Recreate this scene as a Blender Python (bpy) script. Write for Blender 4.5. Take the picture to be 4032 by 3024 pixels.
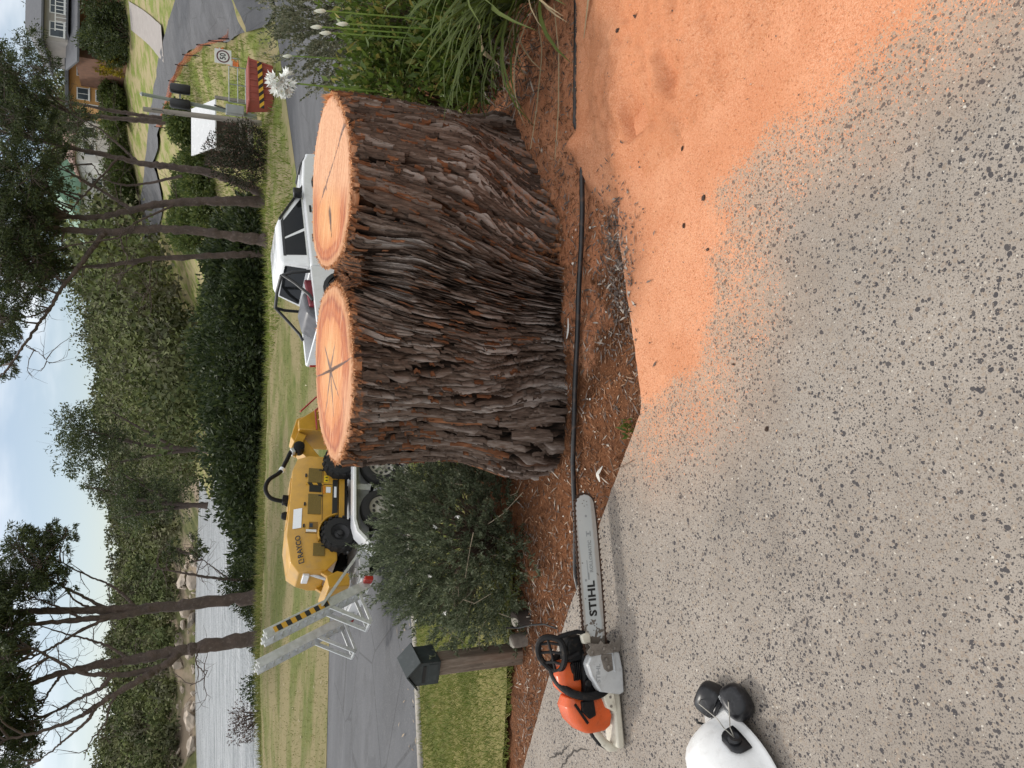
import bpy, bmesh, math, random
import numpy as np
from mathutils import Vector, Matrix

SC = bpy.context.scene
for _o in list(bpy.data.objects):
    bpy.data.objects.remove(_o)
R = math.radians
rng = np.random.default_rng(7)
random.seed(7)

# ------------------------------------------------------------------ camera
# the photograph is a portrait picture lying on its side: world-up points to the picture's left
CAM_H, PITCH, FPX = 1.55, R(24.5), 739.0
_F = Vector((0, math.cos(PITCH), -math.sin(PITCH)))
_U = Vector((0, math.sin(PITCH), math.cos(PITCH)))
_R = Vector((1, 0, 0))
cam_data = bpy.data.cameras.new('camera')
cam = bpy.data.objects.new('camera', cam_data)
SC.collection.objects.link(cam)
cam_data.sensor_fit = 'HORIZONTAL'
cam_data.sensor_width = 36.0
cam_data.lens = 36.0 * FPX / 1024.0
cam_data.clip_start = 0.05
cam_data.clip_end = 3000
_cx, _cy, _cz = -_U, _R, -_F
cam.matrix_world = Matrix(((_cx.x, _cy.x, _cz.x, 0), (_cx.y, _cy.y, _cz.y, 0), (_cx.z, _cy.z, _cz.z, CAM_H), (0, 0, 0, 1)))
SC.camera = cam

# ------------------------------------------------------------------ sky, sun, exposure
SUN_EL, SUN_AZ = R(54), R(-36)          # azimuth measured from +Y (away from the viewer) towards +X
sun_dir = Vector((math.sin(SUN_AZ) * math.cos(SUN_EL), math.cos(SUN_AZ) * math.cos(SUN_EL), math.sin(SUN_EL)))
world = bpy.data.worlds.new('World')
SC.world = world
world.use_nodes = True
_nt = world.node_tree
_nt.nodes.clear()
def _wn(t, **kw):
    n = _nt.nodes.new(t)
    for k, v in kw.items():
        setattr(n, k, v)
    return n
_sky = _wn('ShaderNodeTexSky', sky_type='NISHITA', sun_disc=False, sun_elevation=SUN_EL, sun_rotation=SUN_AZ, altitude=50.0, air_density=1.0, dust_density=1.2, ozone_density=1.0)
_tc = _wn('ShaderNodeTexCoord')
_sep = _wn('ShaderNodeSeparateXYZ')
_nt.links.new(_tc.outputs['Generated'], _sep.inputs[0])
def _wm(op, a, b, clamp=False):
    n = _wn('ShaderNodeMath', operation=op, use_clamp=clamp)
    for i, x in enumerate((a, b)):
        if isinstance(x, (int, float)):
            n.inputs[i].default_value = x
        else:
            _nt.links.new(x, n.inputs[i])
    return n.outputs[0]
_zz = _wm('MAXIMUM', _sep.outputs[2], 0.0)
_den = _wm('ADD', _zz, 0.16)
_px = _wm('DIVIDE', _sep.outputs[0], _den)
_py = _wm('DIVIDE', _sep.outputs[1], _den)
_comb = _wn('ShaderNodeCombineXYZ')
_nt.links.new(_px, _comb.inputs[0]); _nt.links.new(_py, _comb.inputs[1])
_cn = _wn('ShaderNodeTexNoise', noise_dimensions='3D')
_cn.inputs['Scale'].default_value = 0.9
_cn.inputs['Detail'].default_value = 5
_cn.inputs['Roughness'].default_value = 0.5
_nt.links.new(_comb.outputs[0], _cn.inputs['Vector'])
_cl = _wm('ADD', _cn.outputs['Fac'], _wm('MULTIPLY', _zz, 1.3))
_mr = _wn('ShaderNodeMapRange', interpolation_type='SMOOTHSTEP')
_mr.inputs[1].default_value = 0.64; _mr.inputs[2].default_value = 0.92
_mr.inputs[3].default_value = 0.06; _mr.inputs[4].default_value = 0.95
_nt.links.new(_cl, _mr.inputs[0])
_mix = _wn('ShaderNodeMixRGB')
_nt.links.new(_mr.outputs[0], _mix.inputs[0])
_nt.links.new(_sky.outputs[0], _mix.inputs[1])
_mix.inputs[2].default_value = (12.0, 12.1, 12.3, 1)
_bg = _wn('ShaderNodeBackground')
_bg.inputs['Strength'].default_value = 0.105
_nt.links.new(_mix.outputs[0], _bg.inputs[0])
_wo = _wn('ShaderNodeOutputWorld')
_nt.links.new(_bg.outputs[0], _wo.inputs[0])

sun_data = bpy.data.lights.new('sun', 'SUN')
sun_data.energy = 2.1
sun_data.angle = R(8)
sun_data.color = (1.0, 0.95, 0.87)
sun = bpy.data.objects.new('sun', sun_data)
SC.collection.objects.link(sun)
sun.rotation_euler = sun_dir.to_track_quat('Z', 'Y').to_euler()
sun.location = (0, 0, 60)

SC.view_settings.view_transform = 'Standard'
SC.view_settings.look = 'None'
SC.view_settings.exposure = 0.0
SC.view_settings.gamma = 1.0
SC.render.engine = 'CYCLES'
SC.cycles.max_bounces = 6
SC.cycles.diffuse_bounces = 3
SC.cycles.glossy_bounces = 3
SC.cycles.transparent_max_bounces = 8
SC.cycles.use_denoising = True
SC.render.resolution_x, SC.render.resolution_y = 1024, 768

# ------------------------------------------------------------------ helpers: numbers
def ray(u, v):
    """direction through the upright picture's pixel (768 wide, 1024 high)"""
    x, y = (u - 384) / FPX, (v - 512) / FPX
    return np.array((x, math.cos(PITCH) - y * math.sin(PITCH), -math.sin(PITCH) - y * math.cos(PITCH)))
def at(u, v, Y):
    d = ray(u, v)
    p = d * (Y / d[1])
    return np.array((p[0], p[1], p[2] + CAM_H))
def onz(u, v, z=0.0):
    d = ray(u, v)
    p = d * ((z - CAM_H) / d[2])
    return np.array((p[0], p[1], z))
def smooth(a, b, x):
    t = np.clip((np.asarray(x, float) - a) / (b - a), 0, 1)
    return t * t * (3 - 2 * t)
_perm = np.random.default_rng(3).permutation(256).astype(np.int64)
_perm = np.concatenate([_perm, _perm, _perm])
_g3 = np.random.default_rng(4).normal(size=(256, 3)); _g3 /= np.linalg.norm(_g3, axis=1)[:, None]
def noise(x, y, z=0.0):
    x, y, z = np.broadcast_arrays(np.asarray(x, float), np.asarray(y, float), np.asarray(z, float))
    xi, yi, zi = np.floor(x).astype(np.int64), np.floor(y).astype(np.int64), np.floor(z).astype(np.int64)
    xf, yf, zf = x - xi, y - yi, z - zi
    xi &= 255; yi &= 255; zi &= 255
    f = lambda t: t * t * t * (t * (t * 6 - 15) + 10)
    u, v, w = f(xf), f(yf), f(zf)
    out = 0
    for dx in (0, 1):
        for dy in (0, 1):
            for dz in (0, 1):
                h = _perm[_perm[_perm[(xi + dx) & 255] + ((yi + dy) & 255)] + ((zi + dz) & 255)]
                g = _g3[h]
                d = g[..., 0] * (xf - dx) + g[..., 1] * (yf - dy) + g[..., 2] * (zf - dz)
                out = out + d * (u if dx else 1 - u) * (v if dy else 1 - v) * (w if dz else 1 - w)
    return out * 1.6
def fbm(x, y, z=0.0, o=4, gain=0.5):
    s, a, f = 0, 1.0, 1.0
    for _ in range(o):
        s = s + a * noise(np.asarray(x) * f + 17.1 * _, np.asarray(y) * f, np.asarray(z) * f)
        a *= gain; f *= 2.03
    return s
def inpoly_dist(px, py, poly):
    """signed distance to a polygon, positive inside"""
    poly = np.asarray(poly, float)
    px, py = np.asarray(px, float), np.asarray(py, float)
    d = np.full(px.shape, 1e9); ins = np.zeros(px.shape, bool)
    n = len(poly)
    for i in range(n):
        a, b = poly[i], poly[(i + 1) % n]
        e = b - a
        t = np.clip(((px - a[0]) * e[0] + (py - a[1]) * e[1]) / (e @ e), 0, 1)
        d = np.minimum(d, np.hypot(px - a[0] - t * e[0], py - a[1] - t * e[1]))
        c = ((a[1] > py) != (b[1] > py))
        with np.errstate(divide='ignore', invalid='ignore'):
            xs = a[0] + (py - a[1]) / (b[1] - a[1] + 1e-12) * e[0]
        ins ^= c & (px < xs)
    return np.where(ins, d, -d)

# ------------------------------------------------------------------ helpers: objects
COL = SC.collection
def finish(o, parent=None, mat=None, smooth_angle=None):
    COL.objects.link(o)
    if parent is not None:
        o.parent = parent
    if mat is not None:
        o.data.materials.append(mat)
    return o
def mesh_np(name, V, Fq, mat=None, parent=None, sm=False, attrs=None):
    """fast mesh from numpy arrays; Fq is (n,3) or (n,4)"""
    V = np.ascontiguousarray(V, dtype=np.float32); Fq = np.ascontiguousarray(Fq, dtype=np.int32)
    me = bpy.data.meshes.new(name)
    k = Fq.shape[1]
    me.vertices.add(len(V)); me.vertices.foreach_set('co', V.ravel())
    me.loops.add(Fq.size); me.loops.foreach_set('vertex_index', Fq.ravel())
    me.polygons.add(len(Fq))
    me.polygons.foreach_set('loop_start', np.arange(0, Fq.size, k, dtype=np.int32))
    me.polygons.foreach_set('loop_total', np.full(len(Fq), k, dtype=np.int32))
    if sm:
        me.polygons.foreach_set('use_smooth', np.ones(len(Fq), bool))
    me.update(calc_edges=True)
    for an, av in (attrs or {}).items():
        at_ = me.attributes.new(an, 'FLOAT', 'POINT')
        at_.data.foreach_set('value', np.ascontiguousarray(av, dtype=np.float32))
    o = bpy.data.objects.new(name, me)
    return finish(o, parent, mat)
def grid_faces(nu, nv, wrap=False):
    i = np.arange(nu - 1)[:, None]; j = np.arange(nv if wrap else nv - 1)[None, :]
    a = i * nv + j; b = i * nv + (j + 1) % nv; c = (i + 1) * nv + (j + 1) % nv; d = (i + 1) * nv + j
    return np.stack([a, b, c, d], -1).reshape(-1, 4)
class MB:
    """collects shapes for ONE mesh part"""
    def __init__(s):
        s.v = []; s.f = []
    def add(s, verts, faces, M=None):
        b = len(s.v)
        for p in verts:
            p = Vector(p)
            s.v.append(M @ p if M is not None else p)
        s.f += [tuple(i + b for i in f) for f in faces]
        return s
    def box(s, c, size, rot=None, taper=1.0):
        hx, hy, hz = size[0] / 2, size[1] / 2, size[2] / 2
        vs = [Vector((sx * hx * (taper if sz > 0 else 1), sy * hy * (taper if sz > 0 else 1), sz * hz)) for sz in (-1, 1) for sy in (-1, 1) for sx in (-1, 1)]
        if rot is not None:
            vs = [rot @ p for p in vs]
        vs = [p + Vector(c) for p in vs]
        return s.add(vs, [(0, 2, 3, 1), (4, 5, 7, 6), (0, 1, 5, 4), (2, 6, 7, 3), (0, 4, 6, 2), (1, 3, 7, 5)])
    def beam(s, a, b, w, h=None, up=(0, 0, 1)):
        a, b = Vector(a), Vector(b); h = h or w
        d = (b - a).normalized(); x = d.cross(Vector(up))
        if x.length < 1e-4:
            x = d.cross(Vector((1, 0, 0)))
        x.normalize(); z = x.cross(d)
        vs = [p + x * (sx * w / 2) + z * (sz * h / 2) for p in (a, b) for sx, sz in ((-1, -1), (1, -1), (1, 1), (-1, 1))]
        return s.add(vs, [(0, 1, 2, 3), (7, 6, 5, 4), (0, 4, 5, 1), (1, 5, 6, 2), (2, 6, 7, 3), (3, 7, 4, 0)])
    def tube(s, pts, rad, n=8, cap=True):
        pts = [Vector(p) for p in pts]
        if not isinstance(rad, (list, tuple, np.ndarray)):
            rad = [rad] * len(pts)
        t0 = (pts[1] - pts[0]).normalized()
        x = t0.orthogonal().normalized()
        b = len(s.v)
        for i, p in enumerate(pts):
            t = (pts[min(i + 1, len(pts) - 1)] - pts[max(i - 1, 0)])
            if t.length > 1e-9:
                t.normalize()
                x = (x - t * x.dot(t))
                x = x.normalized() if x.length > 1e-6 else t.orthogonal().normalized()
            y = t.cross(x)
            for k in range(n):
                an = 2 * math.pi * k / n
                s.v.append(p + (x * math.cos(an) + y * math.sin(an)) * float(rad[i]))
        for i in range(len(pts) - 1):
            for k in range(n):
                s.f.append((b + i * n + k, b + i * n + (k + 1) % n, b + (i + 1) * n + (k + 1) % n, b + (i + 1) * n + k))
        if cap:
            s.f.append(tuple(b + k for k in reversed(range(n))))
            s.f.append(tuple(b + (len(pts) - 1) * n + k for k in range(n)))
        return s
    def lathe(s, prof, n=20, M=None, a0=0.0, a1=2 * math.pi):
        """profile of (radius, height) about local z"""
        full = abs(a1 - a0 - 2 * math.pi) < 1e-6
        m = n if full else n + 1
        vs = []; fs = []
        for r, h in prof:
            for k in range(m):
                an = a0 + (a1 - a0) * k / n
                vs.append((r * math.cos(an), r * math.sin(an), h))
        for i in range(len(prof) - 1):
            for k in range(n):
                k2 = (k + 1) % m
                fs.append((i * m + k, i * m + k2, (i + 1) * m + k2, (i + 1) * m + k))
        return s.add(vs, fs, M)
    def prism(s, poly, y0, y1, plane='xz', M=None):
        """polygon extruded between y0 and y1 along the axis left out of the plane"""
        n = len(poly)
        if plane == 'xz':
            vs = [(x, y0, z) for x, z in poly] + [(x, y1, z) for x, z in poly]
        elif plane == 'xy':
            vs = [(x, y, y0) for x, y in poly] + [(x, y, y1) for x, y in poly]
        else:
            vs = [(y0, x, z) for x, z in poly] + [(y1, x, z) for x, z in poly]
        fs = [tuple(range(n)), tuple(reversed(range(n, 2 * n)))] + [(i, i + n, (i + 1) % n + n, (i + 1) % n) for i in range(n)]
        return s.add(vs, fs, M)
    def loft(s, secs, closed=True, cap=True):
        b = len(s.v); n = len(secs[0])
        for q in secs:
            s.v += [Vector(p) for p in q]
        for i in range(len(secs) - 1):
            for k in range(n if closed else n - 1):
                s.f.append((b + i * n + k, b + i * n + (k + 1) % n, b + (i + 1) * n + (k + 1) % n, b + (i + 1) * n + k))
        if cap and closed:
            s.f.append(tuple(b + k for k in reversed(range(n))))
            s.f.append(tuple(b + (len(secs) - 1) * n + k for k in range(n)))
        return s
    def build(s, name, mat, parent=None, bevel=0.0, ang=40, sm=True, seg=2, subsurf=0):
        me = bpy.data.meshes.new(name)
        me.from_pydata([tuple(p) for p in s.v], [], s.f)
        bm = bmesh.new(); bm.from_mesh(me)
        bmesh.ops.recalc_face_normals(bm, faces=bm.faces)
        bm.to_mesh(me); bm.free()
        o = bpy.data.objects.new(name, me)
        finish(o, parent, mat)
        if bevel:
            m = o.modifiers.new('bevel', 'BEVEL'); m.width = bevel; m.segments = seg; m.limit_method = 'ANGLE'; m.angle_limit = R(35)
        if subsurf:
            m = o.modifiers.new('subsurf', 'SUBSURF'); m.levels = m.render_levels = subsurf
        if sm:
            me.polygons.foreach_set('use_smooth', np.ones(len(me.polygons), bool))
            if not subsurf:
                me.set_sharp_from_angle(angle=R(ang))
        return o
def thing(name, label, cat, loc=(0, 0, 0), rz=0.0, group=None):
    o = bpy.data.objects.new(name, None)
    o.empty_display_size = 0.1
    COL.objects.link(o)
    o.location = loc; o.rotation_euler = (0, 0, rz)
    return tag(o, label, cat, group)
def tag(o, label=None, cat=None, group=None, kind=None):
    if label: o['label'] = label
    if cat: o['category'] = cat
    if group: o['group'] = group
    if kind: o['kind'] = kind
    return o
def text_part(name, body, size, mat, parent, M, bold=0.0, depth=0.0006, shear=0.0, spacing=1.0, xs=1.0, align='CENTER'):
    cu = bpy.data.curves.new(name, 'FONT')
    cu.body = body; cu.size = size; cu.extrude = depth; cu.offset = bold; cu.shear = shear; cu.space_character = spacing
    cu.align_x = align; cu.align_y = 'CENTER'; cu.resolution_u = 3
    tmp = bpy.data.objects.new('tmp_text', cu)
    COL.objects.link(tmp)
    dg = bpy.context.evaluated_depsgraph_get()
    me = bpy.data.meshes.new_from_object(tmp.evaluated_get(dg))
    bpy.data.objects.remove(tmp)
    me.name = name
    me.transform(M @ Matrix.Diagonal((xs, 1, 1, 1)))
    o = bpy.data.objects.new(name, me)
    me.materials.clear()
    return finish(o, parent, mat)
def frame(origin, xaxis, zaxis):
    """matrix whose x and z axes are given (y follows)"""
    x = Vector(xaxis).normalized(); z = Vector(zaxis); z = (z - x * z.dot(x)).normalized(); y = z.cross(x)
    return Matrix(((x.x, y.x, z.x, origin[0]), (x.y, y.y, z.y, origin[1]), (x.z, y.z, z.z, origin[2]), (0, 0, 0, 1)))

# ------------------------------------------------------------------ helpers: materials
class NT:
    def __init__(s, name):
        s.m = bpy.data.materials.new(name); s.m.use_nodes = True
        s.t = s.m.node_tree
        s.b = s.t.nodes['Principled BSDF']
        s.out = s.t.nodes['Material Output']
    def n(s, typ, **kw):
        nd = s.t.nodes.new(typ)
        for k, v in kw.items():
            setattr(nd, k, v)
        return nd
    def l(s, a, b):
        s.t.links.new(a, b)
    def set(s, sock, val):
        if hasattr(val, 'links') or hasattr(val, 'is_linked'):
            s.l(val, sock)
        else:
            sock.default_value = val if not (isinstance(val, tuple) and len(val) == 3 and sock.type == 'RGBA') else (*val, 1)
    def math(s, op, a, b=0.0, c=0.0, clamp=False):
        nd = s.n('ShaderNodeMath', operation=op, use_clamp=clamp)
        s.set(nd.inputs[0], a); s.set(nd.inputs[1], b); s.set(nd.inputs[2], c)
        return nd.outputs[0]
    def coord(s, kind='Object', scale=(1, 1, 1), rot=(0, 0, 0)):
        tc = s.n('ShaderNodeTexCoord'); mp = s.n('ShaderNodeMapping')
        s.l(tc.outputs[kind], mp.inputs[0])
        mp.inputs['Scale'].default_value = scale; mp.inputs['Rotation'].default_value = rot
        return mp.outputs[0]
    def noise(s, vec, scale, detail=4, rough=0.55, out='Fac', dist=0.0):
        nd = s.n('ShaderNodeTexNoise')
        nd.inputs['Scale'].default_value = scale; nd.inputs['Detail'].default_value = detail
        nd.inputs['Roughness'].default_value = rough; nd.inputs['Distortion'].default_value = dist
        s.l(vec, nd.inputs['Vector'])
        return nd.outputs[out]
    def voro(s, vec, scale, feature='F1', out='Distance', rnd=1.0):
        nd = s.n('ShaderNodeTexVoronoi', feature=feature)
        nd.inputs['Scale'].default_value = scale; nd.inputs['Randomness'].default_value = rnd
        s.l(vec, nd.inputs['Vector'])
        return nd.outputs[out]
    def ramp(s, fac, stops, interp='LINEAR'):
        nd = s.n('ShaderNodeValToRGB'); cr = nd.color_ramp; cr.interpolation = interp
        while len(cr.elements) < len(stops):
            cr.elements.new(0.5)
        for e, (p, c) in zip(cr.elements, stops):
            e.position = p; e.color = (*c, 1) if len(c) == 3 else c
        s.l(fac, nd.inputs[0])
        return nd.outputs[0]
    def mr(s, x, a, b, c=0.0, d=1.0, sm=True):
        nd = s.n('ShaderNodeMapRange', interpolation_type='SMOOTHSTEP' if sm else 'LINEAR')
        s.set(nd.inputs[0], x)
        for i, q in enumerate((a, b, c, d)):
            nd.inputs[i + 1].default_value = q
        return nd.outputs[0]
    def mix(s, fac, a, b, mode='MIX'):
        nd = s.n('ShaderNodeMixRGB', blend_type=mode)
        s.set(nd.inputs[0], fac); s.set(nd.inputs[1], a); s.set(nd.inputs[2], b)
        return nd.outputs[0]
    def attr(s, name):
        nd = s.n('ShaderNodeAttribute', attribute_name=name)
        return nd.outputs['Fac']
    def bump(s, h, strength=0.3, dist=0.01, normal=None):
        nd = s.n('ShaderNodeBump')
        nd.inputs['Strength'].default_value = strength; nd.inputs['Distance'].default_value = dist
        s.l(h, nd.inputs['Height'])
        if normal is not None:
            s.l(normal, nd.inputs['Normal'])
        s.l(nd.outputs[0], s.b.inputs['Normal'])
        return nd.outputs[0]
    def go(s, color=None, rough=None, metal=None, spec=None):
        if color is not None: s.set(s.b.inputs['Base Color'], color)
        if rough is not None: s.set(s.b.inputs['Roughness'], rough)
        if metal is not None: s.set(s.b.inputs['Metallic'], metal)
        if spec is not None: s.set(s.b.inputs['Specular IOR Level'], spec)
        return s.m
def worn(name, c, rough=0.5, var=0.25, scale=6.0, metal=0.0, bump=0.1, dirt=None, dirt_amt=0.35, bscale=None, coat=0.0, bdist=0.003):
    """a base colour with soft blotches, fine grain and optional dirt"""
    t = NT(name); v = t.coord('Object')
    n1 = t.noise(v, scale, 5, 0.6)
    lo = tuple(x * (1 - var) for x in c); hi = tuple(min(1, x * (1 + var)) for x in c)
    col = t.ramp(n1, [(0.3, lo), (0.7, hi)])
    if dirt is not None:
        n2 = t.noise(v, scale * 2.7, 6, 0.65, dist=0.4)
        col = t.mix(t.mr(n2, 0.5, 0.72, 0, dirt_amt), col, dirt)
    n3 = t.noise(v, bscale or scale * 12, 4, 0.6)
    rg = t.mr(n1, 0.3, 0.7, max(0.02, rough - 0.1), min(1, rough + 0.1))
    t.go(col, rg, metal)
    if coat: t.b.inputs['Coat Weight'].default_value = coat; t.b.inputs['Coat Roughness'].default_value = 0.08
    if bump: t.bump(n3, bump, bdist)
    return t.m
def leafmat(name, c1, c2, c3=None, rough=0.5, trans=0.25):
    """leaf colours vary leaf by leaf; light passes through"""
    t = NT(name)
    g = t.n('ShaderNodeNewGeometry')
    stops = [(0.0, c1), (0.75, c2)] + ([(0.97, c3)] if c3 else [])
    col = t.ramp(g.outputs['Random Per Island'], stops)
    n1 = t.noise(t.coord('Object'), 1.6, 3)
    col = t.mix(t.mr(n1, 0.35, 0.65, 0, 0.4), col, tuple(x * 0.6 for x in c1))
    t.go(col, rough)
    t.b.inputs['Specular IOR Level'].default_value = 0.3
    if trans:
        tr = t.n('ShaderNodeBsdfTranslucent'); mx = t.n('ShaderNodeMixShader')
        t.l(col, tr.inputs[0]); mx.inputs[0].default_value = trans
        t.l(t.b.outputs[0], mx.inputs[1]); t.l(tr.outputs[0], mx.inputs[2]); t.l(mx.outputs[0], t.out.inputs[0])
    return t.m
def leaves_np(C, D, N, L, Wd, fold=0.15):
    """one bent diamond leaf (2 quads as 4 tris -> here 2 tris) per row; C base, D direction, N normal"""
    D = D / (np.linalg.norm(D, axis=1)[:, None] + 1e-9)
    S = np.cross(D, N); S /= (np.linalg.norm(S, axis=1)[:, None] + 1e-9)
    Nn = np.cross(S, D)
    L = np.broadcast_to(L, (len(C),))[:, None]; Wd = np.broadcast_to(Wd, (len(C),))[:, None]
    p0 = C
    p1 = C + D * L * 0.45 + S * Wd * 0.5 + Nn * Wd * fold
    p2 = C + D * L
    p3 = C + D * L * 0.45 - S * Wd * 0.5 + Nn * Wd * fold
    V = np.stack([p0, p1, p2, p3], 1).reshape(-1, 3)
    i = np.arange(len(C))[:, None] * 4
    Fq = np.concatenate([i + np.array([[0, 1, 2]]), i + np.array([[0, 2, 3]])], 1).reshape(-1, 3)
    return V, Fq
def rand_unit(n, r=rng):
    d = r.normal(size=(n, 3)); return d / np.linalg.norm(d, axis=1)[:, None]
# ================================================================== GROUND
DRIVE_EDGE = [(-9.0, 6.6), (-4.6, 4.75), (-3.0, 3.9), (-1.88, 3.27), (-1.03, 2.84), (-0.36, 2.43), (-0.09, 2.26), (0.12, 2.3), (0.55, 2.41), (1.5, 2.45), (5.0, 2.5), (9, 2.6)]
DRIVE_POLY = DRIVE_EDGE + [(9, -4), (-9, -4)]
_de = np.array(DRIVE_EDGE)
def edge_y(x):
    return np.interp(x, _de[:, 0], _de[:, 1])
RH = R(37.0)
R_C, R_S = math.cos(RH), math.sin(RH)
T_NEAR, T_FAR = 9.2, 17.2            # the road lies between these distances
def st(x, y): return np.asarray(x) * R_C + np.asarray(y) * R_S, -np.asarray(x) * R_S + np.asarray(y) * R_C
def xy(s_, t_): return s_ * R_C - t_ * R_S, s_ * R_S + t_ * R_C
def kn(x): return (T_NEAR + np.asarray(x, float) * R_S) / R_C
def kf(x): return (T_FAR + np.asarray(x, float) * R_S) / R_C
def zs(s_): return -1.2 - 0.135 * (np.clip(s_, -8, 11.0) - 2.2)
def zroad(x, y=None):
    y = kn(x) if y is None else y
    return zs(st(x, y)[0])
def h_near(x, y):
    x = np.asarray(x, float); y = np.asarray(y, float)
    y0 = 3.75 + 0.5 * np.clip(x, -12, 14)
    f = np.clip((y - y0) / (kn(x) - y0), 0, 1)
    z = (zroad(x) + 0.1) * (0.55 * f + 0.45 * smooth(0, 1, f))
    return z
_ctl = []
for _s in (-20, -8, 0, 4, 8, 12, 16, 20, 25): _ctl.append((*xy(_s, T_FAR), float(zs(_s)) + 0.02))
for _q in ((0, 263, 31), (100, 261, 32), (166, 260, 33), (270, 263, 34), (380, 268, 35), (470, 268, 36), (545, 265, 36), (645, 258, 36), (620, 268, 33), (690, 272, 33), (700, 236, 40), (655, 226, 43), (731, 237, 36), (725, 208, 42), (717, 190, 48), (702, 179, 54), (687, 173, 58), (659, 163, 65), (634, 158, 70), (605, 153, 78),
           (800, 190, 46), (762, 175, 52), (739, 168, 57), (717, 162, 62), (692, 158, 68), (667, 154, 74), (642, 150, 80), (604, 145, 90), (571, 141, 98), (700, 130, 86), (790, 126, 80), (640, 122, 102), (740, 118, 92), (780, 116, 96), (690, 106, 100), (580, 106, 118), (560, 112, 130),
           (740, 114, 120), (690, 106, 140), (590, 212, 55), (540, 225, 52), (480, 205, 80), (540, 172, 90), (430, 190, 115), (500, 135, 145), (560, 100, 160), (400, 155, 170), (470, 112, 190), (560, 96, 205), (380, 130, 220), (700, 100, 170)):
    _ctl.append(tuple(at(*_q)))
_ctl += [(-32, 42, -6.4), (-16, 43, -6.0), (-4, 46, -5.8), (5, 50, -5.5), (-30, 62, -7.5), (-8, 60, -7.5), (6, 62, -6.5), (-30, 120, -8), (0, 120, -7.5), (-30, 200, -8), (60, 50, 3.0), (90, 70, 6), (60, 20, 0.0)]
_ctl = np.array(_ctl)
def _tps(r): return r
_A = _tps(np.hypot(_ctl[:, None, 0] - _ctl[None, :, 0], _ctl[:, None, 1] - _ctl[None, :, 1]))
_P = np.c_[np.ones(len(_ctl)), _ctl[:, :2]]
_K = np.block([[_A + np.eye(len(_ctl)) * 0.02, _P], [_P.T, np.zeros((3, 3))]])
_w = np.linalg.solve(_K, np.r_[_ctl[:, 2], 0, 0, 0])
def h_far(x, y):
    x = np.asarray(x, float); y = np.asarray(y, float); sh = np.broadcast(x, y).shape
    x, y = np.broadcast_arrays(x, y); X = x.ravel(); Y = y.ravel()
    out = np.empty(X.shape)
    for i in range(0, len(X), 20000):
        a, b = X[i:i + 20000], Y[i:i + 20000]
        out[i:i + 20000] = np.hypot(a[:, None] - _ctl[None, :, 0], b[:, None] - _ctl[None, :, 1]) @ _w[:-3] + _w[-3] + _w[-2] * a + _w[-1] * b
    return out.reshape(sh)
def h_all(x, y):
    return np.where(np.asarray(y) < kn(x), h_near(x, y), np.where(np.asarray(y) < kf(x), zroad(x, y), h_far(x, y)))
def sheet(name, xs, ys, zf, mat, keep=None, attrs=None, kind='structure'):
    X, Y = np.meshgrid(xs, ys, indexing='ij')
    Z = zf(X, Y)
    Fq = grid_faces(len(xs), len(ys))[:, ::-1]
    V = np.stack([X, Y, Z], -1).reshape(-1, 3)
    if keep is not None:
        k = keep(X, Y).ravel()
        Fq = Fq[k[Fq].all(1)]
        used = np.unique(Fq); mp = np.full(len(V), -1); mp[used] = np.arange(len(used))
        V = V[used]; Fq = mp[Fq]
    at_ = {a: fn(V[:, 0], V[:, 1]) for a, fn in (attrs or {}).items()}
    o = mesh_np(name, V, Fq, mat, None, True, at_)
    return tag(o, kind=kind)

# ---- where the sawdust lies (metres on the ground)
DUST_POLY = [(4.0, 2.75), (1.55, 2.74), (0.95, 2.74), (0.78, 2.66), (0.62, 2.48), (0.5, 2.3), (0.28, 2.42), (0.1, 2.42), (-0.02, 2.3), (-0.03, 2.2), (0.1, 2.02), (0.3, 1.9), (0.52, 1.88), (0.62, 1.95), (0.72, 1.86), (0.78, 1.7), (0.86, 1.5), (0.98, 1.3), (1.14, 1.15), (1.4, 1.0), (1.8, 0.8), (4.0, 0.3)]
HEAP_POLY = [(4.0, 2.74), (1.55, 2.71), (0.95, 2.71), (0.84, 2.6), (0.78, 2.4), (0.74, 2.15), (0.8, 1.95), (0.88, 1.72), (1.0, 1.55), (1.2, 1.3), (1.6, 1.1), (4.0, 0.6)]
def dust_f(x, y):
    d = inpoly_dist(x, y, DUST_POLY)
    d = d + 0.05 * fbm(np.asarray(x) * 5, np.asarray(y) * 5, 1.0, 3)
    wide = 0.10 + 0.45 * smooth(0.45, 1.3, x)
    core = smooth(-wide * 1.25 - 0.05, 0.06, d)
    halo = 0.42 * smooth(-0.40 - wide * 1.6, 0.0, d)
    return np.clip(np.maximum(core, halo), 0, 1)

# ---- materials of the ground
def mat_sawdust(t, v):
    a = t.noise(v, 160, 3, 0.7); b = t.noise(v, 5, 5, 0.6); c = t.noise(t.coord('Object', (1, 1, 1), (0, 0, 0.6)), 420, 2, 0.6)
    col = t.ramp(t.math('ADD', t.math('MULTIPLY', a, 0.55), t.math('MULTIPLY', c, 0.45)), [(0.30, (0.36, 0.115, 0.05)), (0.48, (0.58, 0.245, 0.125)), (0.68, (0.72, 0.42, 0.27))])
    col = t.mix(t.mr(b, 0.35, 0.7, 0, 0.35), col, (0.68, 0.35, 0.20))
    fk = t.noise(t.coord('Object', (1, 0.6, 1), (0, 0, 0.9)), 75, 4, 0.75)
    col = t.mix(t.mr(fk, 0.56, 0.70, 0, 0.6), col, (0.30, 0.095, 0.04))
    col = t.mix(t.mr(t.noise(v, 1.9, 5, 0.65), 0.42, 0.62, 0, 0.42), col, (0.46, 0.165, 0.07))
    return col, a, c
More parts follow.
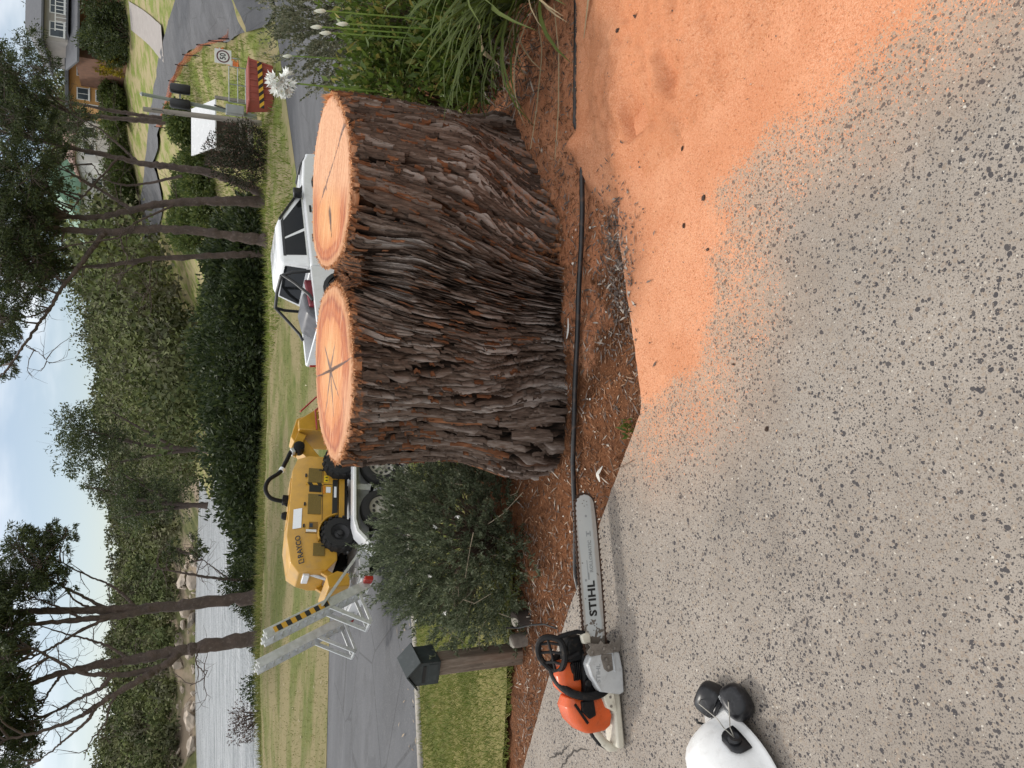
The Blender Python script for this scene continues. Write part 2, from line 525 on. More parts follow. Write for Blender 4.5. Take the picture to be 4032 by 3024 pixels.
def make_aggregate():
    t = NT('exposed_aggregate_concrete'); v = t.coord('Object')
    warp = t.noise(v, 25, 2, 0.5, out='Color')
    vv = t.n('ShaderNodeVectorMath', operation='MULTIPLY_ADD'); t.l(warp, vv.inputs[0]); vv.inputs[1].default_value = (0.012, 0.012, 0); t.l(v, vv.inputs[2]); vv = vv.outputs[0]
    big = t.noise(v, 1.3, 4, 0.6); mid = t.noise(v, 9, 4, 0.6)
    base = t.ramp(big, [(0.3, (0.215, 0.184, 0.155)), (0.7, (0.345, 0.303, 0.260))])
    base = t.mix(t.mr(mid, 0.4, 0.7, 0, 0.3), base, (0.37, 0.326, 0.280))
    fine = t.noise(v, 260, 3, 0.75)
    base = t.mix(t.mr(fine, 0.50, 0.64, 0, 0.75), base, (0.10, 0.088, 0.08))
    base = t.mix(t.mr(t.noise(v, 330, 2, 0.6), 0.68, 0.76, 0, 0.3), base, (0.52, 0.48, 0.42))
    h = None
    for sc, thr, dark in ((54, 0.36, 0.58), (80, 0.42, 0.80), (125, 0.44, 0.80), (225, 0.46, 0.78)):
        d = t.voro(vv, sc); cc = t.voro(vv, sc, out='Color')
        sp = t.n('ShaderNodeSeparateColor'); t.l(cc, sp.inputs[0])
        size = t.math('MULTIPLY', sp.outputs[1], thr)
        m = t.math('LESS_THAN', t.math('ADD', d, t.math('MULTIPLY', t.noise(v, sc * 5, 2), 0.14)), t.math('ADD', size, 0.11))
        pres = t.math('GREATER_THAN', sp.outputs[0], 1 - dark)
        m = t.math('MULTIPLY', m, pres)
        pc = t.ramp(sp.outputs[2], [(0.0, (0.045, 0.042, 0.046)), (0.45, (0.09, 0.08, 0.075)), (0.72, (0.22, 0.175, 0.14)), (0.97, (0.30, 0.25, 0.20)), (0.99, (0.50, 0.46, 0.40) if sc > 120 else (0.26, 0.21, 0.17))], 'LINEAR')
        base = t.mix(t.math('MULTIPLY', m, 0.95), base, pc)
        hh = t.math('MULTIPLY', m, t.math('SUBTRACT', 1.0, d))
        h = hh if h is None else t.math('MAXIMUM', h, hh)
    # sawdust that has settled between the pebbles
    du = t.attr('dust'); sd, a, c = mat_sawdust(t, v)
    r1 = t.n('ShaderNodeSeparateColor'); t.l(t.voro(v, 330, out='Color'), r1.inputs[0])
    r2 = t.n('ShaderNodeSeparateColor'); t.l(t.voro(v, 150, out='Color'), r2.inputs[0])
    rnd = t.math('ADD', t.math('MULTIPLY', r1.outputs[0], 0.6), t.math('MULTIPLY', r2.outputs[0], 0.4))
    big2 = t.math('MULTIPLY', t.math('SUBTRACT', t.noise(v, 7, 5, 0.65), 0.5), 0.9)
    dm = t.math('SUBTRACT', t.math('ADD', t.math('MULTIPLY', du, 1.25), t.math('MULTIPLY', big2, t.mr(du, 0.0, 0.3))), t.math('ADD', rnd, t.math('MULTIPLY', h, 0.22)))
    dm = t.mr(dm, -0.06, 0.16, 0, 1)
    dm = t.math('MULTIPLY', dm, t.mr(du, 0.0, 0.08))
    # grey-pink film where the dust is thin
    base = t.mix(t.math('MULTIPLY', t.mr(du, 0.0, 0.6, 0, 0.8, False), t.math('SUBTRACT', 1.0, t.math('MULTIPLY', t.math('GREATER_THAN', h, 0.05), 0.6))), base, (0.52, 0.325, 0.205))
    col = t.mix(dm, base, sd)
    t.go(col, 0.85, spec=0.25)
    hh = t.math('ADD', t.math('MULTIPLY', h, 0.8), t.math('MULTIPLY', fine, 0.4))
    t.bump(hh, 0.5, 0.004)
    return t.m
def make_soil():
    t = NT('bark_mulch_soil'); v = t.coord('Object')
    a = t.noise(v, 40, 6, 0.75, dist=0.6); b = t.noise(v, 6, 4, 0.6); c = t.noise(v, 190, 3, 0.7)
    col = t.ramp(a, [(0.28, (0.045, 0.02, 0.011)), (0.5, (0.155, 0.066, 0.032)), (0.7, (0.30, 0.14, 0.07))])
    col = t.mix(t.mr(b, 0.42, 0.66, 0, 0.5), col, (0.27, 0.11, 0.05))
    col = t.mix(t.mr(c, 0.55, 0.7, 0, 0.5), col, (0.05, 0.035, 0.025))
    du = t.attr('dust'); sd, _, _ = mat_sawdust(t, v)
    dm = t.mr(t.math('ADD', du, t.math('MULTIPLY', t.math('SUBTRACT', t.noise(v, 26, 5, 0.7), 0.5), 1.1)), 0.30, 0.62, 0, 0.95)
    dm = t.math('MULTIPLY', dm, t.mr(du, 0.0, 0.15))
    col = t.mix(dm, col, sd)
    t.go(col, 0.95, spec=0.1)
    t.bump(t.math('ADD', a, t.math('MULTIPLY', c, 0.5)), 0.9, 0.02)
    return t.m
def make_grass_ground(name, g1, g2, dry, soil=(0.16, 0.12, 0.08), stretch=0.0):
    t = NT(name); v = t.coord('Object')
    if stretch:
        v = t.coord('Object', (1, 1, 1), (0, 0, -stretch))
        mp = t.n('ShaderNodeMapping'); t.l(v, mp.inputs[0]); mp.inputs['Scale'].default_value = (0.55, 1, 1); v = mp.outputs[0]
    a = t.noise(v, 0.55, 6, 0.62); b = t.noise(v, 5, 5, 0.65); c = t.noise(v, 60, 4, 0.7)
    col = t.ramp(b, [(0.3, g1), (0.7, g2)])
    col = t.mix(t.mr(a, 0.40, 0.58, 0, 0.95), col, dry)
    col = t.mix(t.mr(c, 0.50, 0.72, 0, 0.45), col, tuple(x * 0.4 for x in g1))
    col = t.mix(t.mr(t.noise(v, 2.1, 5, 0.7), 0.60, 0.72, 0, 0.6), col, soil)
    t.go(col, 0.95, spec=0.1)
    t.bump(t.math('ADD', c, b), 0.7, 0.04)
    return t.m
def make_asphalt():
    t = NT('worn_asphalt'); v = t.coord('Object')
    rv = t.coord('Object', (1, 1, 1), (0, 0, -R(28)))
    mp = t.n('ShaderNodeMapping'); t.l(rv, mp.inputs[0]); mp.inputs['Scale'].default_value = (0.05, 1, 1)
    st = t.noise(mp.outputs[0], 1.2, 4, 0.6)
    b = t.noise(v, 3, 5, 0.6); c = t.noise(v, 160, 3, 0.7)
    col = t.ramp(st, [(0.3, (0.075, 0.077, 0.084)), (0.7, (0.115, 0.117, 0.125))])
    col = t.mix(t.mr(b, 0.4, 0.7, 0, 0.4), col, (0.085, 0.086, 0.092))
    col = t.mix(t.mr(t.noise(v, 0.8, 4, 0.6), 0.5, 0.58, 0, 0.5), col, (0.062, 0.063, 0.068))
    col = t.mix(t.mr(t.voro(t.coord('Object'), 0.55, 'DISTANCE_TO_EDGE'), 0.012, 0.004, 0, 0.55), col, (0.035, 0.035, 0.037))
    col = t.mix(t.mr(t.noise(v, 38, 4, 0.75), 0.54, 0.68, 0, 0.7), col, (0.17, 0.165, 0.16))
    col = t.mix(t.mr(c, 0.5, 0.7, 0, 0.6), col, (0.19, 0.185, 0.18))
    col = t.mix(t.mr(t.noise(v, 11, 5, 0.7), 0.66, 0.72, 0, 0.5), col, (0.2, 0.18, 0.15))
    t.go(col, 0.85, spec=0.3); t.bump(c, 0.35, 0.008)
    return t.m
M_AGG, M_SOIL, M_ASPH = make_aggregate(), make_soil(), make_asphalt()
M_LAWN = make_grass_ground('near_lawn_turf', (0.10, 0.125, 0.03), (0.19, 0.185, 0.06), (0.27, 0.235, 0.095))
M_FLAWN = make_grass_ground('far_lawn_turf', (0.11, 0.135, 0.04), (0.19, 0.19, 0.07), (0.265, 0.222, 0.12), stretch=R(25))
M_SLOPE = make_grass_ground('rough_slope_grass', (0.12, 0.17, 0.035), (0.26, 0.28, 0.08), (0.36, 0.30, 0.17), soil=(0.28, 0.22, 0.16))
M_KERB = worn('kerb_concrete', (0.30, 0.275, 0.24), 0.9, 0.25, 5, bump=0.5, dirt=(0.12, 0.10, 0.08), dirt_amt=0.6)

# ---- driveway: fine where the camera stands near, coarse beyond
def _dedge(px, py): return inpoly_dist(px, py, DRIVE_POLY)
xs = np.arange(-2.6, 2.61, 0.03)
Y0 = -1.0
vv = []; nrow = 150
Xg = np.repeat(xs[:, None], nrow, 1)
Yg = Y0 + (edge_y(xs)[:, None] - Y0) * (np.linspace(0, 1, nrow)[None, :] ** 0.8)
Yg[:, -1] += 0.006 * noise(xs * 30, 3.3)
Zg = np.zeros_like(Xg) + 0.0015 * fbm(Xg * 3, Yg * 3, 0, 2)
V = np.stack([Xg, Yg, Zg], -1).reshape(-1, 3)
Fq = grid_faces(len(xs), nrow)[:, ::-1]
# a real edge, 9 cm deep
Vb = np.stack([xs, Yg[:, -1] - 0.004, np.full(len(xs), -0.09)], -1)
top = np.arange(len(xs)) * nrow + nrow - 1; bot = len(V) + np.arange(len(xs))
Fe = np.stack([top[:-1], bot[:-1], bot[1:], top[1:]], -1)[:, ::-1]
V = np.concatenate([V, Vb]); Fq = np.concatenate([Fq, Fe])
drive = tag(mesh_np('driveway', V, Fq, M_AGG, None, True, {'dust': dust_f(V[:, 0], V[:, 1])}), kind='structure')
drive.data.set_sharp_from_angle(angle=R(50))
mb = MB()
for sx in (-1, 1):
    e = [(x, y) for x, y in DRIVE_EDGE if (x < -2.6 if sx < 0 else x > 2.6)]
    e = ([*e, (-2.6, float(edge_y(-2.6)))] if sx < 0 else [(2.6, float(edge_y(2.6))), *e])
    poly = e + ([(-2.6, -4), (-9, -4)] if sx < 0 else [(9, -4), (2.6, -4)])
    mb.prism(poly, -0.09, -0.0005, 'xy')
mb.prism([(-2.6, -4), (2.6, -4), (2.6, -1.0), (-2.6, -1.0)], -0.09, -0.0005, 'xy')
mb.build('driveway_slab', M_AGG, None, sm=False); tag(bpy.data.objects['driveway_slab'], kind='structure')
# two hairline cracks / sawn joints by the saw
# ---- garden bed
def bed_z(x, y):
    d = y - edge_y(x)
    z = h_near(x, y) - 0.035 - 0.02 * smooth(0, 0.25, d)
    z = z + 0.018 * fbm(x * 6, y * 6, 2, 4) + 0.05 * smooth(0.35, 0.9, d) * smooth(-0.2, 0.2, x)
    z = z + 0.03 * smooth(0.75, 1.2, x) * smooth(0.2, 0.5, d)
    return np.where(d < 0.02, np.minimum(z, -0.045), z)
def bed_keep(x, y):
    far = 3.6 + 1.9 * smooth(-0.95, -0.3, x) + np.where(x < -1.0, 0.42 * (-1.0 - x), 0)
    return (y > edge_y(x) - 0.12) & (y < far + 0.02)
BED_X = np.arange(-4.0, 3.6, 0.025)
def bed_dust(x, y):
    d = inpoly_dist(x, y, [(4, 4.2), (1.2, 4.0), (1.0, 3.3), (0.85, 3.0), (0.2, 2.86), (0.1, 2.7), (0.45, 2.62), (0.75, 2.3), (4, 2.0)])
    return np.clip(smooth(-0.25, 0.25, d + 0.12 * fbm(x * 5, y * 5, 4, 3)) * 1.0, 0, 1)
bed = sheet('garden_bed', BED_X, np.arange(2.05, 5.8, 0.025), bed_z, M_SOIL, bed_keep, {'dust': bed_dust})
# ---- near lawn falling to the kerb
def bed_far(x):
    x = np.asarray(x, float)
    return 3.5 + 1.9 * smooth(-0.95, -0.3, x) + np.where(x < -1.0, 0.42 * (-1.0 - x), 0)
xs = np.arange(-12.0, 14.0, 0.1); nr = 60; tt = np.linspace(0, 1, nr)
ya = np.maximum(bed_far(xs), edge_y(xs) + 0.03); yb = kn(xs) - 0.17
ya = np.minimum(ya, yb - 0.1)
X = np.repeat(xs[:, None], nr, 1); Y = ya[:, None] * (1 - tt) + yb[:, None] * tt
tag(mesh_np('near_lawn', np.stack([X, Y, h_near(X, Y) - 0.02 + 0.015 * fbm(X * 2, Y * 2, 0, 3)], -1).reshape(-1, 3), grid_faces(len(xs), nr)[:, ::-1], M_LAWN, None, True), kind='structure')
# ---- kerb, road, far lawn (s runs along the road, t across it)
def strip(name, ss, ts, zf, mat, sm=True):
    S, T_ = np.meshgrid(ss, ts, indexing='ij'); X, Y = xy(S, T_)
    return tag(mesh_np(name, np.stack([X, Y, zf(S, T_, X, Y)], -1).reshape(-1, 3), grid_faces(len(ss), len(ts))[:, ::-1], mat, None, sm), kind='structure')
ss = np.arange(-22, 60, 0.5)
strip('road', ss, np.linspace(T_NEAR + 0.05, T_FAR + 0.3, 26), lambda S, T_, X, Y: zs(S) + 0.05 * np.sin((T_ - T_NEAR) / 8 * math.pi) - 0.0, M_ASPH)
V = []
kp = [(-0.17, -0.12), (-0.17, 0.105), (-0.03, 0.11), (0.02, 0.095), (0.05, 0.012), (0.30, 0.010), (0.30, -0.1)]
for s_ in ss:
    for dt, dz in kp:
        x_, y_ = xy(s_, T_NEAR + dt + 0.012 * math.sin(s_ * 1.7)); V.append((x_, y_, float(zs(s_)) + dz))
tag(mesh_np('kerb', np.array(V), grid_faces(len(ss), 7)[:, ::-1], M_KERB, None, False), kind='structure')
def far_z(x, y):
    s_, t_ = st(x, y)
    ed = np.clip((t_ - T_FAR) / 1.2, 0, 1)
    z = h_far(x, y) * ed + (zs(s_) - 0.004) * (1 - ed)
    return z + ed * (0.04 * fbm(np.asarray(x) * 0.7, np.asarray(y) * 0.7, 0, 3)) + 0.012
SIDE_N = [(731, 237, 36), (725, 208, 42), (717, 190, 48), (702, 179, 54), (687, 173, 58), (659, 163, 65), (634, 158, 70), (605, 153, 78), (560, 149, 90), (515, 146, 104)]
SIDE_F = [(800, 190, 46), (762, 175, 52), (739, 168, 57), (717, 162, 62), (692, 158, 68), (667, 154, 74), (642, 150, 80), (604, 145, 90), (555, 141, 102), (510, 138, 116)]
side_n = np.array([at(*q)[:2] for q in SIDE_N]); side_f = np.array([at(*q)[:2] for q in SIDE_F])
def tz(S, T_, X, Y): return far_z(X, Y) - 0.16 * smooth(-1.2, 0.2, inpoly_dist(X, Y, np.r_[side_n[::-1], side_f]))
strip('far_lawn', np.arange(-26, 22.01, 0.5), np.concatenate([np.arange(T_FAR, 20, 0.3), np.arange(20, 37, 0.5)]), tz, M_FLAWN)
strip('hillside', np.concatenate([np.arange(22, 60, 0.7), np.arange(60, 160, 2.5)]), np.concatenate([np.arange(T_FAR, 21, 0.4), np.arange(21, 60, 0.8), np.arange(60, 180, 3.0)]), tz, M_SLOPE)
strip('shore_bank', np.arange(-60, 22.01, 2.0), np.concatenate([np.arange(36.5, 60, 1.0), np.arange(60, 180, 4.0)]), tz, M_SLOPE)
def resample(P, n):
    d = np.r_[0, np.cumsum(np.hypot(*np.diff(P, axis=0).T))]; t_ = np.linspace(0, d[-1], n)
    return np.c_[np.interp(t_, d, P[:, 0]), np.interp(t_, d, P[:, 1])]
sa = resample(np.r_[[xy(32.5, T_FAR - 0.4), xy(32.8, T_FAR + 0.6)], side_n], 90); sb = resample(np.r_[[xy(49.5, T_FAR - 0.4), xy(49, T_FAR + 1.5)], side_f], 90)
V = []
for i in range(90):
    for k in range(9):
        q = sa[i] * (1 - k / 8) + sb[i] * k / 8
        V.append((q[0], q[1], float(far_z(q[0], q[1])) + 0.09))
tag(mesh_np('side_street', np.array(V), grid_faces(90, 9), M_ASPH, None, True), kind='structure')

# ---- water and the hills beyond
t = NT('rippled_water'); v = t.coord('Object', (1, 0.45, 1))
wv = t.coord('Object', (0.22, 1, 1)); t.go(t.ramp(t.noise(wv, 0.5, 5, 0.75), [(0.36, (0.24, 0.27, 0.29)), (0.5, (0.52, 0.55, 0.57)), (0.64, (0.80, 0.82, 0.84))]), 0.4); t.b.inputs['Specular IOR Level'].default_value = 0.8  # silvery glint and darker ripple streaks are painted into the base colour
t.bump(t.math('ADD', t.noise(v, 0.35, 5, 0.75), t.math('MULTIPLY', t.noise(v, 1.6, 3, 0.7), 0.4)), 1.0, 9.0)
WATER_Z = -5.0
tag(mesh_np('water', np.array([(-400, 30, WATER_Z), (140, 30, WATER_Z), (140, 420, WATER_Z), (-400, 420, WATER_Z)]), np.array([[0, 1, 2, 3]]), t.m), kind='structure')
HILL_TOP = [(-200, 100), (-80, 104), (0, 116), (33, 112), (70, 112), (100, 124), (146, 119), (178, 126), (223, 131), (273, 126), (325, 118), (355, 110), (400, 110), (470, 100), (560, 90), (800, 90), (1000, 90)]
_hu = np.array(HILL_TOP, float)
def hill_pt(u, f):
    """f 0 at the far shore, 1 on the ridge"""
    Ysh = 250 + 40 * math.sin(u * 0.012)
    Yr_ = 430
    Y = Ysh + (Yr_ - Ysh) * f
    b = onz(u, 205, WATER_Z)
    X = (u - 384) / FPX * Y * 1.02
    vt = np.interp(u, _hu[:, 0], _hu[:, 1])
    zt = at(u, vt, Yr_)[2]
    z = WATER_Z - 1 + (zt - WATER_Z + 1) * (f ** 0.75)
    return X, Y, z
us = np.linspace(-500, 1100, 120); fs_ = np.linspace(-0.04, 1.25, 40)
V = np.array([(lambda p: (p[0], p[1], p[2]))(hill_pt(u, max(f, 0)) if f >= 0 else (hill_pt(u, 0)[0], hill_pt(u, 0)[1] - 4, WATER_Z - 1.5)) for u in us for f in fs_])
V[:, 2] += np.where(V[:, 2] > WATER_Z, 2.5 * fbm(V[:, 0] * 0.02, V[:, 1] * 0.02, 0, 4), 0)
t = NT('far_hill_ground'); v = t.coord('Object')
t.go(t.mix(t.mr(t.noise(v, 0.05, 5, 0.65), 0.42, 0.6), t.ramp(t.noise(v, 0.3, 5, 0.7), [(0.3, (0.05, 0.06, 0.025)), (0.7, (0.14, 0.14, 0.06))]), (0.24, 0.19, 0.14)), 0.95, spec=0.05)
tag(mesh_np('far_hills', V, grid_faces(len(us), len(fs_))[:, ::-1], t.m, None, True), kind='structure')
# one ground sheet to the horizon under everything
tag(mesh_np('ground', np.array([(-2500, -300, -9.5), (2500, -300, -9.5), (2500, 2600, -9.5), (-2500, 2600, -9.5)]), np.array([[0, 1, 2, 3]]), M_SLOPE), kind='structure')
# ================================================================== STUMP
ST_C = np.array((0.47, 3.26)); ST_H = 0.93
LOBE_L = np.array([(-0.34, 3.2), (-0.24, 2.98), (-0.03, 2.82), (0.16, 2.83), (0.32, 2.92), (0.415, 3.1), (0.425, 3.3), (0.385, 3.5), (0.27, 3.63), (0.1, 3.67), (-0.1, 3.63), (-0.25, 3.5)])
LOBE_R = np.array([(0.515, 3.32), (0.51, 3.1), (0.57, 2.94), (0.7, 2.86), (0.86, 2.87), (1.02, 2.94), (1.17, 3.1), (1.28, 3.3), (1.26, 3.5), (1.12, 3.66), (0.92, 3.69), (0.70, 3.65), (0.575, 3.5)])
def closed_curve(P, n):
    """periodic cubic through the points"""
    m = len(P); t = np.arange(n) / n * m; i = np.floor(t).astype(int); f = (t - i)[:, None]
    p0, p1, p2, p3 = P[(i - 1) % m], P[i % m], P[(i + 1) % m], P[(i + 2) % m]
    return 0.5 * (2 * p1 + (p2 - p0) * f + (2 * p0 - 5 * p1 + 4 * p2 - p3) * f * f + (3 * p1 - p0 - 3 * p2 + p3) * f ** 3)
def polar_of(poly_list, c, th):
    r = np.zeros(len(th))
    for P in poly_list:
        Q = closed_curve(P, 400) - c
        a = np.r_[Q, Q[:1]]
        for k in range(len(Q)):
            p, q = a[k], a[k + 1]
            # ray/segment
            e = q - p
            den = np.cos(th) * e[1] - np.sin(th) * e[0]
            with np.errstate(divide='ignore', invalid='ignore'):
                tt = (p[0] * e[1] - p[1] * e[0]) / den
                ss = (p[0] * np.sin(th) - p[1] * np.cos(th)) / den
            ok = (np.abs(den) > 1e-9) & (ss >= -1e-6) & (ss <= 1 + 1e-6) & (tt > 0)
            r = np.where(ok & (tt > r), tt, r)
    return r
_thk = np.linspace(-math.pi, math.pi, 721)
_rtop = polar_of([LOBE_L, LOBE_R], ST_C, _thk)
_gapw = _rtop < 0.16
BASE_PTS = np.array([(-0.42, 3.25), (-0.40, 3.06), (-0.29, 2.945), (-0.02, 2.905), (0.3, 2.93), (0.6, 2.96), (0.84, 3.01), (1.05, 3.14), (1.24, 3.27), (1.38, 3.42), (1.36, 3.62), (1.1, 3.78), (0.6, 3.82), (0.1, 3.8), (-0.3, 3.62)])
_rbase = polar_of([BASE_PTS], ST_C, _thk)
# smooth the notch so that the body stays star-shaped
_notch_f, _notch_b = 0.30, 0.30
_rtop = np.maximum(_rtop, 0.27)
_k = np.hanning(15); _k /= _k.sum()
_rtop = np.convolve(np.r_[_rtop[-8:-1], _rtop, _rtop[1:8]], _k, 'valid')[:721]
def stump_r(th, w):
    top = np.interp(th, _thk, _rtop); base = np.interp(th, _thk, _rbase)
    hull = np.interp(th, _thk, _rhull)
    s = smooth(0.0, 0.5, w)
    r = base * (1 - s) + hull * s
    c = smooth(0.74, 0.99, w)
    return r * (1 - c) + top * c
# hull: the waist, without the cleft between the two stems
_hp = np.r_[LOBE_L[[11, 0, 1, 2, 3]], [(0.46, 2.845)], LOBE_R[[3, 4, 5, 6, 7, 8, 9, 10]], [(0.46, 3.69)], LOBE_L[[9, 10]]]
_rhull = polar_of([_hp], ST_C, _thk)
def bark_shear(th, w):
    # the grain leans: going down it drifts to the viewer's left across the middle
    d = np.abs(((th + math.pi * 0.47 + math.pi) % (2 * math.pi)) - math.pi)
    return -0.62 * np.exp(-(d / 0.75) ** 2) * (1 - w) ** 1.0
def worley(x, y, seed):
    """cell noise: nearest and second distance, a random number per cell, offset inside the cell"""
    xi = np.floor(x).astype(np.int64); yi = np.floor(y).astype(np.int64)
    f1 = np.full(x.shape, 9.0); f2 = np.full(x.shape, 9.0); cid = np.zeros(x.shape); oy = np.zeros(x.shape); ox = np.zeros(x.shape)
    for dx in (-1, 0, 1):
        for dy in (-1, 0, 1):
            cx, cy = xi + dx, yi + dy
            h1 = _perm[(_perm[(cx + seed * 31) & 255] + cy) & 255]; h2 = _perm[(h1 + 57) & 255]; h3 = _perm[(h1 + 131) & 255]
            px = cx + 0.1 + 0.8 * h1 / 255.0; py = cy + 0.1 + 0.8 * h2 / 255.0
            d = np.hypot(x - px, y - py); n = d < f1
            f2 = np.where(n, f1, np.minimum(f2, d)); cid = np.where(n, h3 / 255.0, cid); oy = np.where(n, y - py, oy); ox = np.where(n, x - px, ox); f1 = np.where(n, d, f1)
    return f1, f2, cid, ox, oy
def bark_h(th, w, r):
    """ridge height 0..1, red inner-bark amount and a tone per plate"""
    s = (th - bark_shear(th, w)) * 0.80            # metres of arc, roughly
    z = w * ST_H
    s2 = s + 0.030 * noise(s * 4, z * 3, 5.0) + 0.010 * noise(s * 16, z * 9, 6.0)
    z2 = z + 0.02 * noise(s * 9, z * 9, 12.0)
    n2 = noise(s2 * 45, z * 5.0, 3.0); n3 = noise(s2 * 110, z * 13, 9.0); n4 = noise(s2 * 240, z * 34, 4.0)
    # long plates (right stem and left flank), short broken plates in the middle
    A = worley(s2 * 20.0, z2 * 1.35, 1); B = worley(s2 * 30.0, z2 * 4.2, 2); Cc = worley(s2 * 52.0, z2 * 3.4, 3)
    n1 = noise(s2 * 15, z * 1.7, 0.0); crack = smooth(0.0, 0.20, np.abs(n1 + 0.30 * n2))
    def plate_h(W_, tilt):
        f1, f2, cid, ox, oy = W_
        return smooth(0.02, 0.34, f2 - f1) * (0.62 + 0.38 * cid + tilt * (-oy) * 0.35 + 0.14 * ox), cid
    ha, ca = plate_h(A, 0.5); hb_, cb = plate_h(B, 0.9); hc, cc = plate_h(Cc, 0.5)
    mid = smooth(-2.55, -2.2, th) * smooth(-1.15, -1.6, th + 0.35 * (w - 0.5))
    mid = np.clip(mid + 0.25 * noise(s * 3, z * 3, 44.0), 0, 1)
    hp = ha * (1 - mid) + hb_ * mid; tone = np.where(mid < 0.5, ca, cb)
    h = (0.38 * hp + 0.20 * hc + 0.14 * (0.5 + 0.5 * n2) + 0.13 * n3 + 0.07 * n4 + 0.10) * (0.45 + 0.55 * crack) + 0.10 * crack
    red = 0.46 + 0.40 * noise(s * 6, z * 4, 20.0) + 0.30 * (cc - 0.5) + 0.30 * noise(s2 * 40, z * 7, 22.0) - 0.25 * (hp - 0.5)
    return h, red, tone
def make_bark():
    t = NT('shaggy_stringy_bark'); v = t.coord('Object', (1, 1, 0.18))
    h = t.attr('ridge'); rd = t.attr('red'); w = t.attr('w')
    f = t.noise(v, 90, 5, 0.7); g = t.noise(v, 300, 3, 0.7)
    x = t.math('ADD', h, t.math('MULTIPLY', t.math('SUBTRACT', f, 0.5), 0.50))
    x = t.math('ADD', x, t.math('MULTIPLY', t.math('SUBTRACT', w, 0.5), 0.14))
    col = t.ramp(x, [(0.16, (0.008, 0.0055, 0.004)), (0.33, (0.040, 0.025, 0.018)), (0.48, (0.120, 0.082, 0.062)), (0.68, (0.24, 0.19, 0.162)), (0.92, (0.42, 0.37, 0.335))])  # bark's own tones, with lit ridges and shaded crevices heightened in the colour
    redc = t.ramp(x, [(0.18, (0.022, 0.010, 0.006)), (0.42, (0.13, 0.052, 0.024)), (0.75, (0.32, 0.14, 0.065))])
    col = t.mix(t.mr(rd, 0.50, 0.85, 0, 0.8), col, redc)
    # sawdust caught under the cut and on the right-hand foot
    du = t.attr('dust')
    col = t.mix(t.math('MULTIPLY', du, t.mr(t.noise(t.coord('Object'), 45, 5, 0.7), 0.42, 0.6)), col, (0.46, 0.19, 0.08))
    t.go(col, 0.9, spec=0.15)
    fl = t.noise(t.coord('Object', (1, 1, 0.07)), 130, 5, 0.7)
    t.bump(t.math('ADD', t.math('ADD', t.math('MULTIPLY', f, 0.6), t.math('MULTIPLY', g, 0.4)), fl), 0.9, 0.010)
    return t.m
M_BARK = make_bark()
stump = thing('tree_stump', 'huge twin-stemmed tree stump with shaggy dark bark and fresh orange cut tops', 'stump', (0, 0, 0))
# angles: dense towards the viewer
_na = 1150
_front = np.linspace(-math.pi * 1.04, math.pi * 0.04, 900)
_back = np.linspace(math.pi * 0.04, math.pi * 0.96, 150, endpoint=False)[1:]
TH = np.concatenate([_front, _back])
def wrap(a): return (a + math.pi) % (2 * math.pi) - math.pi
NW = 330
Wv = np.linspace(-0.09, 1.0, NW)
def top_z(x, y):
    # each stem's cut is a little tilted
    zl = ST_H + 0.012 * (x - 0.05) - 0.012 * (y - 3.2)
    zr = ST_H + 0.004 - 0.020 * (x - 0.85) + 0.008 * (y - 3.2)
    return np.where(x < 0.465, zl, zr)
def groove(x, y):
    dl = inpoly_dist(x, y, closed_curve(LOBE_L, 90)); dr = inpoly_dist(x, y, closed_curve(LOBE_R, 90))
    return smooth(0.008, -0.03, np.maximum(dl, dr))
T, Wg = np.meshgrid(wrap(TH), Wv, indexing='ij')
Rr = stump_r(T, np.clip(Wg, 0, 1))
hb, redb, toneb = bark_h(T, Wg, Rr)
big = 0.020 * noise(T * 2.2, Wg * 2.0, 31.0) + 0.016 * noise(T * 5.0, Wg * 2.2, 33.0)
amp = 0.062
gut = 0.05 * np.exp(-((T + 0.98 + 0.10 * (Wg - 0.5)) / 0.035) ** 2) * smooth(0.02, 0.25, Wg)     # long reddish furrow on the right stem
fl = 0.03 * smooth(0.28, 0.0, Wg) * np.maximum(0, noise(T * 3.4, 0.0, 40.0) * 1.5)                # root flare
Rr = Rr + big + fl - gut + amp * (hb - 0.55)
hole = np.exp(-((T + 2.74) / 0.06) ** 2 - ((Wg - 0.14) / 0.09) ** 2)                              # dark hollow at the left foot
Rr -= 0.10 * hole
PX = ST_C[0] + Rr * np.cos(T); PY = ST_C[1] + Rr * np.sin(T)
gd = groove(PX, PY)
ztop = top_z(PX, PY) - 0.075 * gd - 0.012 * np.abs(noise(T * 40, 0.3, 1.0))
PZ = np.where(Wg < 0, Wg * ST_H, Wg * ztop)
red = np.clip(redb * 0.72 + 0.55 * np.exp(-((T + 0.98) / 0.06) ** 2) + 0.25 * smooth(0.93, 0.99, Wg) + 0.2 * smooth(-1.3, -0.4, T) * smooth(0.75, 0.2, Wg) * 0, 0, 1)
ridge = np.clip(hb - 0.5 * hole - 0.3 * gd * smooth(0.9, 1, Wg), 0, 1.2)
dustb = np.clip(0.9 * smooth(0.955, 0.99, Wg) + 0.75 * smooth(0.42, 0.05, Wg + 0.12 * noise(T * 6, Wg * 5, 2)) * smooth(-1.75, -1.1, T) * smooth(0.1, -0.3, T), 0, 1)
V = np.stack([PX, PY, PZ], -1).reshape(-1, 3)
nW = NW
Fq = grid_faces(len(TH), nW)
last = (len(TH) - 1) * nW
j = np.arange(nW - 1)
Fw = np.stack([last + j, last + j + 1, j + 1, j], -1)
Fq = np.concatenate([Fq, Fw])
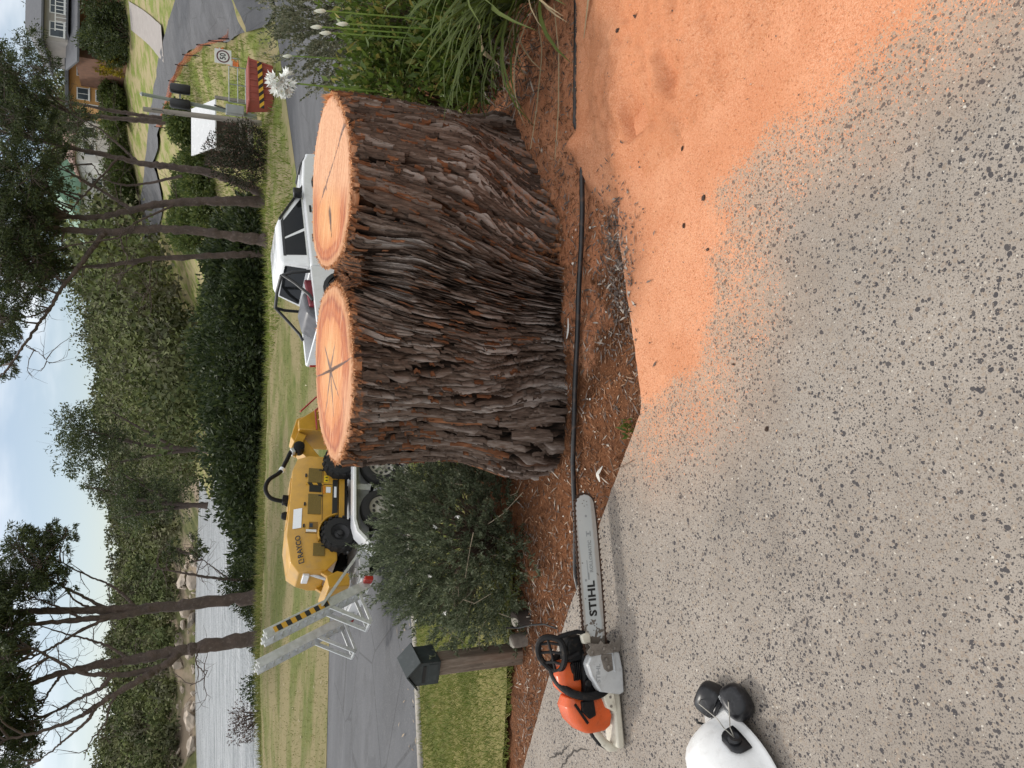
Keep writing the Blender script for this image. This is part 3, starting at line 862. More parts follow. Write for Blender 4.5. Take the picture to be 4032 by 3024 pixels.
# top cap rings (bark floor of the groove; the cut faces sit over the rest)
ring_attr = {'ridge': ridge.ravel(), 'red': red.ravel(), 'dust': dustb.ravel(), 'w': toneb.ravel()}
caps = []; capF = []; base0 = len(V)
prev = np.arange(len(TH)) * nW + nW - 1
for k, sc_ in enumerate((0.96, 0.88, 0.76, 0.62, 0.46, 0.3, 0.15, 0.04)):
    x = ST_C[0] + (PX[:, -1] - ST_C[0]) * sc_; y = ST_C[1] + (PY[:, -1] - ST_C[1]) * sc_
    z = top_z(x, y) - 0.012 - 0.085 * groove(x, y) * (1 + 0.4 * noise(x * 30, y * 30, 0.0))
    cur = base0 + k * len(TH) + np.arange(len(TH))
    caps.append(np.stack([x, y, z], -1))
    capF.append(np.stack([prev, np.roll(prev, -1), np.roll(cur, -1), cur], -1))
    prev = cur
V = np.concatenate([V] + caps)
Fq = np.concatenate([Fq] + capF)
nc = sum(len(c) for c in caps)
cx = np.concatenate(caps)
ring_attr['ridge'] = np.r_[ring_attr['ridge'], 0.35 + 0.3 * noise(cx[:, 0] * 40, cx[:, 1] * 40, 0)]
ring_attr['red'] = np.r_[ring_attr['red'], np.full(nc, 0.6)]
ring_attr['dust'] = np.r_[ring_attr['dust'], np.full(nc, 0.75)]
ring_attr['w'] = np.r_[ring_attr['w'], np.ones(nc)]
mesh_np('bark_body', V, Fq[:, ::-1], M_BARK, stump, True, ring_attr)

# ---- the two sawn faces
def make_cut(seed, pith, heart):
    t = NT('fresh_cut_wood'); v = t.coord('Object')
    e = t.attr('edge')                        # 0 at the bark, 1 at the pith
    n1 = t.noise(v, 6, 4, 0.6); n2 = t.noise(v, 45, 4, 0.7); n3 = t.noise(v, 150, 3, 0.7)
    x = t.math('ADD', e, t.math('MULTIPLY', t.math('SUBTRACT', n1, 0.5), t.mr(e, 0.0, 0.35, 0.05, 0.5)))
    fresh = t.ramp(x, [(0.0, (0.36, 0.155, 0.07)), (0.035, (0.50, 0.255, 0.13)), (0.10, (0.50, 0.22, 0.10)), (0.15, (0.30, 0.085, 0.04)), (0.21, (0.46, 0.145, 0.055)), (0.30, (0.38, 0.11, 0.045)), (0.36, (0.55, 0.21, 0.08)), (0.6, (0.62, 0.29, 0.12)), (0.8, (0.66, 0.34, 0.15)), (1.0, (0.58, 0.27, 0.11))])
    pale = t.ramp(n2, [(0.3, (0.55, 0.27, 0.145)), (0.7, (0.68, 0.39, 0.235))])
    col = t.mix(t.attr('pale'), fresh, pale)
    rings = t.n('ShaderNodeMath', operation='SINE'); t.l(t.math('MULTIPLY', t.math('ADD', x, t.math('MULTIPLY', n2, 0.03)), 170.0), rings.inputs[0])
    col = t.mix(t.mr(rings.outputs[0], 0.1, 1.0, 0, 0.22), col, (0.36, 0.13, 0.05))
    sv2 = t.coord('Object', (1, 1, 1), (0, 0, 0.42)); mp2 = t.n('ShaderNodeMapping'); t.l(sv2, mp2.inputs[0]); mp2.inputs['Scale'].default_value = (0.05, 1, 1)
    marks = t.noise(mp2.outputs[0], 75, 3, 0.7)
    col = t.mix(t.mr(marks, 0.51, 0.66, 0, 0.5), col, (0.74, 0.45, 0.27))
    col = t.mix(t.mr(marks, 0.47, 0.34, 0, 0.45), col, (0.34, 0.13, 0.06))
    dk = t.attr('dark')
    dkm = t.mr(t.math('ADD', dk, t.math('MULTIPLY', t.math('SUBTRACT', n2, 0.5), 0.45)), 0.42, 0.75, 0, 0.85)
    col = t.mix(dkm, col, (0.10, 0.085, 0.085))
    col = t.mix(t.mr(n3, 0.58, 0.75, 0, 0.35), col, (0.40, 0.15, 0.06))
    t.go(col, 0.7, spec=0.25)
    sv = t.coord('Object', (1, 1, 1), (0, 0, 0.35)); mp = t.n('ShaderNodeMapping'); t.l(sv, mp.inputs[0]); mp.inputs['Scale'].default_value = (0.08, 1, 1)
    t.bump(t.math('ADD', t.noise(mp.outputs[0], 120, 3, 0.6), t.math('MULTIPLY', n3, 0.5)), 0.5, 0.008)
    return t.m
def cut_face(poly, pith, crack_dirs, pale_fn, name, label):
    n = 260; nr_ = 60
    C = closed_curve(poly, n)
    c = np.array(pith)
    ang = np.arctan2(C[:, 1] - c[1], C[:, 0] - c[0])
    C = c + (C - c) * (0.985 + 0.026 * noise(ang * 5, 2.0) + 0.020 * noise(ang * 22, 5.0) + 0.014 * noise(ang * 70, 8.0))[:, None]
    ss = np.linspace(1, 0.0, nr_) ** 0.8
    P = c[None, None] + (C[None] - c) * ss[:, None, None]
    X, Y = P[..., 0], P[..., 1]
    Z = top_z(X, Y) + 0.0045 + 0.0018 * noise(X * 3 + Y * 14, Y * 30, 2.0) + 0.0015 * noise(X * 9, Y * 9, 3.0)
    edge = np.repeat((1 - ss)[:, None], n, 1)
    Z = Z - 0.010 * smooth(0.03, 0.0, edge) * (1 + noise(np.repeat(ang[None], nr_, 0) * 30, 1.0))
    dark = np.zeros_like(X)
    for (ax, ay), (bx, by), wd, st_ in crack_dirs:
        e = np.array((bx - ax, by - ay)); q = np.clip(((X - ax) * e[0] + (Y - ay) * e[1]) / (e @ e), 0, 1)
        d = np.hypot(X - ax - q * e[0], Y - ay - q * e[1])
        w_ = wd * (1 - 0.75 * q)
        m = np.exp(-(d / w_) ** 2)
        dark = np.maximum(dark, st_ * m)
        if st_ >= 1: Z = Z - 0.012 * np.exp(-(d / (w_ * 0.5)) ** 2)
    V = np.stack([X, Y, Z], -1).reshape(-1, 3)
    Fq = grid_faces(nr_, n, True)
    # rim down to the bark
    rim = np.stack([C[:, 0], C[:, 1], top_z(C[:, 0], C[:, 1]) - 0.035], -1)
    i = np.arange(n); Fr = np.stack([len(V) + i, len(V) + (i + 1) % n, (i + 1) % n, i], -1)
    V = np.concatenate([V, rim]); Fq = np.concatenate([Fq, Fr])
    z0 = np.zeros(n)
    o = mesh_np(name, V, Fq, make_cut(1, pith, 0), stump, True, {'edge': np.r_[edge.ravel(), z0], 'dark': np.r_[dark.ravel(), z0], 'pale': np.r_[pale_fn(X, Y).ravel(), z0]})
    o['label'] = label
    return o
PL, PR = (0.06, 3.26), (0.72, 3.24)
cut_face(LOBE_L, PL, [(PL, (0.10, 2.80), 0.013, 1.0), (PL, (0.03, 3.72), 0.010, 1.0), (PL, (-0.14, 3.2), 0.026, 0.85), (PL, (-0.14, 3.40), 0.022, 0.8), (PL, (0.17, 3.40), 0.026, 0.85), (PL, (0.18, 3.14), 0.022, 0.8), (PL, (-0.07, 3.05), 0.016, 0.8), (PL, (-0.2, 3.3), 0.014, 0.6), ((-0.06, 2.98), (-0.14, 2.97), 0.010, 0.9), ((0.27, 2.98), (0.16, 2.93), 0.022, 0.55), (PL, (0.05, 3.28), 0.055, 0.8)],
         lambda x, y: 0.75 * smooth(3.08, 2.9, y) * smooth(0.1, -0.1, x), 'cut_face', 'left sawn face with star-shaped dark crack at its heart')
cut_face(LOBE_R, PR, [((0.75, 3.25), (0.63, 3.19), 0.030, 1.0), ((0.86, 3.42), (1.05, 2.94), 0.015, 1.0), ((0.86, 3.42), (0.78, 3.62), 0.007, 0.8), ((1.04, 2.98), (0.98, 3.12), 0.03, 0.7), ((0.86, 3.32), (0.93, 3.36), 0.01, 0.8)],
         lambda x, y: smooth(0.74, 0.92, x + 0.25 * (3.25 - y)), 'cut_face', 'right sawn face, pale salmon sapwood with diagonal crack')
# ---- split that runs down from the left face
M_SPLIT = worn('dark_split_wood', (0.03, 0.015, 0.01), 0.9, 0.3, 30)
# ---- loose bark plates: the largest ones singly, the small shreds as one mass
def surf_pt(th, w, lift=0.0):
    r = stump_r(np.asarray(th), np.clip(w, 0, 1)) + 0.020 * noise(np.asarray(th) * 2.2, np.asarray(w) * 2.0, 31.0) + 0.016 * noise(np.asarray(th) * 5.0, np.asarray(w) * 2.2, 33.0) + lift
    return np.stack([ST_C[0] + r * np.cos(th), ST_C[1] + r * np.sin(th), np.asarray(w) * ST_H], -1)
def plate_mat(name, a, b):
    t = NT(name); v = t.coord('Object', (1, 1, 0.15))
    f = t.noise(v, 110, 5, 0.7); g = t.n('ShaderNodeNewGeometry')
    oi = t.n('ShaderNodeObjectInfo')
    k = t.math('ADD', t.math('MULTIPLY', f, 0.75), t.math('MULTIPLY', t.math('ADD', oi.outputs['Random'], g.outputs['Random Per Island']), 0.16))
    t.go(t.ramp(k, [(0.3, tuple(x * 0.25 for x in a)), (0.55, a), (0.85, b)]), 0.92, spec=0.12)
    t.bump(f, 0.9, 0.005)
    return t.m
M_PL1 = plate_mat('grey_bark_plate', (0.135, 0.095, 0.074), (0.33, 0.28, 0.245))
M_PL2 = plate_mat('red_bark_plate', (0.19, 0.08, 0.04), (0.44, 0.21, 0.105))
def plate_geo(th0, w0, length, width, lift, r_):
    ns = 6
    q = np.linspace(-0.5, 0.5, ns)
    w = w0 + q * length / ST_H
    slope = (bark_shear(th0, np.array(w0 + 0.05)) - bark_shear(th0, np.array(w0 - 0.05))) / 0.1
    th = th0 + slope * (w - w0) * 1.0 + 0.003 * r_.normal(size=ns)
    wd = width * (0.45 + 0.55 * np.sin((q + 0.5) * math.pi)) * (0.9 + 0.2 * r_.random(ns)) / 0.75
    lf = lift * (0.35 + 2.2 * np.abs(q) ** 2 * r_.random()) + 0.004
    a = surf_pt(th - wd / 2, w, lf * 0.7); m = surf_pt(th, w, lf + 0.006); b = surf_pt(th + wd / 2, w, lf * 0.7)
    a2 = surf_pt(th - wd / 2, w, lf * 0.7 - 0.008); b2 = surf_pt(th + wd / 2, w, lf * 0.7 - 0.008)
    V = np.stack([a2, a, m, b, b2], 1).reshape(-1, 3)
    Fq = grid_faces(ns, 5)
    return V, Fq
_r = np.random.default_rng(11)
for k in range(120):
    th0 = -math.pi + _r.random() * math.pi * 1.0 + 0.0; w0 = 0.08 + 0.84 * _r.random()
    if w0 > 0.85 and abs(th0 + 1.57) < 0.25: continue
    L_ = (0.10 + 0.16 * _r.random()) * (0.7 if -2.4 < th0 < -1.4 else 1.25); Wd_ = (0.014 + 0.026 * _r.random()) * (1.5 if th0 > -1.35 else 1.0)
    if w0 + L_ / ST_H / 2 > 0.975: w0 = 0.97 - L_ / ST_H / 2
    V, Fq = plate_geo(th0, w0, L_, Wd_, 0.010 + 0.008 * _r.random(), _r)
    mesh_np('bark_plate', V, Fq, M_PL2 if _r.random() < 0.14 else M_PL1, stump, False)
VV, FF, off = [], [], 0
for k in range(900):
    th0 = -math.pi * 1.02 + _r.random() * math.pi * 1.04; w0 = 0.03 + 0.93 * _r.random()
    V, Fq = plate_geo(th0, w0, 0.03 + 0.07 * _r.random(), 0.004 + 0.012 * _r.random(), 0.010 + 0.010 * _r.random(), _r)
    VV.append(V); FF.append(Fq + off); off += len(V)
sh = mesh_np('bark_shreds', np.concatenate(VV), np.concatenate(FF), M_PL1, stump, False); sh['kind'] = 'stuff'
VV, FF, off = [], [], 0
for k in range(260):
    th0 = -math.pi * 1.02 + _r.random() * math.pi * 1.04; w0 = 0.03 + 0.945 * _r.random() ** 0.6
    V, Fq = plate_geo(th0, w0, 0.02 + 0.06 * _r.random(), 0.004 + 0.010 * _r.random(), 0.012 + 0.010 * _r.random(), _r)
    VV.append(V); FF.append(Fq + off); off += len(V)
sh = mesh_np('red_bark_shreds', np.concatenate(VV), np.concatenate(FF), M_PL2, stump, False); sh['kind'] = 'stuff'
# fringe of splinters round the cut
VV, FF, off = [], [], 0
for P in (LOBE_L, LOBE_R):
    C = closed_curve(P, 900); c = P.mean(0)
    for k in range(1500):
        q = C[_r.integers(900)]; o_ = (q - c) / np.linalg.norm(q - c)
        z = float(top_z(q[0], q[1]))
        p0 = np.array((*(q + o_ * (-0.012 + 0.016 * _r.random())), z - 0.004 + 0.004 * _r.random()))
        d = np.array((*(o_ * (0.4 + 0.6 * _r.random())), -0.9 * _r.random() + 0.35)) + 0.5 * _r.normal(size=3)
        d /= np.linalg.norm(d); s_ = np.cross(d, _r.normal(size=3)); s_ /= np.linalg.norm(s_)
        L_ = 0.006 + 0.012 * _r.random(); w_ = 0.0012 + 0.0025 * _r.random()
        VV.append(np.array([p0 - s_ * w_, p0 + s_ * w_, p0 + d * L_])); FF.append(np.array([[0, 1, 2]]) + off); off += 3
M_SPL = worn('pale_splinters', (0.60, 0.30, 0.14), 0.8, 0.4, 40, bump=0)
sh = mesh_np('splinter_fringe', np.concatenate(VV), np.concatenate(FF), M_SPL, stump, False); sh['kind'] = 'stuff'
# the tall splinter crown at the right rim
mb = MB()
for k in range(16):
    a = -0.25 + 0.6 * k / 15
    q = np.array((1.16, 3.33)) + np.array((math.cos(a) * 0.105, math.sin(a) * 0.2 - 0.03)); z = float(top_z(q[0], q[1])) - 0.02
    h_ = 0.035 + 0.035 * _r.random()
    mb.add([(q[0] - 0.008, q[1] - 0.01, z), (q[0] + 0.008, q[1] - 0.006, z), (q[0] + 0.002, q[1] + 0.012, z), (q[0] + 0.006 * _r.normal(), q[1], z + h_)], [(0, 1, 3), (1, 2, 3), (2, 0, 3)])
mb.build('splinter_crown', M_SPL, stump, sm=False)
# split below the left face
mb = MB()
th_c = float(np.arctan2(2.80 - ST_C[1], 0.10 - ST_C[0]))
for (w_a, w_b, wd) in ((1.0, 0.96, 0.009), (0.96, 0.90, 0.006), (0.90, 0.86, 0.003)):
    A = surf_pt(np.array([th_c - wd, th_c + wd]), np.array([w_a, w_a]), 0.012); B = surf_pt(np.array([th_c + 0.006 - wd * 0.6, th_c + 0.006 + wd * 0.6]), np.array([w_b, w_b]), 0.014)
    mb.add([A[0], A[1], B[1], B[0]], [(0, 1, 2, 3)])
mb.build('crack', M_SPLIT, stump, sm=False)
# ================================================================== SAWDUST, MULCH, HOSE
t = NT('orange_sawdust'); v = t.coord('Object')
sd, a, c = mat_sawdust(t, v)
deep = t.attr('deep')
sd = t.mix(t.math('MULTIPLY', deep, 0.4), sd, (0.56, 0.20, 0.085))
t.go(sd, 0.95, spec=0.1); t.bump(t.math('ADD', t.math('ADD', a, t.math('MULTIPLY', c, 0.7)), t.math('MULTIPLY', t.noise(v, 30, 4, 0.6), 1.2)), 0.5, 0.007)
M_DUST = t.m
def heap_z(x, y):
    d = inpoly_dist(x, y, HEAP_POLY) + 0.035 * fbm(x * 7, y * 7, 3, 3)
    z = -0.10 + 0.092 * smooth(-0.20, -0.02, d) + 0.030 * smooth(-0.04, 0.2, d) + 0.045 * smooth(0.08, 0.5, d) + 0.013 * fbm(x * 8, y * 8, 1, 5, 0.6) * smooth(-0.05, 0.2, d) + 0.010 * np.abs(fbm(x * 3.1, y * 3.1, 6, 3)) * smooth(0, 0.3, d)
    for cx, cy, rx, ry, dz in ((0.97, 2.27, 0.075, 0.055, -0.050), (1.04, 2.05, 0.09, 0.035, -0.030), (0.97, 2.345, 0.08, 0.03, 0.030), (0.87, 2.27, 0.035, 0.06, 0.022), (1.05, 2.10, 0.08, 0.03, 0.020), (1.35, 1.9, 0.08, 0.06, -0.025), (1.45, 2.35, 0.1, 0.06, -0.025), (1.25, 1.62, 0.06, 0.05, 0.018), (1.2, 2.1, 0.12, 0.1, 0.02), (0.86, 2.40, 0.06, 0.06, 0.02), (1.08, 2.34, 0.06, 0.1, 0.022), (0.84, 2.15, 0.06, 0.1, 0.016)):
        z = z + dz * np.exp(-((x - cx) / rx) ** 2 - ((y - cy) / ry) ** 2)
    z = z + 0.050 * np.exp(-((x - 1.0) / 0.045) ** 2 - ((y - 2.72) / 0.07) ** 2)
    z = z + 0.020 * smooth(0.9, 1.05, x) * np.exp(-((y - 2.70) / 0.05) ** 2)
    sc_ = np.exp(-((x - 1.08) / 0.34) ** 2 - ((y - 2.15) / 0.32) ** 2)
    z = z + sc_ * (0.020 * fbm(x * 15, y * 15, 9, 4, 0.6) - 0.014 * smooth(0.25, 0.6, fbm(x * 5, y * 5, 11, 3))) + 0.006 * fbm(x * 24, y * 24, 14, 3) * smooth(0.0, 0.2, d)
    far = smooth(2.72, 2.9, y)
    return z * (1 - far) - 0.06 * far
xs = np.arange(0.3, 3.4, 0.014); ys = np.arange(0.3, 2.96, 0.014)
X, Y = np.meshgrid(xs, ys, indexing='ij'); Z = heap_z(X, Y) + 0.0025 * rng.normal(size=X.shape)
Fq = grid_faces(len(xs), len(ys))[:, ::-1]; k = (Z > -0.09).ravel(); Fq = Fq[k[Fq].any(1)]
hd = smooth(0.0, 0.5, inpoly_dist(X, Y, HEAP_POLY)) * smooth(0.1, 0.6, 0.5 + fbm(X * 2.2, Y * 2.2, 8, 4))
tag(mesh_np('sawdust', np.stack([X, Y, Z], -1).reshape(-1, 3), Fq, M_DUST, None, True, {'deep': hd.ravel()}), 'broad drift of orange sawdust spread over driveway and bed', 'sawdust', kind='stuff')

def chips(name, n, sampler, Lr, Wr, mat, label, cat, flat=0.35, zf=None, seed=5, lift=0.002):
    r_ = np.random.default_rng(seed)
    P = sampler(n, r_)
    P = np.c_[P, zf(P[:, 0], P[:, 1]) + lift]
    an = r_.random(len(P)) * 2 * math.pi
    D = np.c_[np.cos(an), np.sin(an), flat * r_.normal(size=len(P))]
    N = np.c_[flat * r_.normal(size=(len(P), 2)), np.ones(len(P))]
    L_ = Lr[0] + (Lr[1] - Lr[0]) * r_.random(len(P)) ** 2; W_ = Wr[0] + (Wr[1] - Wr[0]) * r_.random(len(P))
    V, F_ = leaves_np(P, D, N, L_, W_, 0.2)
    V[:, 2] = np.maximum(V[:, 2], np.repeat(P[:, 2], 4) - 0.001)
    return tag(mesh_np(name, V, F_, mat), label, cat, kind='stuff')
def drive_or_heap(x, y): return np.maximum(heap_z(x, y), np.where(y < edge_y(x), 0.0, bed_z(x, y)))
def samp_dust(n, r_):
    P = np.c_[-0.2 + 3.0 * r_.random(n * 3), 0.9 + 1.9 * r_.random(n * 3)]
    p = dust_f(P[:, 0], P[:, 1]) ** 1.3
    return P[r_.random(len(P)) < p][:n]
M_CH1 = leafmat('sawdust_shavings', (0.58, 0.21, 0.08), (0.85, 0.46, 0.23), (0.36, 0.13, 0.05), 0.9, 0)
chips('sawdust_shavings', 30000, samp_dust, (0.003, 0.011), (0.001, 0.003), M_CH1, 'fine orange wood shavings lying all over the sawdust', 'shavings', 0.4, drive_or_heap)
def samp_bed(n, r_):
    P = np.c_[-3.6 + 5.6 * r_.random(n * 3), 2.15 + 1.7 * r_.random(n * 3)]
    k = (P[:, 1] > edge_y(P[:, 0]) - 0.03 * r_.random(len(P))) & (P[:, 1] < 3.3 + 0.3 * np.clip(-P[:, 0] - 1, 0, 3) + 0.25 * r_.random(len(P)))
    return P[k][:n]
M_CH2 = leafmat('bark_mulch_chips', (0.085, 0.035, 0.018), (0.27, 0.115, 0.05), (0.40, 0.27, 0.18), 0.95, 0)
chips('mulch', 15000, samp_bed, (0.008, 0.05), (0.002, 0.008), M_CH2, 'loose red-brown bark mulch and fibres round the stump', 'mulch', 0.3, bed_z, 6)
M_CH3 = leafmat('grey_bark_litter', (0.06, 0.045, 0.038), (0.21, 0.165, 0.14), (0.55, 0.48, 0.40), 0.95, 0)
chips('bark_litter', 3200, lambda n, r_: samp_bed(n * 2, r_)[lambda P: (P[:, 0] > -0.6) & (P[:, 1] < 3.0)][:n] if False else samp_bed(n, r_), (0.015, 0.07), (0.003, 0.010), M_CH3, 'grey flakes of shed bark littering the garden bed', 'litter', 0.35, bed_z, 8, 0.004)
def samp_patch(n, r_):
    P = np.c_[0.45 + 0.30 * r_.normal(size=n) * 0.55, 2.47 + 0.09 * r_.normal(size=n)]
    return P
chips('bark_crumbs', 900, samp_patch, (0.010, 0.045), (0.004, 0.011), M_CH3, 'dark patch of bark fragments between hose and pale sawdust', 'litter', 0.4, lambda x, y: drive_or_heap(x, y) + 0.002, 9, 0.003)
def samp_thin(n, r_): return np.c_[-2.4 + 4.4 * r_.random(n), 0.8 + 2.4 * r_.random(n)]
chips('grit', 500, lambda n, r_: (lambda P: P[P[:, 1] < edge_y(P[:, 0])])(samp_thin(n, r_)), (0.003, 0.012), (0.001, 0.003), M_CH3, 'sparse specks of sawdust and bark on the driveway', 'grit', 0.3, lambda x, y: np.maximum(0.0, heap_z(x, y)) + 0.001, 10)
M_PALE = leafmat('pale_petals', (0.75, 0.72, 0.62), (0.85, 0.83, 0.78), None, 0.8, 0.2)
chips('petal_litter', 26, lambda n, r_: np.c_[-0.75 + 1.5 * r_.random(n), 2.62 + 0.3 * r_.random(n)], (0.012, 0.03), (0.006, 0.014), M_PALE, 'white fallen petals dotted over the mulch', 'petals', 0.5, lambda x, y: bed_z(x, y) + 0.006, 12)

chips('bark_specks', 420, samp_dust, (0.004, 0.013), (0.002, 0.006), M_CH3, 'dark bark specks peppering the sawdust', 'litter', 0.4, drive_or_heap, 23, 0.002)
# dark bark crumbs one can count on the sawdust and concrete
M_CRUMB = worn('dark_bark_crumb', (0.06, 0.035, 0.025), 0.9, 0.5, 60, bump=0.5)
_r = np.random.default_rng(21)
cm = []
for k in range(3):
    bm = bmesh.new(); bmesh.ops.create_icosphere(bm, subdivisions=2, radius=1.0)
    for vtx in bm.verts:
        vtx.co *= 0.75 + 0.5 * _r.random()
        vtx.co.x *= 1.5; vtx.co.z *= 0.55
    me = bpy.data.meshes.new('bark_crumb'); bm.to_mesh(me); bm.free(); me.materials.append(M_CRUMB); cm.append(me)
for k, (x, y, s_) in enumerate([(0.6, 1.91, 0.0075), (0.43, 1.89, 0.005), (0.79, 2.02, 0.006), (1.3, 2.2, 0.008), (1.3, 2.31, 0.007), (0.53, 2.01, 0.006), (0.06, 1.77, 0.005), (-0.13, 1.63, 0.006), (1.05, 1.36, 0.007)]):
    o = bpy.data.objects.new('bark_crumb', cm[k % 3]); COL.objects.link(o)
    o.location = (x, y, float(drive_or_heap(x, y)) + s_ * 0.4); o.scale = (s_,) * 3; o.rotation_euler = (0.3 * k, 0.2, k * 1.3)
    tag(o, 'small dark crumb of bark lying on the dusted driveway', 'bark crumb', 'bark crumbs on the driveway')

# black irrigation pipe across the bed
M_PIPE = worn('black_poly_pipe', (0.012, 0.012, 0.013), 0.38, 0.3, 8, bump=0.1, dirt=(0.20, 0.10, 0.055), dirt_amt=0.35)
pp = []
for x, y, dz in [(-0.98, 2.735, 0.0), (-0.82, 2.775, 0.012), (-0.6, 2.80, 0.02), (-0.34, 2.815, 0.02), (0.0, 2.80, 0.02), (0.26, 2.76, 0.022), (0.5, 2.73, 0.025), (0.74, 2.715, 0.03), (0.90, 2.725, 0.02), (1.0, 2.73, 0.0), (1.10, 2.74, 0.018), (1.24, 2.755, 0.018), (1.52, 2.76, 0.015), (1.9, 2.76, 0.01), (2.4, 2.78, 0.0)]:
    pp.append((x, y, max(float(bed_z(x, y)) + 0.010 + dz, float(heap_z(x, y)) + 0.006 if x > 1.05 else -1)))
pp = np.array(pp); tt_ = np.linspace(0, len(pp) - 1, 90)
pts = np.c_[[np.interp(tt_, np.arange(len(pp)), pp[:, k]) for k in range(3)]].T
pts[:, 2] += 0.004 * noise(pts[:, 0] * 3, 1.0)
pts[:, 1] += 0.006 * noise(pts[:, 0] * 2.5, 4.0)
tag(MB().tube(pts, 0.0115, 10).build('garden_hose', M_PIPE), 'long black poly irrigation pipe lying across the bed below the stump', 'hose')

# ================================================================== CHAINSAW
M_ORANGE = worn('saw_orange_plastic', (0.56, 0.085, 0.014), 0.35, 0.15, 14, bump=0.15, dirt=(0.28, 0.09, 0.04), dirt_amt=0.3)
M_BLACK = worn('saw_black_plastic', (0.006, 0.006, 0.0065), 0.6, 0.35, 18, bump=0.25, dirt=(0.07, 0.05, 0.035), dirt_amt=0.4)
M_BLACK.node_tree.nodes['Principled BSDF'].inputs['Specular IOR Level'].default_value = 0.22
M_SILVER = worn('saw_silver_magnesium', (0.52, 0.53, 0.53), 0.38, 0.12, 10, metal=0.15, bump=0.12, dirt=(0.22, 0.20, 0.18), dirt_amt=0.35)
M_CREAM = worn('saw_cream_plastic', (0.60, 0.56, 0.46), 0.45, 0.12, 14, bump=0.15, dirt=(0.26, 0.21, 0.15), dirt_amt=0.45)
M_STEEL = worn('dirty_cast_steel', (0.21, 0.185, 0.16), 0.55, 0.35, 25, metal=0.5, bump=0.5, dirt=(0.07, 0.05, 0.04), dirt_amt=0.6)
M_CHAIN = worn('oily_saw_chain', (0.065, 0.036, 0.024), 0.45, 0.5, 60, metal=0.35, bump=0.5, dirt=(0.16, 0.07, 0.03), dirt_amt=0.6)
M_INK = worn('black_ink', (0.012, 0.012, 0.012), 0.5, 0.1, 10, bump=0)
M_INKG = worn('grey_ink', (0.28, 0.29, 0.29), 0.5, 0.1, 10, bump=0)
# guide bar: painted silver, worn at the root
t = NT('guide_bar_paint'); v = t.coord('Object')
wear = t.mr(t.math('ADD', t.math('SUBTRACT', t.math('MULTIPLY', t.n('ShaderNodeSeparateXYZ').outputs[0], 0.0), 0.0), t.noise(v, 45, 5, 0.7)), 0.62, 0.66)
sx = t.n('ShaderNodeSeparateXYZ'); t.l(v, sx.inputs[0])
rootw = t.mr(sx.outputs[0], 0.14, 0.0, 0, 0.30)
wear = t.mr(t.math('ADD', t.noise(v, 38, 4, 0.6), rootw), 0.66, 0.70)
edge_rust = t.mr(t.math('ADD', t.math('ABSOLUTE', t.math('SUBTRACT', sx.outputs[2], 0.102)), t.math('MULTIPLY', t.noise(v, 14, 3), 0.012)), 0.036, 0.047, 0, 0.5)
col = t.mix(t.mr(t.noise(v, 7, 4), 0.35, 0.7, 0, 0.5), (0.50, 0.53, 0.53), (0.60, 0.62, 0.61))
col = t.mix(edge_rust, col, (0.30, 0.20, 0.13))
col = t.mix(wear, col, (0.14, 0.12, 0.10))
t.go(col, 0.4, 0.25); t.bump(t.noise(v, 160, 3), 0.08, 0.002)
M_BAR = t.m
saw = thing('chainsaw', 'large orange, black and silver chainsaw standing on the driveway, bar pointing right', 'chainsaw', (-0.985, 2.385, 0.004), R(10.5))
saw.scale = (0.93, 0.93, 0.93)
# the bar outline: narrow root, slight belly, round nose
def bar_outline(off, n=14):
    zc, L_ = 0.103, 0.600
    hw = lambda x: 0.046 + 0.0035 * math.sin(max(0, min(1, x / L_)) * math.pi) - 0.006 * max(0, (x - 0.45) / 0.165) ** 2 + off
    top = [(x, zc - 0.05 * x * 0.35 + hw(x)) for x in np.linspace(-0.03, L_ - 0.034, 26)]
    bot = [(x, zc - 0.05 * x * 0.35 - hw(x)) for x in np.linspace(L_ - 0.034, -0.03, 26)]
    r_ = hw(L_ - 0.034); zt = zc - 0.05 * (L_ - 0.034) * 0.35
    nose = [(L_ - 0.034 + r_ * math.cos(a), zt + r_ * math.sin(a)) for a in np.linspace(math.pi / 2, -math.pi / 2, n + 2)[1:-1]]
    return top + nose + bot
MB().prism(bar_outline(0.0), 0.036, 0.041).build('guide_bar', M_BAR, saw, 0.0008)
bar = saw.children[0]
ol = bar_outline(0.004)
mb = MB(); P = np.array(ol[:]); d = np.r_[0, np.cumsum(np.hypot(*np.diff(P, axis=0).T))]
mb2 = MB()
nl = int(d[-1] / 0.0105)
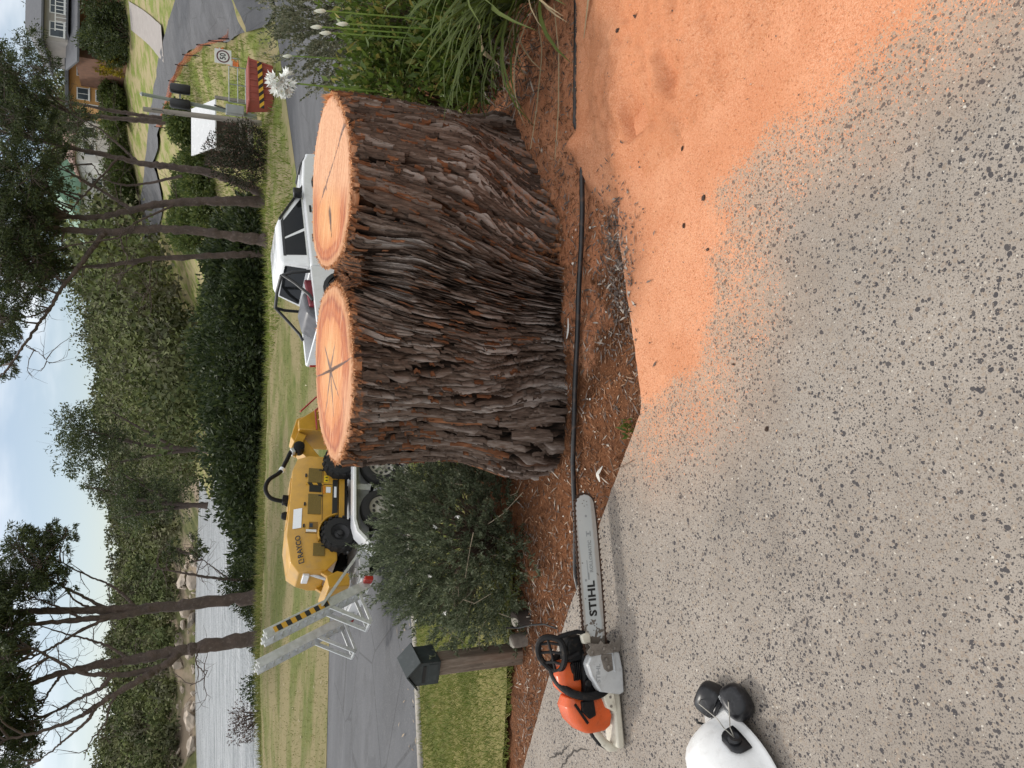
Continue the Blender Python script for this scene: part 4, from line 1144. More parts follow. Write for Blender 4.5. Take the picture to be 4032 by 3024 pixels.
for k in range(nl):
    s0 = d[-1] * k / nl; s1 = d[-1] * (k + 0.86) / nl
    p0 = np.array([np.interp(s0, d, P[:, 0]), np.interp(s0, d, P[:, 1])]); p1 = np.array([np.interp(s1, d, P[:, 0]), np.interp(s1, d, P[:, 1])])
    e = (p1 - p0) / np.linalg.norm(p1 - p0); nn = np.array((-e[1], e[0]))
    yy = 0.0385 + (0.0026 if k % 2 else -0.0026)
    mb.beam((p0[0], yy, p0[1]), (p1[0], yy, p1[1]), 0.0032, 0.0095, up=(nn[0], 0, nn[1]))
    mb.beam((p0[0] - e[0] * 0.002, 0.0385, p0[1] - e[1] * 0.002), (p1[0], 0.0385, p1[1]), 0.0035, 0.0055, up=(nn[0], 0, nn[1]))
    if k % 2 == 0:     # cutter tooth
        q0 = p0 + nn * 0.0035; q1 = p1 + nn * 0.0035
        yy = 0.0385 + (0.0028 if (k // 2) % 2 else -0.0028)
        mb2.add([(q0[0], yy - 0.002, q0[1]), (q1[0], yy - 0.002, q1[1]), (q0[0] + nn[0] * 0.0075, yy - 0.002, q0[1] + nn[1] * 0.0075), (q0[0], yy + 0.002, q0[1]), (q1[0], yy + 0.002, q1[1]), (q0[0] + nn[0] * 0.0075, yy + 0.002, q0[1] + nn[1] * 0.0075)], [(0, 1, 2), (5, 4, 3), (0, 3, 4, 1), (1, 4, 5, 2), (2, 5, 3, 0)])
chain = mb.build('saw_chain', M_CHAIN, saw, sm=False)
mb2.build('cutter_teeth', M_CHAIN, chain, sm=False)
tilt = Vector((1, 0, -0.0175))
def barM(x, z): return frame((x, 0.0352, z), tilt, (0, -1, 0))
text_part('brand_lettering', 'STIHL', 0.047, M_INK, bar, barM(0.185, 0.098), bold=0.0016, xs=1.12, spacing=1.06)
text_part('type_lettering', 'ROLLOMATIC', 0.021, M_INKG, bar, barM(0.355, 0.089), bold=0.0004, xs=1.0)
text_part('small_lettering', 'E', 0.014, M_INKG, bar, barM(0.447, 0.090), bold=0.0008)
mb = MB()
for (x0, x1, z0, z1) in ((0.262, 0.34, 0.1075, 0.110), (0.262, 0.29, 0.1035, 0.106)):
    mb.prism([(x0, z0), (x1, z0), (x1, z1), (x0, z1)], 0.0346, 0.0356)
mb.prism([(0.436, 0.079), (0.458, 0.079), (0.458, 0.083), (0.436, 0.083)], 0.0346, 0.0356)
mb.prism([(0.436, 0.0975), (0.458, 0.0975), (0.458, 0.1005), (0.436, 0.1005)], 0.0346, 0.0356)
mb.build('print_strips', M_INKG, bar, sm=False)
mb = MB(); mb.lathe([(0.0045, 0.0), (0.0045, 0.0012), (0.0, 0.0012)], 14, frame((0.26, 0.0358, 0.121), (1, 0, 0), (0, -1, 0))); mb.build('trademark', M_INKG, bar)
for k in range(5):
    a = k * 2 * math.pi / 5 + 0.3
    MB().lathe([(0.0022, 0), (0.0022, 0.0008), (0, 0.001)], 8, frame((0.573 + 0.012 * math.cos(a), 0.0358, 0.0935 + 0.012 * math.sin(a)), (1, 0, 0), (0, -1, 0))).build('rivet', M_STEEL, bar)
MB().lathe([(0.0055, 0), (0.0055, 0.0006), (0.004, 0.0008), (0, 0.0003)], 10, frame((0.52, 0.0358, 0.094), (1, 0, 0), (0, -1, 0))).build('oil_hole', M_INKG, bar)
# power head
MB().prism([(-0.27, 0.012), (-0.02, 0.008), (0.01, 0.03), (0.012, 0.13), (-0.03, 0.165), (-0.20, 0.17), (-0.27, 0.13)], 0.042, 0.150).build('crankcase', M_BLACK, saw, 0.008)
cov = MB().prism([(-0.026, 0.030), (-0.022, 0.105), (-0.030, 0.150), (-0.062, 0.168), (-0.105, 0.158), (-0.172, 0.122), (-0.196, 0.030), (-0.190, 0.010), (-0.10, 0.006), (-0.035, 0.014)], 0.0, 0.042).build('clutch_cover', M_SILVER, saw, 0.006)
MB().prism([(-0.034, 0.052), (-0.030, 0.100), (-0.040, 0.106), (-0.088, 0.096), (-0.103, 0.078), (-0.098, 0.052)], -0.0012, 0.004).build('nut_recess', M_STEEL, cov, 0.002)
for x_, z_ in ((-0.052, 0.080), (-0.082, 0.074)):
    MB().lathe([(0.0085, 0.0), (0.0085, 0.006), (0.005, 0.008), (0.0, 0.008)], 6, frame((x_, -0.001, z_), (1, 0, 0), (0, -1, 0))).build('bar_nut', M_STEEL, cov)
MB().prism([(-0.036, 0.044), (-0.030, 0.050), (-0.030, 0.049), (-0.100, 0.049), (-0.108, 0.044)], -0.006, 0.004).build('recess_lip', M_SILVER, cov, 0.0012)
MB().prism([(-0.062, 0.164), (-0.105, 0.154), (-0.170, 0.119), (-0.168, 0.112), (-0.104, 0.146), (-0.062, 0.156)], -0.003, 0.006).build('cover_ridge', M_SILVER, cov, 0.002)
text_part('cover_lettering', 'STIHL', 0.026, M_INKG, cov, frame((-0.10, -0.0008, 0.122), (1, 0, -0.10), (0, -1, 0)), bold=0.0003, xs=1.1)
sp = MB().prism([(-0.030, 0.018), (-0.030, 0.155), (-0.012, 0.170), (0.006, 0.150), (0.026, 0.166), (0.018, 0.140), (0.012, 0.112), (0.024, 0.100), (0.008, 0.086), (0.006, 0.062), (0.020, 0.050), (0.008, 0.036), (0.022, 0.022), (0.030, 0.004), (0.0, 0.010)], -0.008, -0.002).build('bumper_spike', M_STEEL, saw, 0.0015)
for x_, z_ in ((-0.014, 0.145), (-0.014, 0.04), (-0.008, 0.09)):
    MB().lathe([(0.007, 0.0), (0.007, 0.004), (0.004, 0.006), (0.0, 0.006)], 8, frame((x_, -0.008, z_), (1, 0, 0), (0, -1, 0))).build('bolt', M_STEEL, sp)
MB().prism([(-0.055, 0.135), (0.030, 0.130), (0.045, 0.150), (0.042, 0.205), (0.010, 0.225), (-0.055, 0.220)], 0.055, 0.135).build('muffler', M_BLACK, saw, 0.010)
mb = MB()
for k in range(7):
    mb.prism([(-0.125, 0.150 + k * 0.0085), (-0.055, 0.150 + k * 0.0085), (-0.055, 0.1535 + k * 0.0085), (-0.125, 0.1535 + k * 0.0085)], 0.050, 0.130)
mb.build('cylinder_fins', M_BLACK, saw, sm=False)
MB().prism([(-0.13, 0.15), (-0.06, 0.15), (-0.06, 0.21), (-0.13, 0.21)], 0.06, 0.12).build('cylinder', M_BLACK, saw, 0.006)
def blob_secs(xs_, fn):
    return [fn(x) for x in xs_]
def shroud(x, y0, y1, z0, z1, r_=0.03, n=5):
    pts = []
    for cy, cz, a0 in ((y1 - r_, z0 + 0.004, None), (y1 - r_, z1 - r_, 0), (y0 + r_, z1 - r_, 90), (y0 + r_, z0 + 0.004, None)):
        if a0 is None:
            pts.append((x, y1 if cy > (y0 + y1) / 2 else y0, z0))
        else:
            for k in range(n):
                a = R(a0 + 90 * k / (n - 1)); pts.append((x, cy + r_ * math.cos(a), cz + r_ * math.sin(a)))
    return pts
MB().loft([shroud(-0.185, 0.045, 0.150, 0.12, 0.235), shroud(-0.22, 0.03, 0.165, 0.075, 0.250, 0.04), shroud(-0.275, 0.03, 0.165, 0.060, 0.235, 0.045), shroud(-0.315, 0.04, 0.155, 0.065, 0.200, 0.04), shroud(-0.335, 0.055, 0.14, 0.085, 0.165, 0.03)]).build('filter_cover', M_ORANGE, saw, 0.004, ang=50)
MB().loft([shroud(-0.055, 0.075, 0.150, 0.18, 0.240, 0.02), shroud(-0.10, 0.060, 0.160, 0.17, 0.268, 0.03), shroud(-0.150, 0.060, 0.155, 0.17, 0.262, 0.03), shroud(-0.178, 0.065, 0.15, 0.17, 0.235, 0.03)]).build('cylinder_shroud', M_ORANGE, saw, 0.004, ang=50)
MB().prism([(-0.200, 0.14), (-0.262, 0.135), (-0.272, 0.165), (-0.235, 0.200), (-0.200, 0.195)], 0.022, 0.04).build('filter_knob_panel', M_BLACK, saw, 0.005)
mb = MB(); mb.beam((-0.205, 0.026, 0.226), (-0.285, 0.026, 0.175), 0.006, 0.010); mb.build('cover_slot', M_BLACK, saw)
mb = MB(); mb.prism([(-0.180, 0.008), (-0.400, 0.008), (-0.415, 0.018), (-0.405, 0.045), (-0.270, 0.044), (-0.250, 0.085), (-0.185, 0.105)], 0.035, 0.125)
tank = mb.build('rear_handle_base', M_CREAM, saw, 0.009)
MB().prism([(-0.176, 0.052), (-0.184, 0.105), (-0.240, 0.090), (-0.262, 0.052), (-0.255, 0.044)], 0.010, 0.04).build('handle_bracket', M_CREAM, tank, 0.005)
for x_ in (-0.20, -0.235):
    MB().lathe([(0.0055, 0.0), (0.0055, 0.002), (0.0, 0.001)], 10, frame((x_, 0.0095, 0.072), (1, 0, 0), (0, -1, 0))).build('screw', M_STEEL, tank)
hp = [(-0.285, 0.085, 0.118), (-0.31, 0.085, 0.128), (-0.345, 0.085, 0.113), (-0.385, 0.085, 0.084), (-0.412, 0.085, 0.050), (-0.415, 0.085, 0.024)]
MB().tube(hp, [0.019, 0.020, 0.0195, 0.019, 0.018, 0.017], 12).build('rear_grip', M_CREAM, saw)
MB().tube([(x, y, z + 0.011) for x, y, z in hp[1:5]], [0.012, 0.0145, 0.014, 0.011], 10).build('throttle_lock', M_BLACK, saw)
MB().tube([(-0.315, 0.085, 0.106), (-0.325, 0.085, 0.094), (-0.320, 0.085, 0.082)], [0.008, 0.006, 0.004], 8).build('throttle_trigger', M_BLACK, saw)
hd_ = [(-0.176, 0.022, 0.085), (-0.186, 0.012, 0.125), (-0.182, 0.018, 0.185), (-0.170, 0.045, 0.225), (-0.145, 0.080, 0.250), (-0.115, 0.115, 0.262), (-0.085, 0.150, 0.256), (-0.06, 0.180, 0.228), (-0.045, 0.205, 0.18), (-0.04, 0.200, 0.10), (-0.05, 0.16, 0.04)]
hpts = np.array(hd_); q = np.linspace(0, len(hd_) - 1, 50)
hs = np.c_[[np.interp(q, np.arange(len(hd_)), hpts[:, k]) for k in range(3)]].T
for _ in range(6): hs[1:-1] = (hs[:-2] + 2 * hs[1:-1] + hs[2:]) / 4
MB().tube(hs, 0.0160, 12).build('front_handle', M_BLACK, saw)
# hand guard: a lattice shield in front of the handle
mb = MB()
A = [(-0.085, 0.140, 0.262), (-0.030, 0.150, 0.305), (0.030, 0.130, 0.310), (0.050, 0.095, 0.285), (0.030, 0.062, 0.245), (-0.035, 0.055, 0.238), (-0.085, 0.09, 0.248)]
def loopc(P, n):
    P = np.array(P); m = len(P); t_ = np.arange(n) / n * m; i = np.floor(t_).astype(int); f = (t_ - i)[:, None]
    p0, p1, p2, p3 = P[(i - 1) % m], P[i % m], P[(i + 1) % m], P[(i + 2) % m]
    return 0.5 * (2 * p1 + (p2 - p0) * f + (2 * p0 - 5 * p1 + 4 * p2 - p3) * f * f + (3 * p1 - p0 - 3 * p2 + p3) * f ** 3)
lp = loopc(A, 40); mb.tube(np.r_[lp, lp[:1]], 0.0125, 8, False)
mb.tube([(-0.015, 0.149, 0.306), (-0.01, 0.10, 0.274), (-0.015, 0.057, 0.239)], 0.006, 8)
mb.tube([(0.020, 0.136, 0.309), (0.026, 0.098, 0.278), (0.018, 0.060, 0.243)], 0.006, 8)
mb.tube([(-0.055, 0.146, 0.286), (-0.05, 0.10, 0.264), (-0.06, 0.068, 0.242)], 0.006, 8)
mb.tube([(-0.085, 0.115, 0.256), (-0.01, 0.100, 0.274), (0.048, 0.10, 0.288)], 0.006, 8)
mb.tube([(0.042, 0.078, 0.268), (0.058, 0.052, 0.225), (0.064, 0.040, 0.180), (0.055, 0.032, 0.150)], [0.010, 0.009, 0.009, 0.008], 8)
mb.tube([(-0.035, 0.055, 0.238), (-0.03, 0.05, 0.21), (-0.02, 0.045, 0.18)], 0.008, 8)
mb.build('hand_guard', M_BLACK, saw)
MB().prism([(0.012, 0.128), (0.050, 0.128), (0.062, 0.150), (0.048, 0.172), (0.015, 0.165)], 0.024, 0.044).build('brake_housing', M_CREAM, saw, 0.006)
MB().lathe([(0.016, 0), (0.016, 0.010), (0.010, 0.016), (0, 0.016)], 12, frame((-0.14, 0.04, 0.155), (1, 0, 0), (0, -1, 0))).build('decompression_knob', M_BLACK, saw)

# ================================================================== HELMET WITH EAR DEFENDERS
M_HELM = worn('scuffed_white_helmet', (0.80, 0.80, 0.79), 0.28, 0.06, 9, bump=0.05, dirt=(0.50, 0.48, 0.45), dirt_amt=0.3, coat=0.2)
M_MUFF = worn('black_earmuff_plastic', (0.008, 0.008, 0.010), 0.38, 0.3, 20, bump=0.05, dirt=(0.05, 0.05, 0.055), dirt_amt=0.5)
helm = thing('safety_helmet', 'scuffed white safety helmet with black ear defenders lying on the driveway', 'helmet', (-1.085, 1.645, 0.0))
HM = frame((-0.045, 0.06, 0.055), Vector((0.36, 0.93, 0.04)), Vector((-0.22, 0.02, 0.97)))
def helm_pt(lon, lat, off=0.0):
    rx, ry, rz = 0.152 + off, 0.118 + off, 0.150 + off
    return Vector((rx * math.cos(lat) * math.cos(lon), ry * math.cos(lat) * math.sin(lon), rz * math.sin(lat) - 0.02))
mb = MB(); secs = []
for lat in [-0.16, -0.12, 0.0, 0.2, 0.45, 0.7, 0.95, 1.2, 1.38, 1.5]:
    ring = []
    for k in range(48):
        lon = 2 * math.pi * k / 48
        off = 0.0
        if lat <= -0.12: off = 0.006 + (0.040 if lat < -0.14 else 0.022) * max(0, math.cos(lon)) ** 3 + (0.010 if lat < -0.14 else 0.004)
        ridge = 0.006 * math.exp(-((math.sin(lon) * math.cos(lat)) / 0.09) ** 2) if lat > 0.2 else 0
        ring.append(HM @ helm_pt(lon, lat, off + ridge))
    secs.append(ring)
mb.loft(secs, True, False)
mb.f.append(tuple(len(mb.v) - 48 + k for k in range(48)))
sh_ = mb.build('shell', M_HELM, helm, ang=60)
md = sh_.modifiers.new('solid', 'SOLIDIFY'); md.thickness = 0.004
# black side mount on the flank that faces the camera
def flank(lon, lat, off): return HM @ helm_pt(lon, lat, off)
mb = MB(); g_ = []
for i in range(7):
    row = []
    for j in range(9):
        lon = -1.57 + (j - 4) / 4 * 0.26 * (1.0 if i < 4 else math.sqrt(max(0.05, 1 - ((i - 3) / 3.4) ** 2)))
        row.append(flank(lon, 0.02 + i * 0.062, 0.006))
    g_.append(row)
mb.loft(g_, False, False)
o = mb.build('side_mount', M_MUFF, helm); md = o.modifiers.new('solid', 'SOLIDIFY'); md.thickness = 0.006; md.offset = 1
mb = MB().lathe([(0.020, 0.0), (0.020, 0.008), (0.014, 0.012), (0.0, 0.010)], 18, frame(flank(-1.57, 0.20, 0.012), HM.to_3x3() @ Vector((1, 0, 0)), HM.to_3x3() @ Vector((0, -1, 0.15)))); mb.build('pivot', M_MUFF, o)
def muff(loc, xdir, zdir, lettered):
    Mf = frame(loc, xdir, zdir)
    mb = MB(); secs = []
    for r_, h in ((0.80, -0.034), (0.98, -0.030), (1.0, -0.012), (0.97, 0.002), (0.92, 0.014), (0.80, 0.026), (0.55, 0.033), (0.2, 0.035)):
        ring = []
        for k in range(36):
            a = 2 * math.pi * k / 36
            e = 2.6
            x = 0.052 * r_ * math.copysign(abs(math.cos(a)) ** (2 / e), math.cos(a)); y = 0.042 * r_ * math.copysign(abs(math.sin(a)) ** (2 / e), math.sin(a))
            ring.append(Mf @ Vector((x, y, h)))
        secs.append(ring)
    mb.loft(secs)
    cup = mb.build('ear_cup', M_MUFF, helm, ang=60)
    MB().lathe([(0.0, -0.046), (0.030, -0.046), (0.040, -0.042), (0.043, -0.036), (0.040, -0.030)], 28, Mf @ Matrix.Diagonal((1.12, 0.92, 1, 1))).build('ear_cushion', M_MUFF, cup)
    if lettered:
        text_part('cup_lettering', 'ISOtunes', 0.0155, M_INKG, cup, Mf @ frame((0.0, -0.0335, 0.0215), (1, 0, 0), (0, -0.82, 0.62)), bold=0.0003)
    return cup
muff((0.115, 0.185, 0.050), (0.8, -0.4, 0.0), (0.45, 0.75, 0.55), False)
muff((0.150, 0.065, 0.046), (-0.62, -0.78, 0.0), (0.55, -0.45, 0.75), True)
M_WIRE = worn('muff_wire_steel', (0.45, 0.43, 0.38), 0.3, 0.2, 30, metal=0.8, bump=0)
pv = flank(-1.57, 0.2, 0.02)
mb = MB(); mb.tube([pv, pv + Vector((0.03, 0.01, 0.03)), pv + Vector((0.03, 0.06, 0.01)), (0.125, 0.14, 0.12), (0.12, 0.17, 0.09)], 0.0016, 6); mb.build('wire_arm', M_WIRE, helm)
mb = MB(); mb.tube([pv, pv + Vector((0.035, -0.005, 0.02)), pv + Vector((0.05, 0.02, 0.0)), (0.165, 0.04, 0.095), (0.16, 0.06, 0.08)], 0.0016, 6); mb.build('wire_arm', M_WIRE, helm)
mb = MB(); mb.tube([(0.06, 0.175, 0.10), (0.045, 0.185, 0.09), (0.03, 0.18, 0.05)], 0.004, 6); mb.build('headband_stub', M_MUFF, helm)

# ================================================================== LETTERBOX, LOG EDGING
M_LB = worn('dark_green_letterbox_paint', (0.028, 0.036, 0.036), 0.5, 0.25, 12, bump=0.1, dirt=(0.09, 0.10, 0.10), dirt_amt=0.3)
t = NT('weathered_hardwood'); v = t.coord('Object', (1, 1, 0.12))
f = t.noise(v, 60, 5, 0.7, dist=0.5); g = t.noise(v, 9, 4, 0.6)
col = t.ramp(f, [(0.3, (0.10, 0.075, 0.055)), (0.55, (0.21, 0.165, 0.125)), (0.75, (0.31, 0.26, 0.205))])
col = t.mix(t.mr(g, 0.5, 0.7, 0, 0.6), col, (0.16, 0.08, 0.045))
t.go(col, 0.85); t.bump(f, 0.5, 0.006); M_WOOD = t.m
bx_, by_ = -1.43, 3.55
bz_ = float(h_near(bx_, by_)) - 0.10
lb = thing('letterbox', 'small dark house-shaped letterbox on a weathered timber post beside the driveway', 'letterbox', (bx_, by_, bz_), R(-14))
lb.rotation_euler = (R(0), R(2.5), R(-14))
ph = 0.36 - bz_
MB().box((0, 0, ph / 2), (0.085, 0.085, ph)).build('post', M_WOOD, lb, 0.006)
def gable(y0, y1, w, h0, h1, z0):
    return [(-w, z0), (w, z0), (w, z0 + h0), (0, z0 + h1), (-w, z0 + h0)]
bd = MB(); bd.prism(gable(0, 0, 0.062, 0.115, 0.165, ph), -0.075, 0.075); bd = bd.build('box', M_LB, lb, 0.003)
for s in (-1, 1):
    MB().prism([(0, ph + 0.176), (s * 0.078, ph + 0.113), (s * 0.075, ph + 0.106), (0, ph + 0.166)], -0.088, 0.088).build('roof_panel', M_LB, lb, 0.0015)
MB().prism([(-0.045, ph + 0.075), (0.045, ph + 0.075), (0.045, ph + 0.090), (-0.045, ph + 0.090)], -0.078, -0.074).build('slot', M_INK, bd)
MB().prism([(-0.050, ph + 0.012), (0.050, ph + 0.012), (0.050, ph + 0.062), (-0.050, ph + 0.062)], -0.0775, -0.0745).build('flap', M_LB, bd, 0.001)
for k, (x, y, lab, s_) in enumerate(((-1.195, 3.40, 'short dark log stub of garden edging nearest the shrub', 1.0), (-1.315, 3.43, 'short grey log stub of garden edging beside the letterbox post', 0.85))):
    z = float(bed_z(x, y))
    mb = MB(); secs = []
    for h, r_ in ((-0.05, 0.043), (0.06, 0.042), (0.078, 0.040), (0.084, 0.030)):
        secs.append([(r_ * s_ * math.cos(a) * (1 + 0.08 * math.sin(3 * a + k)), r_ * s_ * math.sin(a), h + 0.012 * math.cos(a + k)) for a in np.linspace(0, 2 * math.pi, 18)[:-1]])
    lg = thing('edging_log', lab, 'log', (x, y, z), 0.3, 'log edging by the letterbox')
    mb.loft(secs).build('log', worn('dark_edging_log', (0.055, 0.042, 0.034) if k == 0 else (0.20, 0.17, 0.14), 0.9, 0.4, 20, bump=0.6), lg)
    MB().lathe([(0.0, 0.089), (0.030 * s_, 0.087), (0.038 * s_, 0.079)], 14).build('pale_end', worn('pale_log_end', (0.45, 0.41, 0.34), 0.85, 0.2, 25, bump=0.3), lg)
x0, y0 = -1.22, 3.30
tag(MB().tube([(-1.225, 3.39, 0.035), (-1.20, 3.30, 0.012), (-1.16, 3.20, -0.01), (-1.13, 3.10, -0.03), (-1.12, 3.0, -0.04)], 0.0045, 6).build('dripper_tube', M_PIPE), 'thin black dripper tube beside the edging logs', 'tube')

M_CRK = worn('concrete_crack_dirt', (0.05, 0.042, 0.036), 0.95, 0.3, 40, bump=0)
for pts in ([(-1.72, 3.0), (-1.66, 2.93), (-1.62, 2.86), (-1.55, 2.80)], [(-1.78, 2.93), (-1.68, 2.86), (-1.60, 2.80), (-1.53, 2.70), (-1.50, 2.62)]):
    P = np.array(pts); q = np.linspace(0, len(P) - 1, 16); P = np.c_[np.interp(q, np.arange(len(P)), P[:, 0]), np.interp(q, np.arange(len(P)), P[:, 1])] + 0.004 * rng.normal(size=(16, 2))
    w = 0.0035 * np.sin(np.linspace(0.1, math.pi - 0.1, 16))[:, None]; d = np.gradient(P, axis=0); nn = np.c_[-d[:, 1], d[:, 0]]; nn /= np.linalg.norm(nn, axis=1)[:, None]
    V = np.c_[np.stack([P - nn * w, P + nn * w], 1).reshape(-1, 2), np.full(32, 0.0035)]
    mesh_np('crack', V, grid_faces(16, 2), M_CRK, drive)
# ================================================================== TRAILER WITH RAMPS
M_WHITE = worn('white_vehicle_paint', (0.78, 0.79, 0.80), 0.22, 0.03, 3, bump=0.02, dirt=(0.55, 0.53, 0.50), dirt_amt=0.18, coat=0.4)
M_GALV = worn('galvanised_steel', (0.45, 0.46, 0.47), 0.5, 0.22, 9, metal=0.35, bump=0.25, dirt=(0.25, 0.23, 0.21), dirt_amt=0.4)
M_ALU = worn('aluminium_ramp', (0.52, 0.53, 0.53), 0.4, 0.15, 12, metal=0.4, bump=0.15, dirt=(0.30, 0.29, 0.27), dirt_amt=0.3)
M_TYRE = worn('tyre_rubber', (0.014, 0.014, 0.015), 0.8, 0.3, 20, bump=0.4, dirt=(0.06, 0.05, 0.04), dirt_amt=0.4)
M_DARKM = worn('dark_chassis_metal', (0.02, 0.02, 0.022), 0.55, 0.3, 12, bump=0.2)
M_YEL = worn('machine_yellow_paint', (0.50, 0.265, 0.025), 0.38, 0.14, 4, bump=0.06, dirt=(0.30, 0.19, 0.07), dirt_amt=0.35, coat=0.15)
M_RED = worn('red_lens', (0.35, 0.02, 0.015), 0.25, 0.1, 10, bump=0)
M_RIM = worn('dusty_alloy_rim', (0.40, 0.38, 0.34), 0.5, 0.15, 14, metal=0.3, bump=0.15)
def on_road(s_, t_, dz=0.0):
    x_, y_ = xy(s_, t_); return (x_, y_, float(zs(s_)) + 0.05 * math.sin((t_ - T_NEAR) / 8 * math.pi) + dz)
SLOPE = math.atan(0.135)
def wheel(parent, x, y, z, r_, w, rimr, rim_mat, holes=8, knob=0, side=-1):
    """tyre (> rim): axle along y"""
    Mw = frame((x, y, z), (1, 0, 0), (0, -1 if side < 0 else 1, 0))
    mb = MB().lathe([(rimr, -w / 2), (r_ * 0.86, -w / 2), (r_ * 0.97, -w * 0.38), (r_, -w * 0.2), (r_, w * 0.2), (r_ * 0.97, w * 0.38), (r_ * 0.86, w / 2), (rimr, w / 2), (rimr * 0.96, w * 0.30), (rimr * 0.96, -w / 2)], 40, Mw)
    if knob:
        for k in range(knob):
            a = 2 * math.pi * k / knob
            for j, zz in enumerate((-w * 0.3, w * 0.3)):
                a2 = a + (0.5 if j else 0) * 2 * math.pi / knob
                mb.box(Mw @ Vector((r_ * math.cos(a2), r_ * math.sin(a2), zz)), (r_ * 0.17, r_ * 0.10, w * 0.42), (Mw.to_3x3() @ Matrix.Rotation(a2 + math.pi / 2, 3, 'Z')))
    ty = mb.build('tyre', M_TYRE, parent, ang=35)
    MB().lathe([(rimr, w * 0.42), (rimr * 0.90, w * 0.36), (rimr * 0.55, w * 0.22), (rimr * 0.30, w * 0.30), (rimr * 0.28, w * 0.40), (0.0, w * 0.42)], 32, Mw).build('rim', rim_mat, ty)
    if holes:
        mb = MB()
        for k in range(holes):
            a = 2 * math.pi * k / holes
            mb.lathe([(rimr * 0.15, 0.0), (rimr * 0.10, 0.004), (0, 0.004)], 8, Mw @ Matrix.Translation((rimr * 0.68 * math.cos(a), rimr * 0.68 * math.sin(a), w * 0.285)))
        mb.build('rim_holes', M_DARKM, ty)
    return ty
tr = thing('plant_trailer', 'white tandem-axle plant trailer with two raised aluminium loading ramps', 'trailer', on_road(5.32, 10.62))
tr.rotation_euler = (0, SLOPE, RH)
for x_ in (-0.37, 0.37):
    for sd_ in (-1, 1):
        wheel(tr, x_, 0.88 * sd_, 0.315, 0.315, 0.19, 0.195, M_RIM, 10, 0, sd_)
MB().box((0.60, 0, 0.575), (3.9, 1.36, 0.05)).build('deck', M_GALV, tr, 0.004)
for sd_ in (-1, 1):
    MB().box((0.60, 0.70 * sd_, 0.54), (3.92, 0.06, 0.14)).build('side_rail', M_GALV, tr, 0.004)
    mb = MB(); y0_, y1_ = (0.76 * sd_, 1.02 * sd_)
    prof = [(-1.10, 0.42), (-0.80, 0.70), (-0.62, 0.745), (1.02, 0.745), (1.02, 0.705), (-0.60, 0.705), (-0.76, 0.665), (-1.06, 0.40)]
    mb.prism(prof, y0_, y1_).build('mudguard', M_WHITE, tr, 0.006)
    MB().prism([(-0.62, 0.60), (1.02, 0.60), (1.02, 0.71), (-0.62, 0.71)], 0.745 * sd_, 0.765 * sd_).build('guard_bracket', M_GALV, tr)
MB().box((-0.01, -0.90, 0.58), (0.10, 0.02, 0.20)).build('guard_stay', M_GALV, tr)
MB().tube([(0.37, -0.8, 0.315), (0.37, 0.8, 0.315)], 0.03, 10).build('axle', M_DARKM, tr)
MB().tube([(-0.37, -0.8, 0.315), (-0.37, 0.8, 0.315)], 0.03, 10).build('axle', M_DARKM, tr)
mb = MB(); mb.beam((2.5, -0.6, 0.5), (4.0, 0, 0.5), 0.07, 0.1); mb.beam((2.5, 0.6, 0.5), (4.0, 0, 0.5), 0.07, 0.1); mb.beam((3.9, 0, 0.5), (4.35, 0, 0.5), 0.08, 0.08); mb.build('drawbar', M_GALV, tr, 0.005)
MB().box((-1.42, -0.78, 0.50), (0.06, 0.16, 0.12)).build('tail_light', M_RED, tr, 0.01)
MB().box((-1.42, 0.78, 0.50), (0.06, 0.16, 0.12)).build('tail_light', M_RED, tr, 0.01)
MB().box((-1.38, 0, 0.50), (0.07, 1.40, 0.16)).build('rear_beam', M_WHITE, tr, 0.006)
t = NT('hazard_tape'); v = t.coord('Object'); sx = t.n('ShaderNodeSeparateXYZ'); t.l(v, sx.inputs[0])
w_ = t.math('FRACT', t.math('MULTIPLY', t.math('SUBTRACT', sx.outputs[2], t.math('MULTIPLY', sx.outputs[0], 0.6)), 6.5))
t.go(t.mix(t.math('GREATER_THAN', w_, 0.5), (0.55, 0.30, 0.03), (0.015, 0.014, 0.013)), 0.55); M_HAZ = t.m
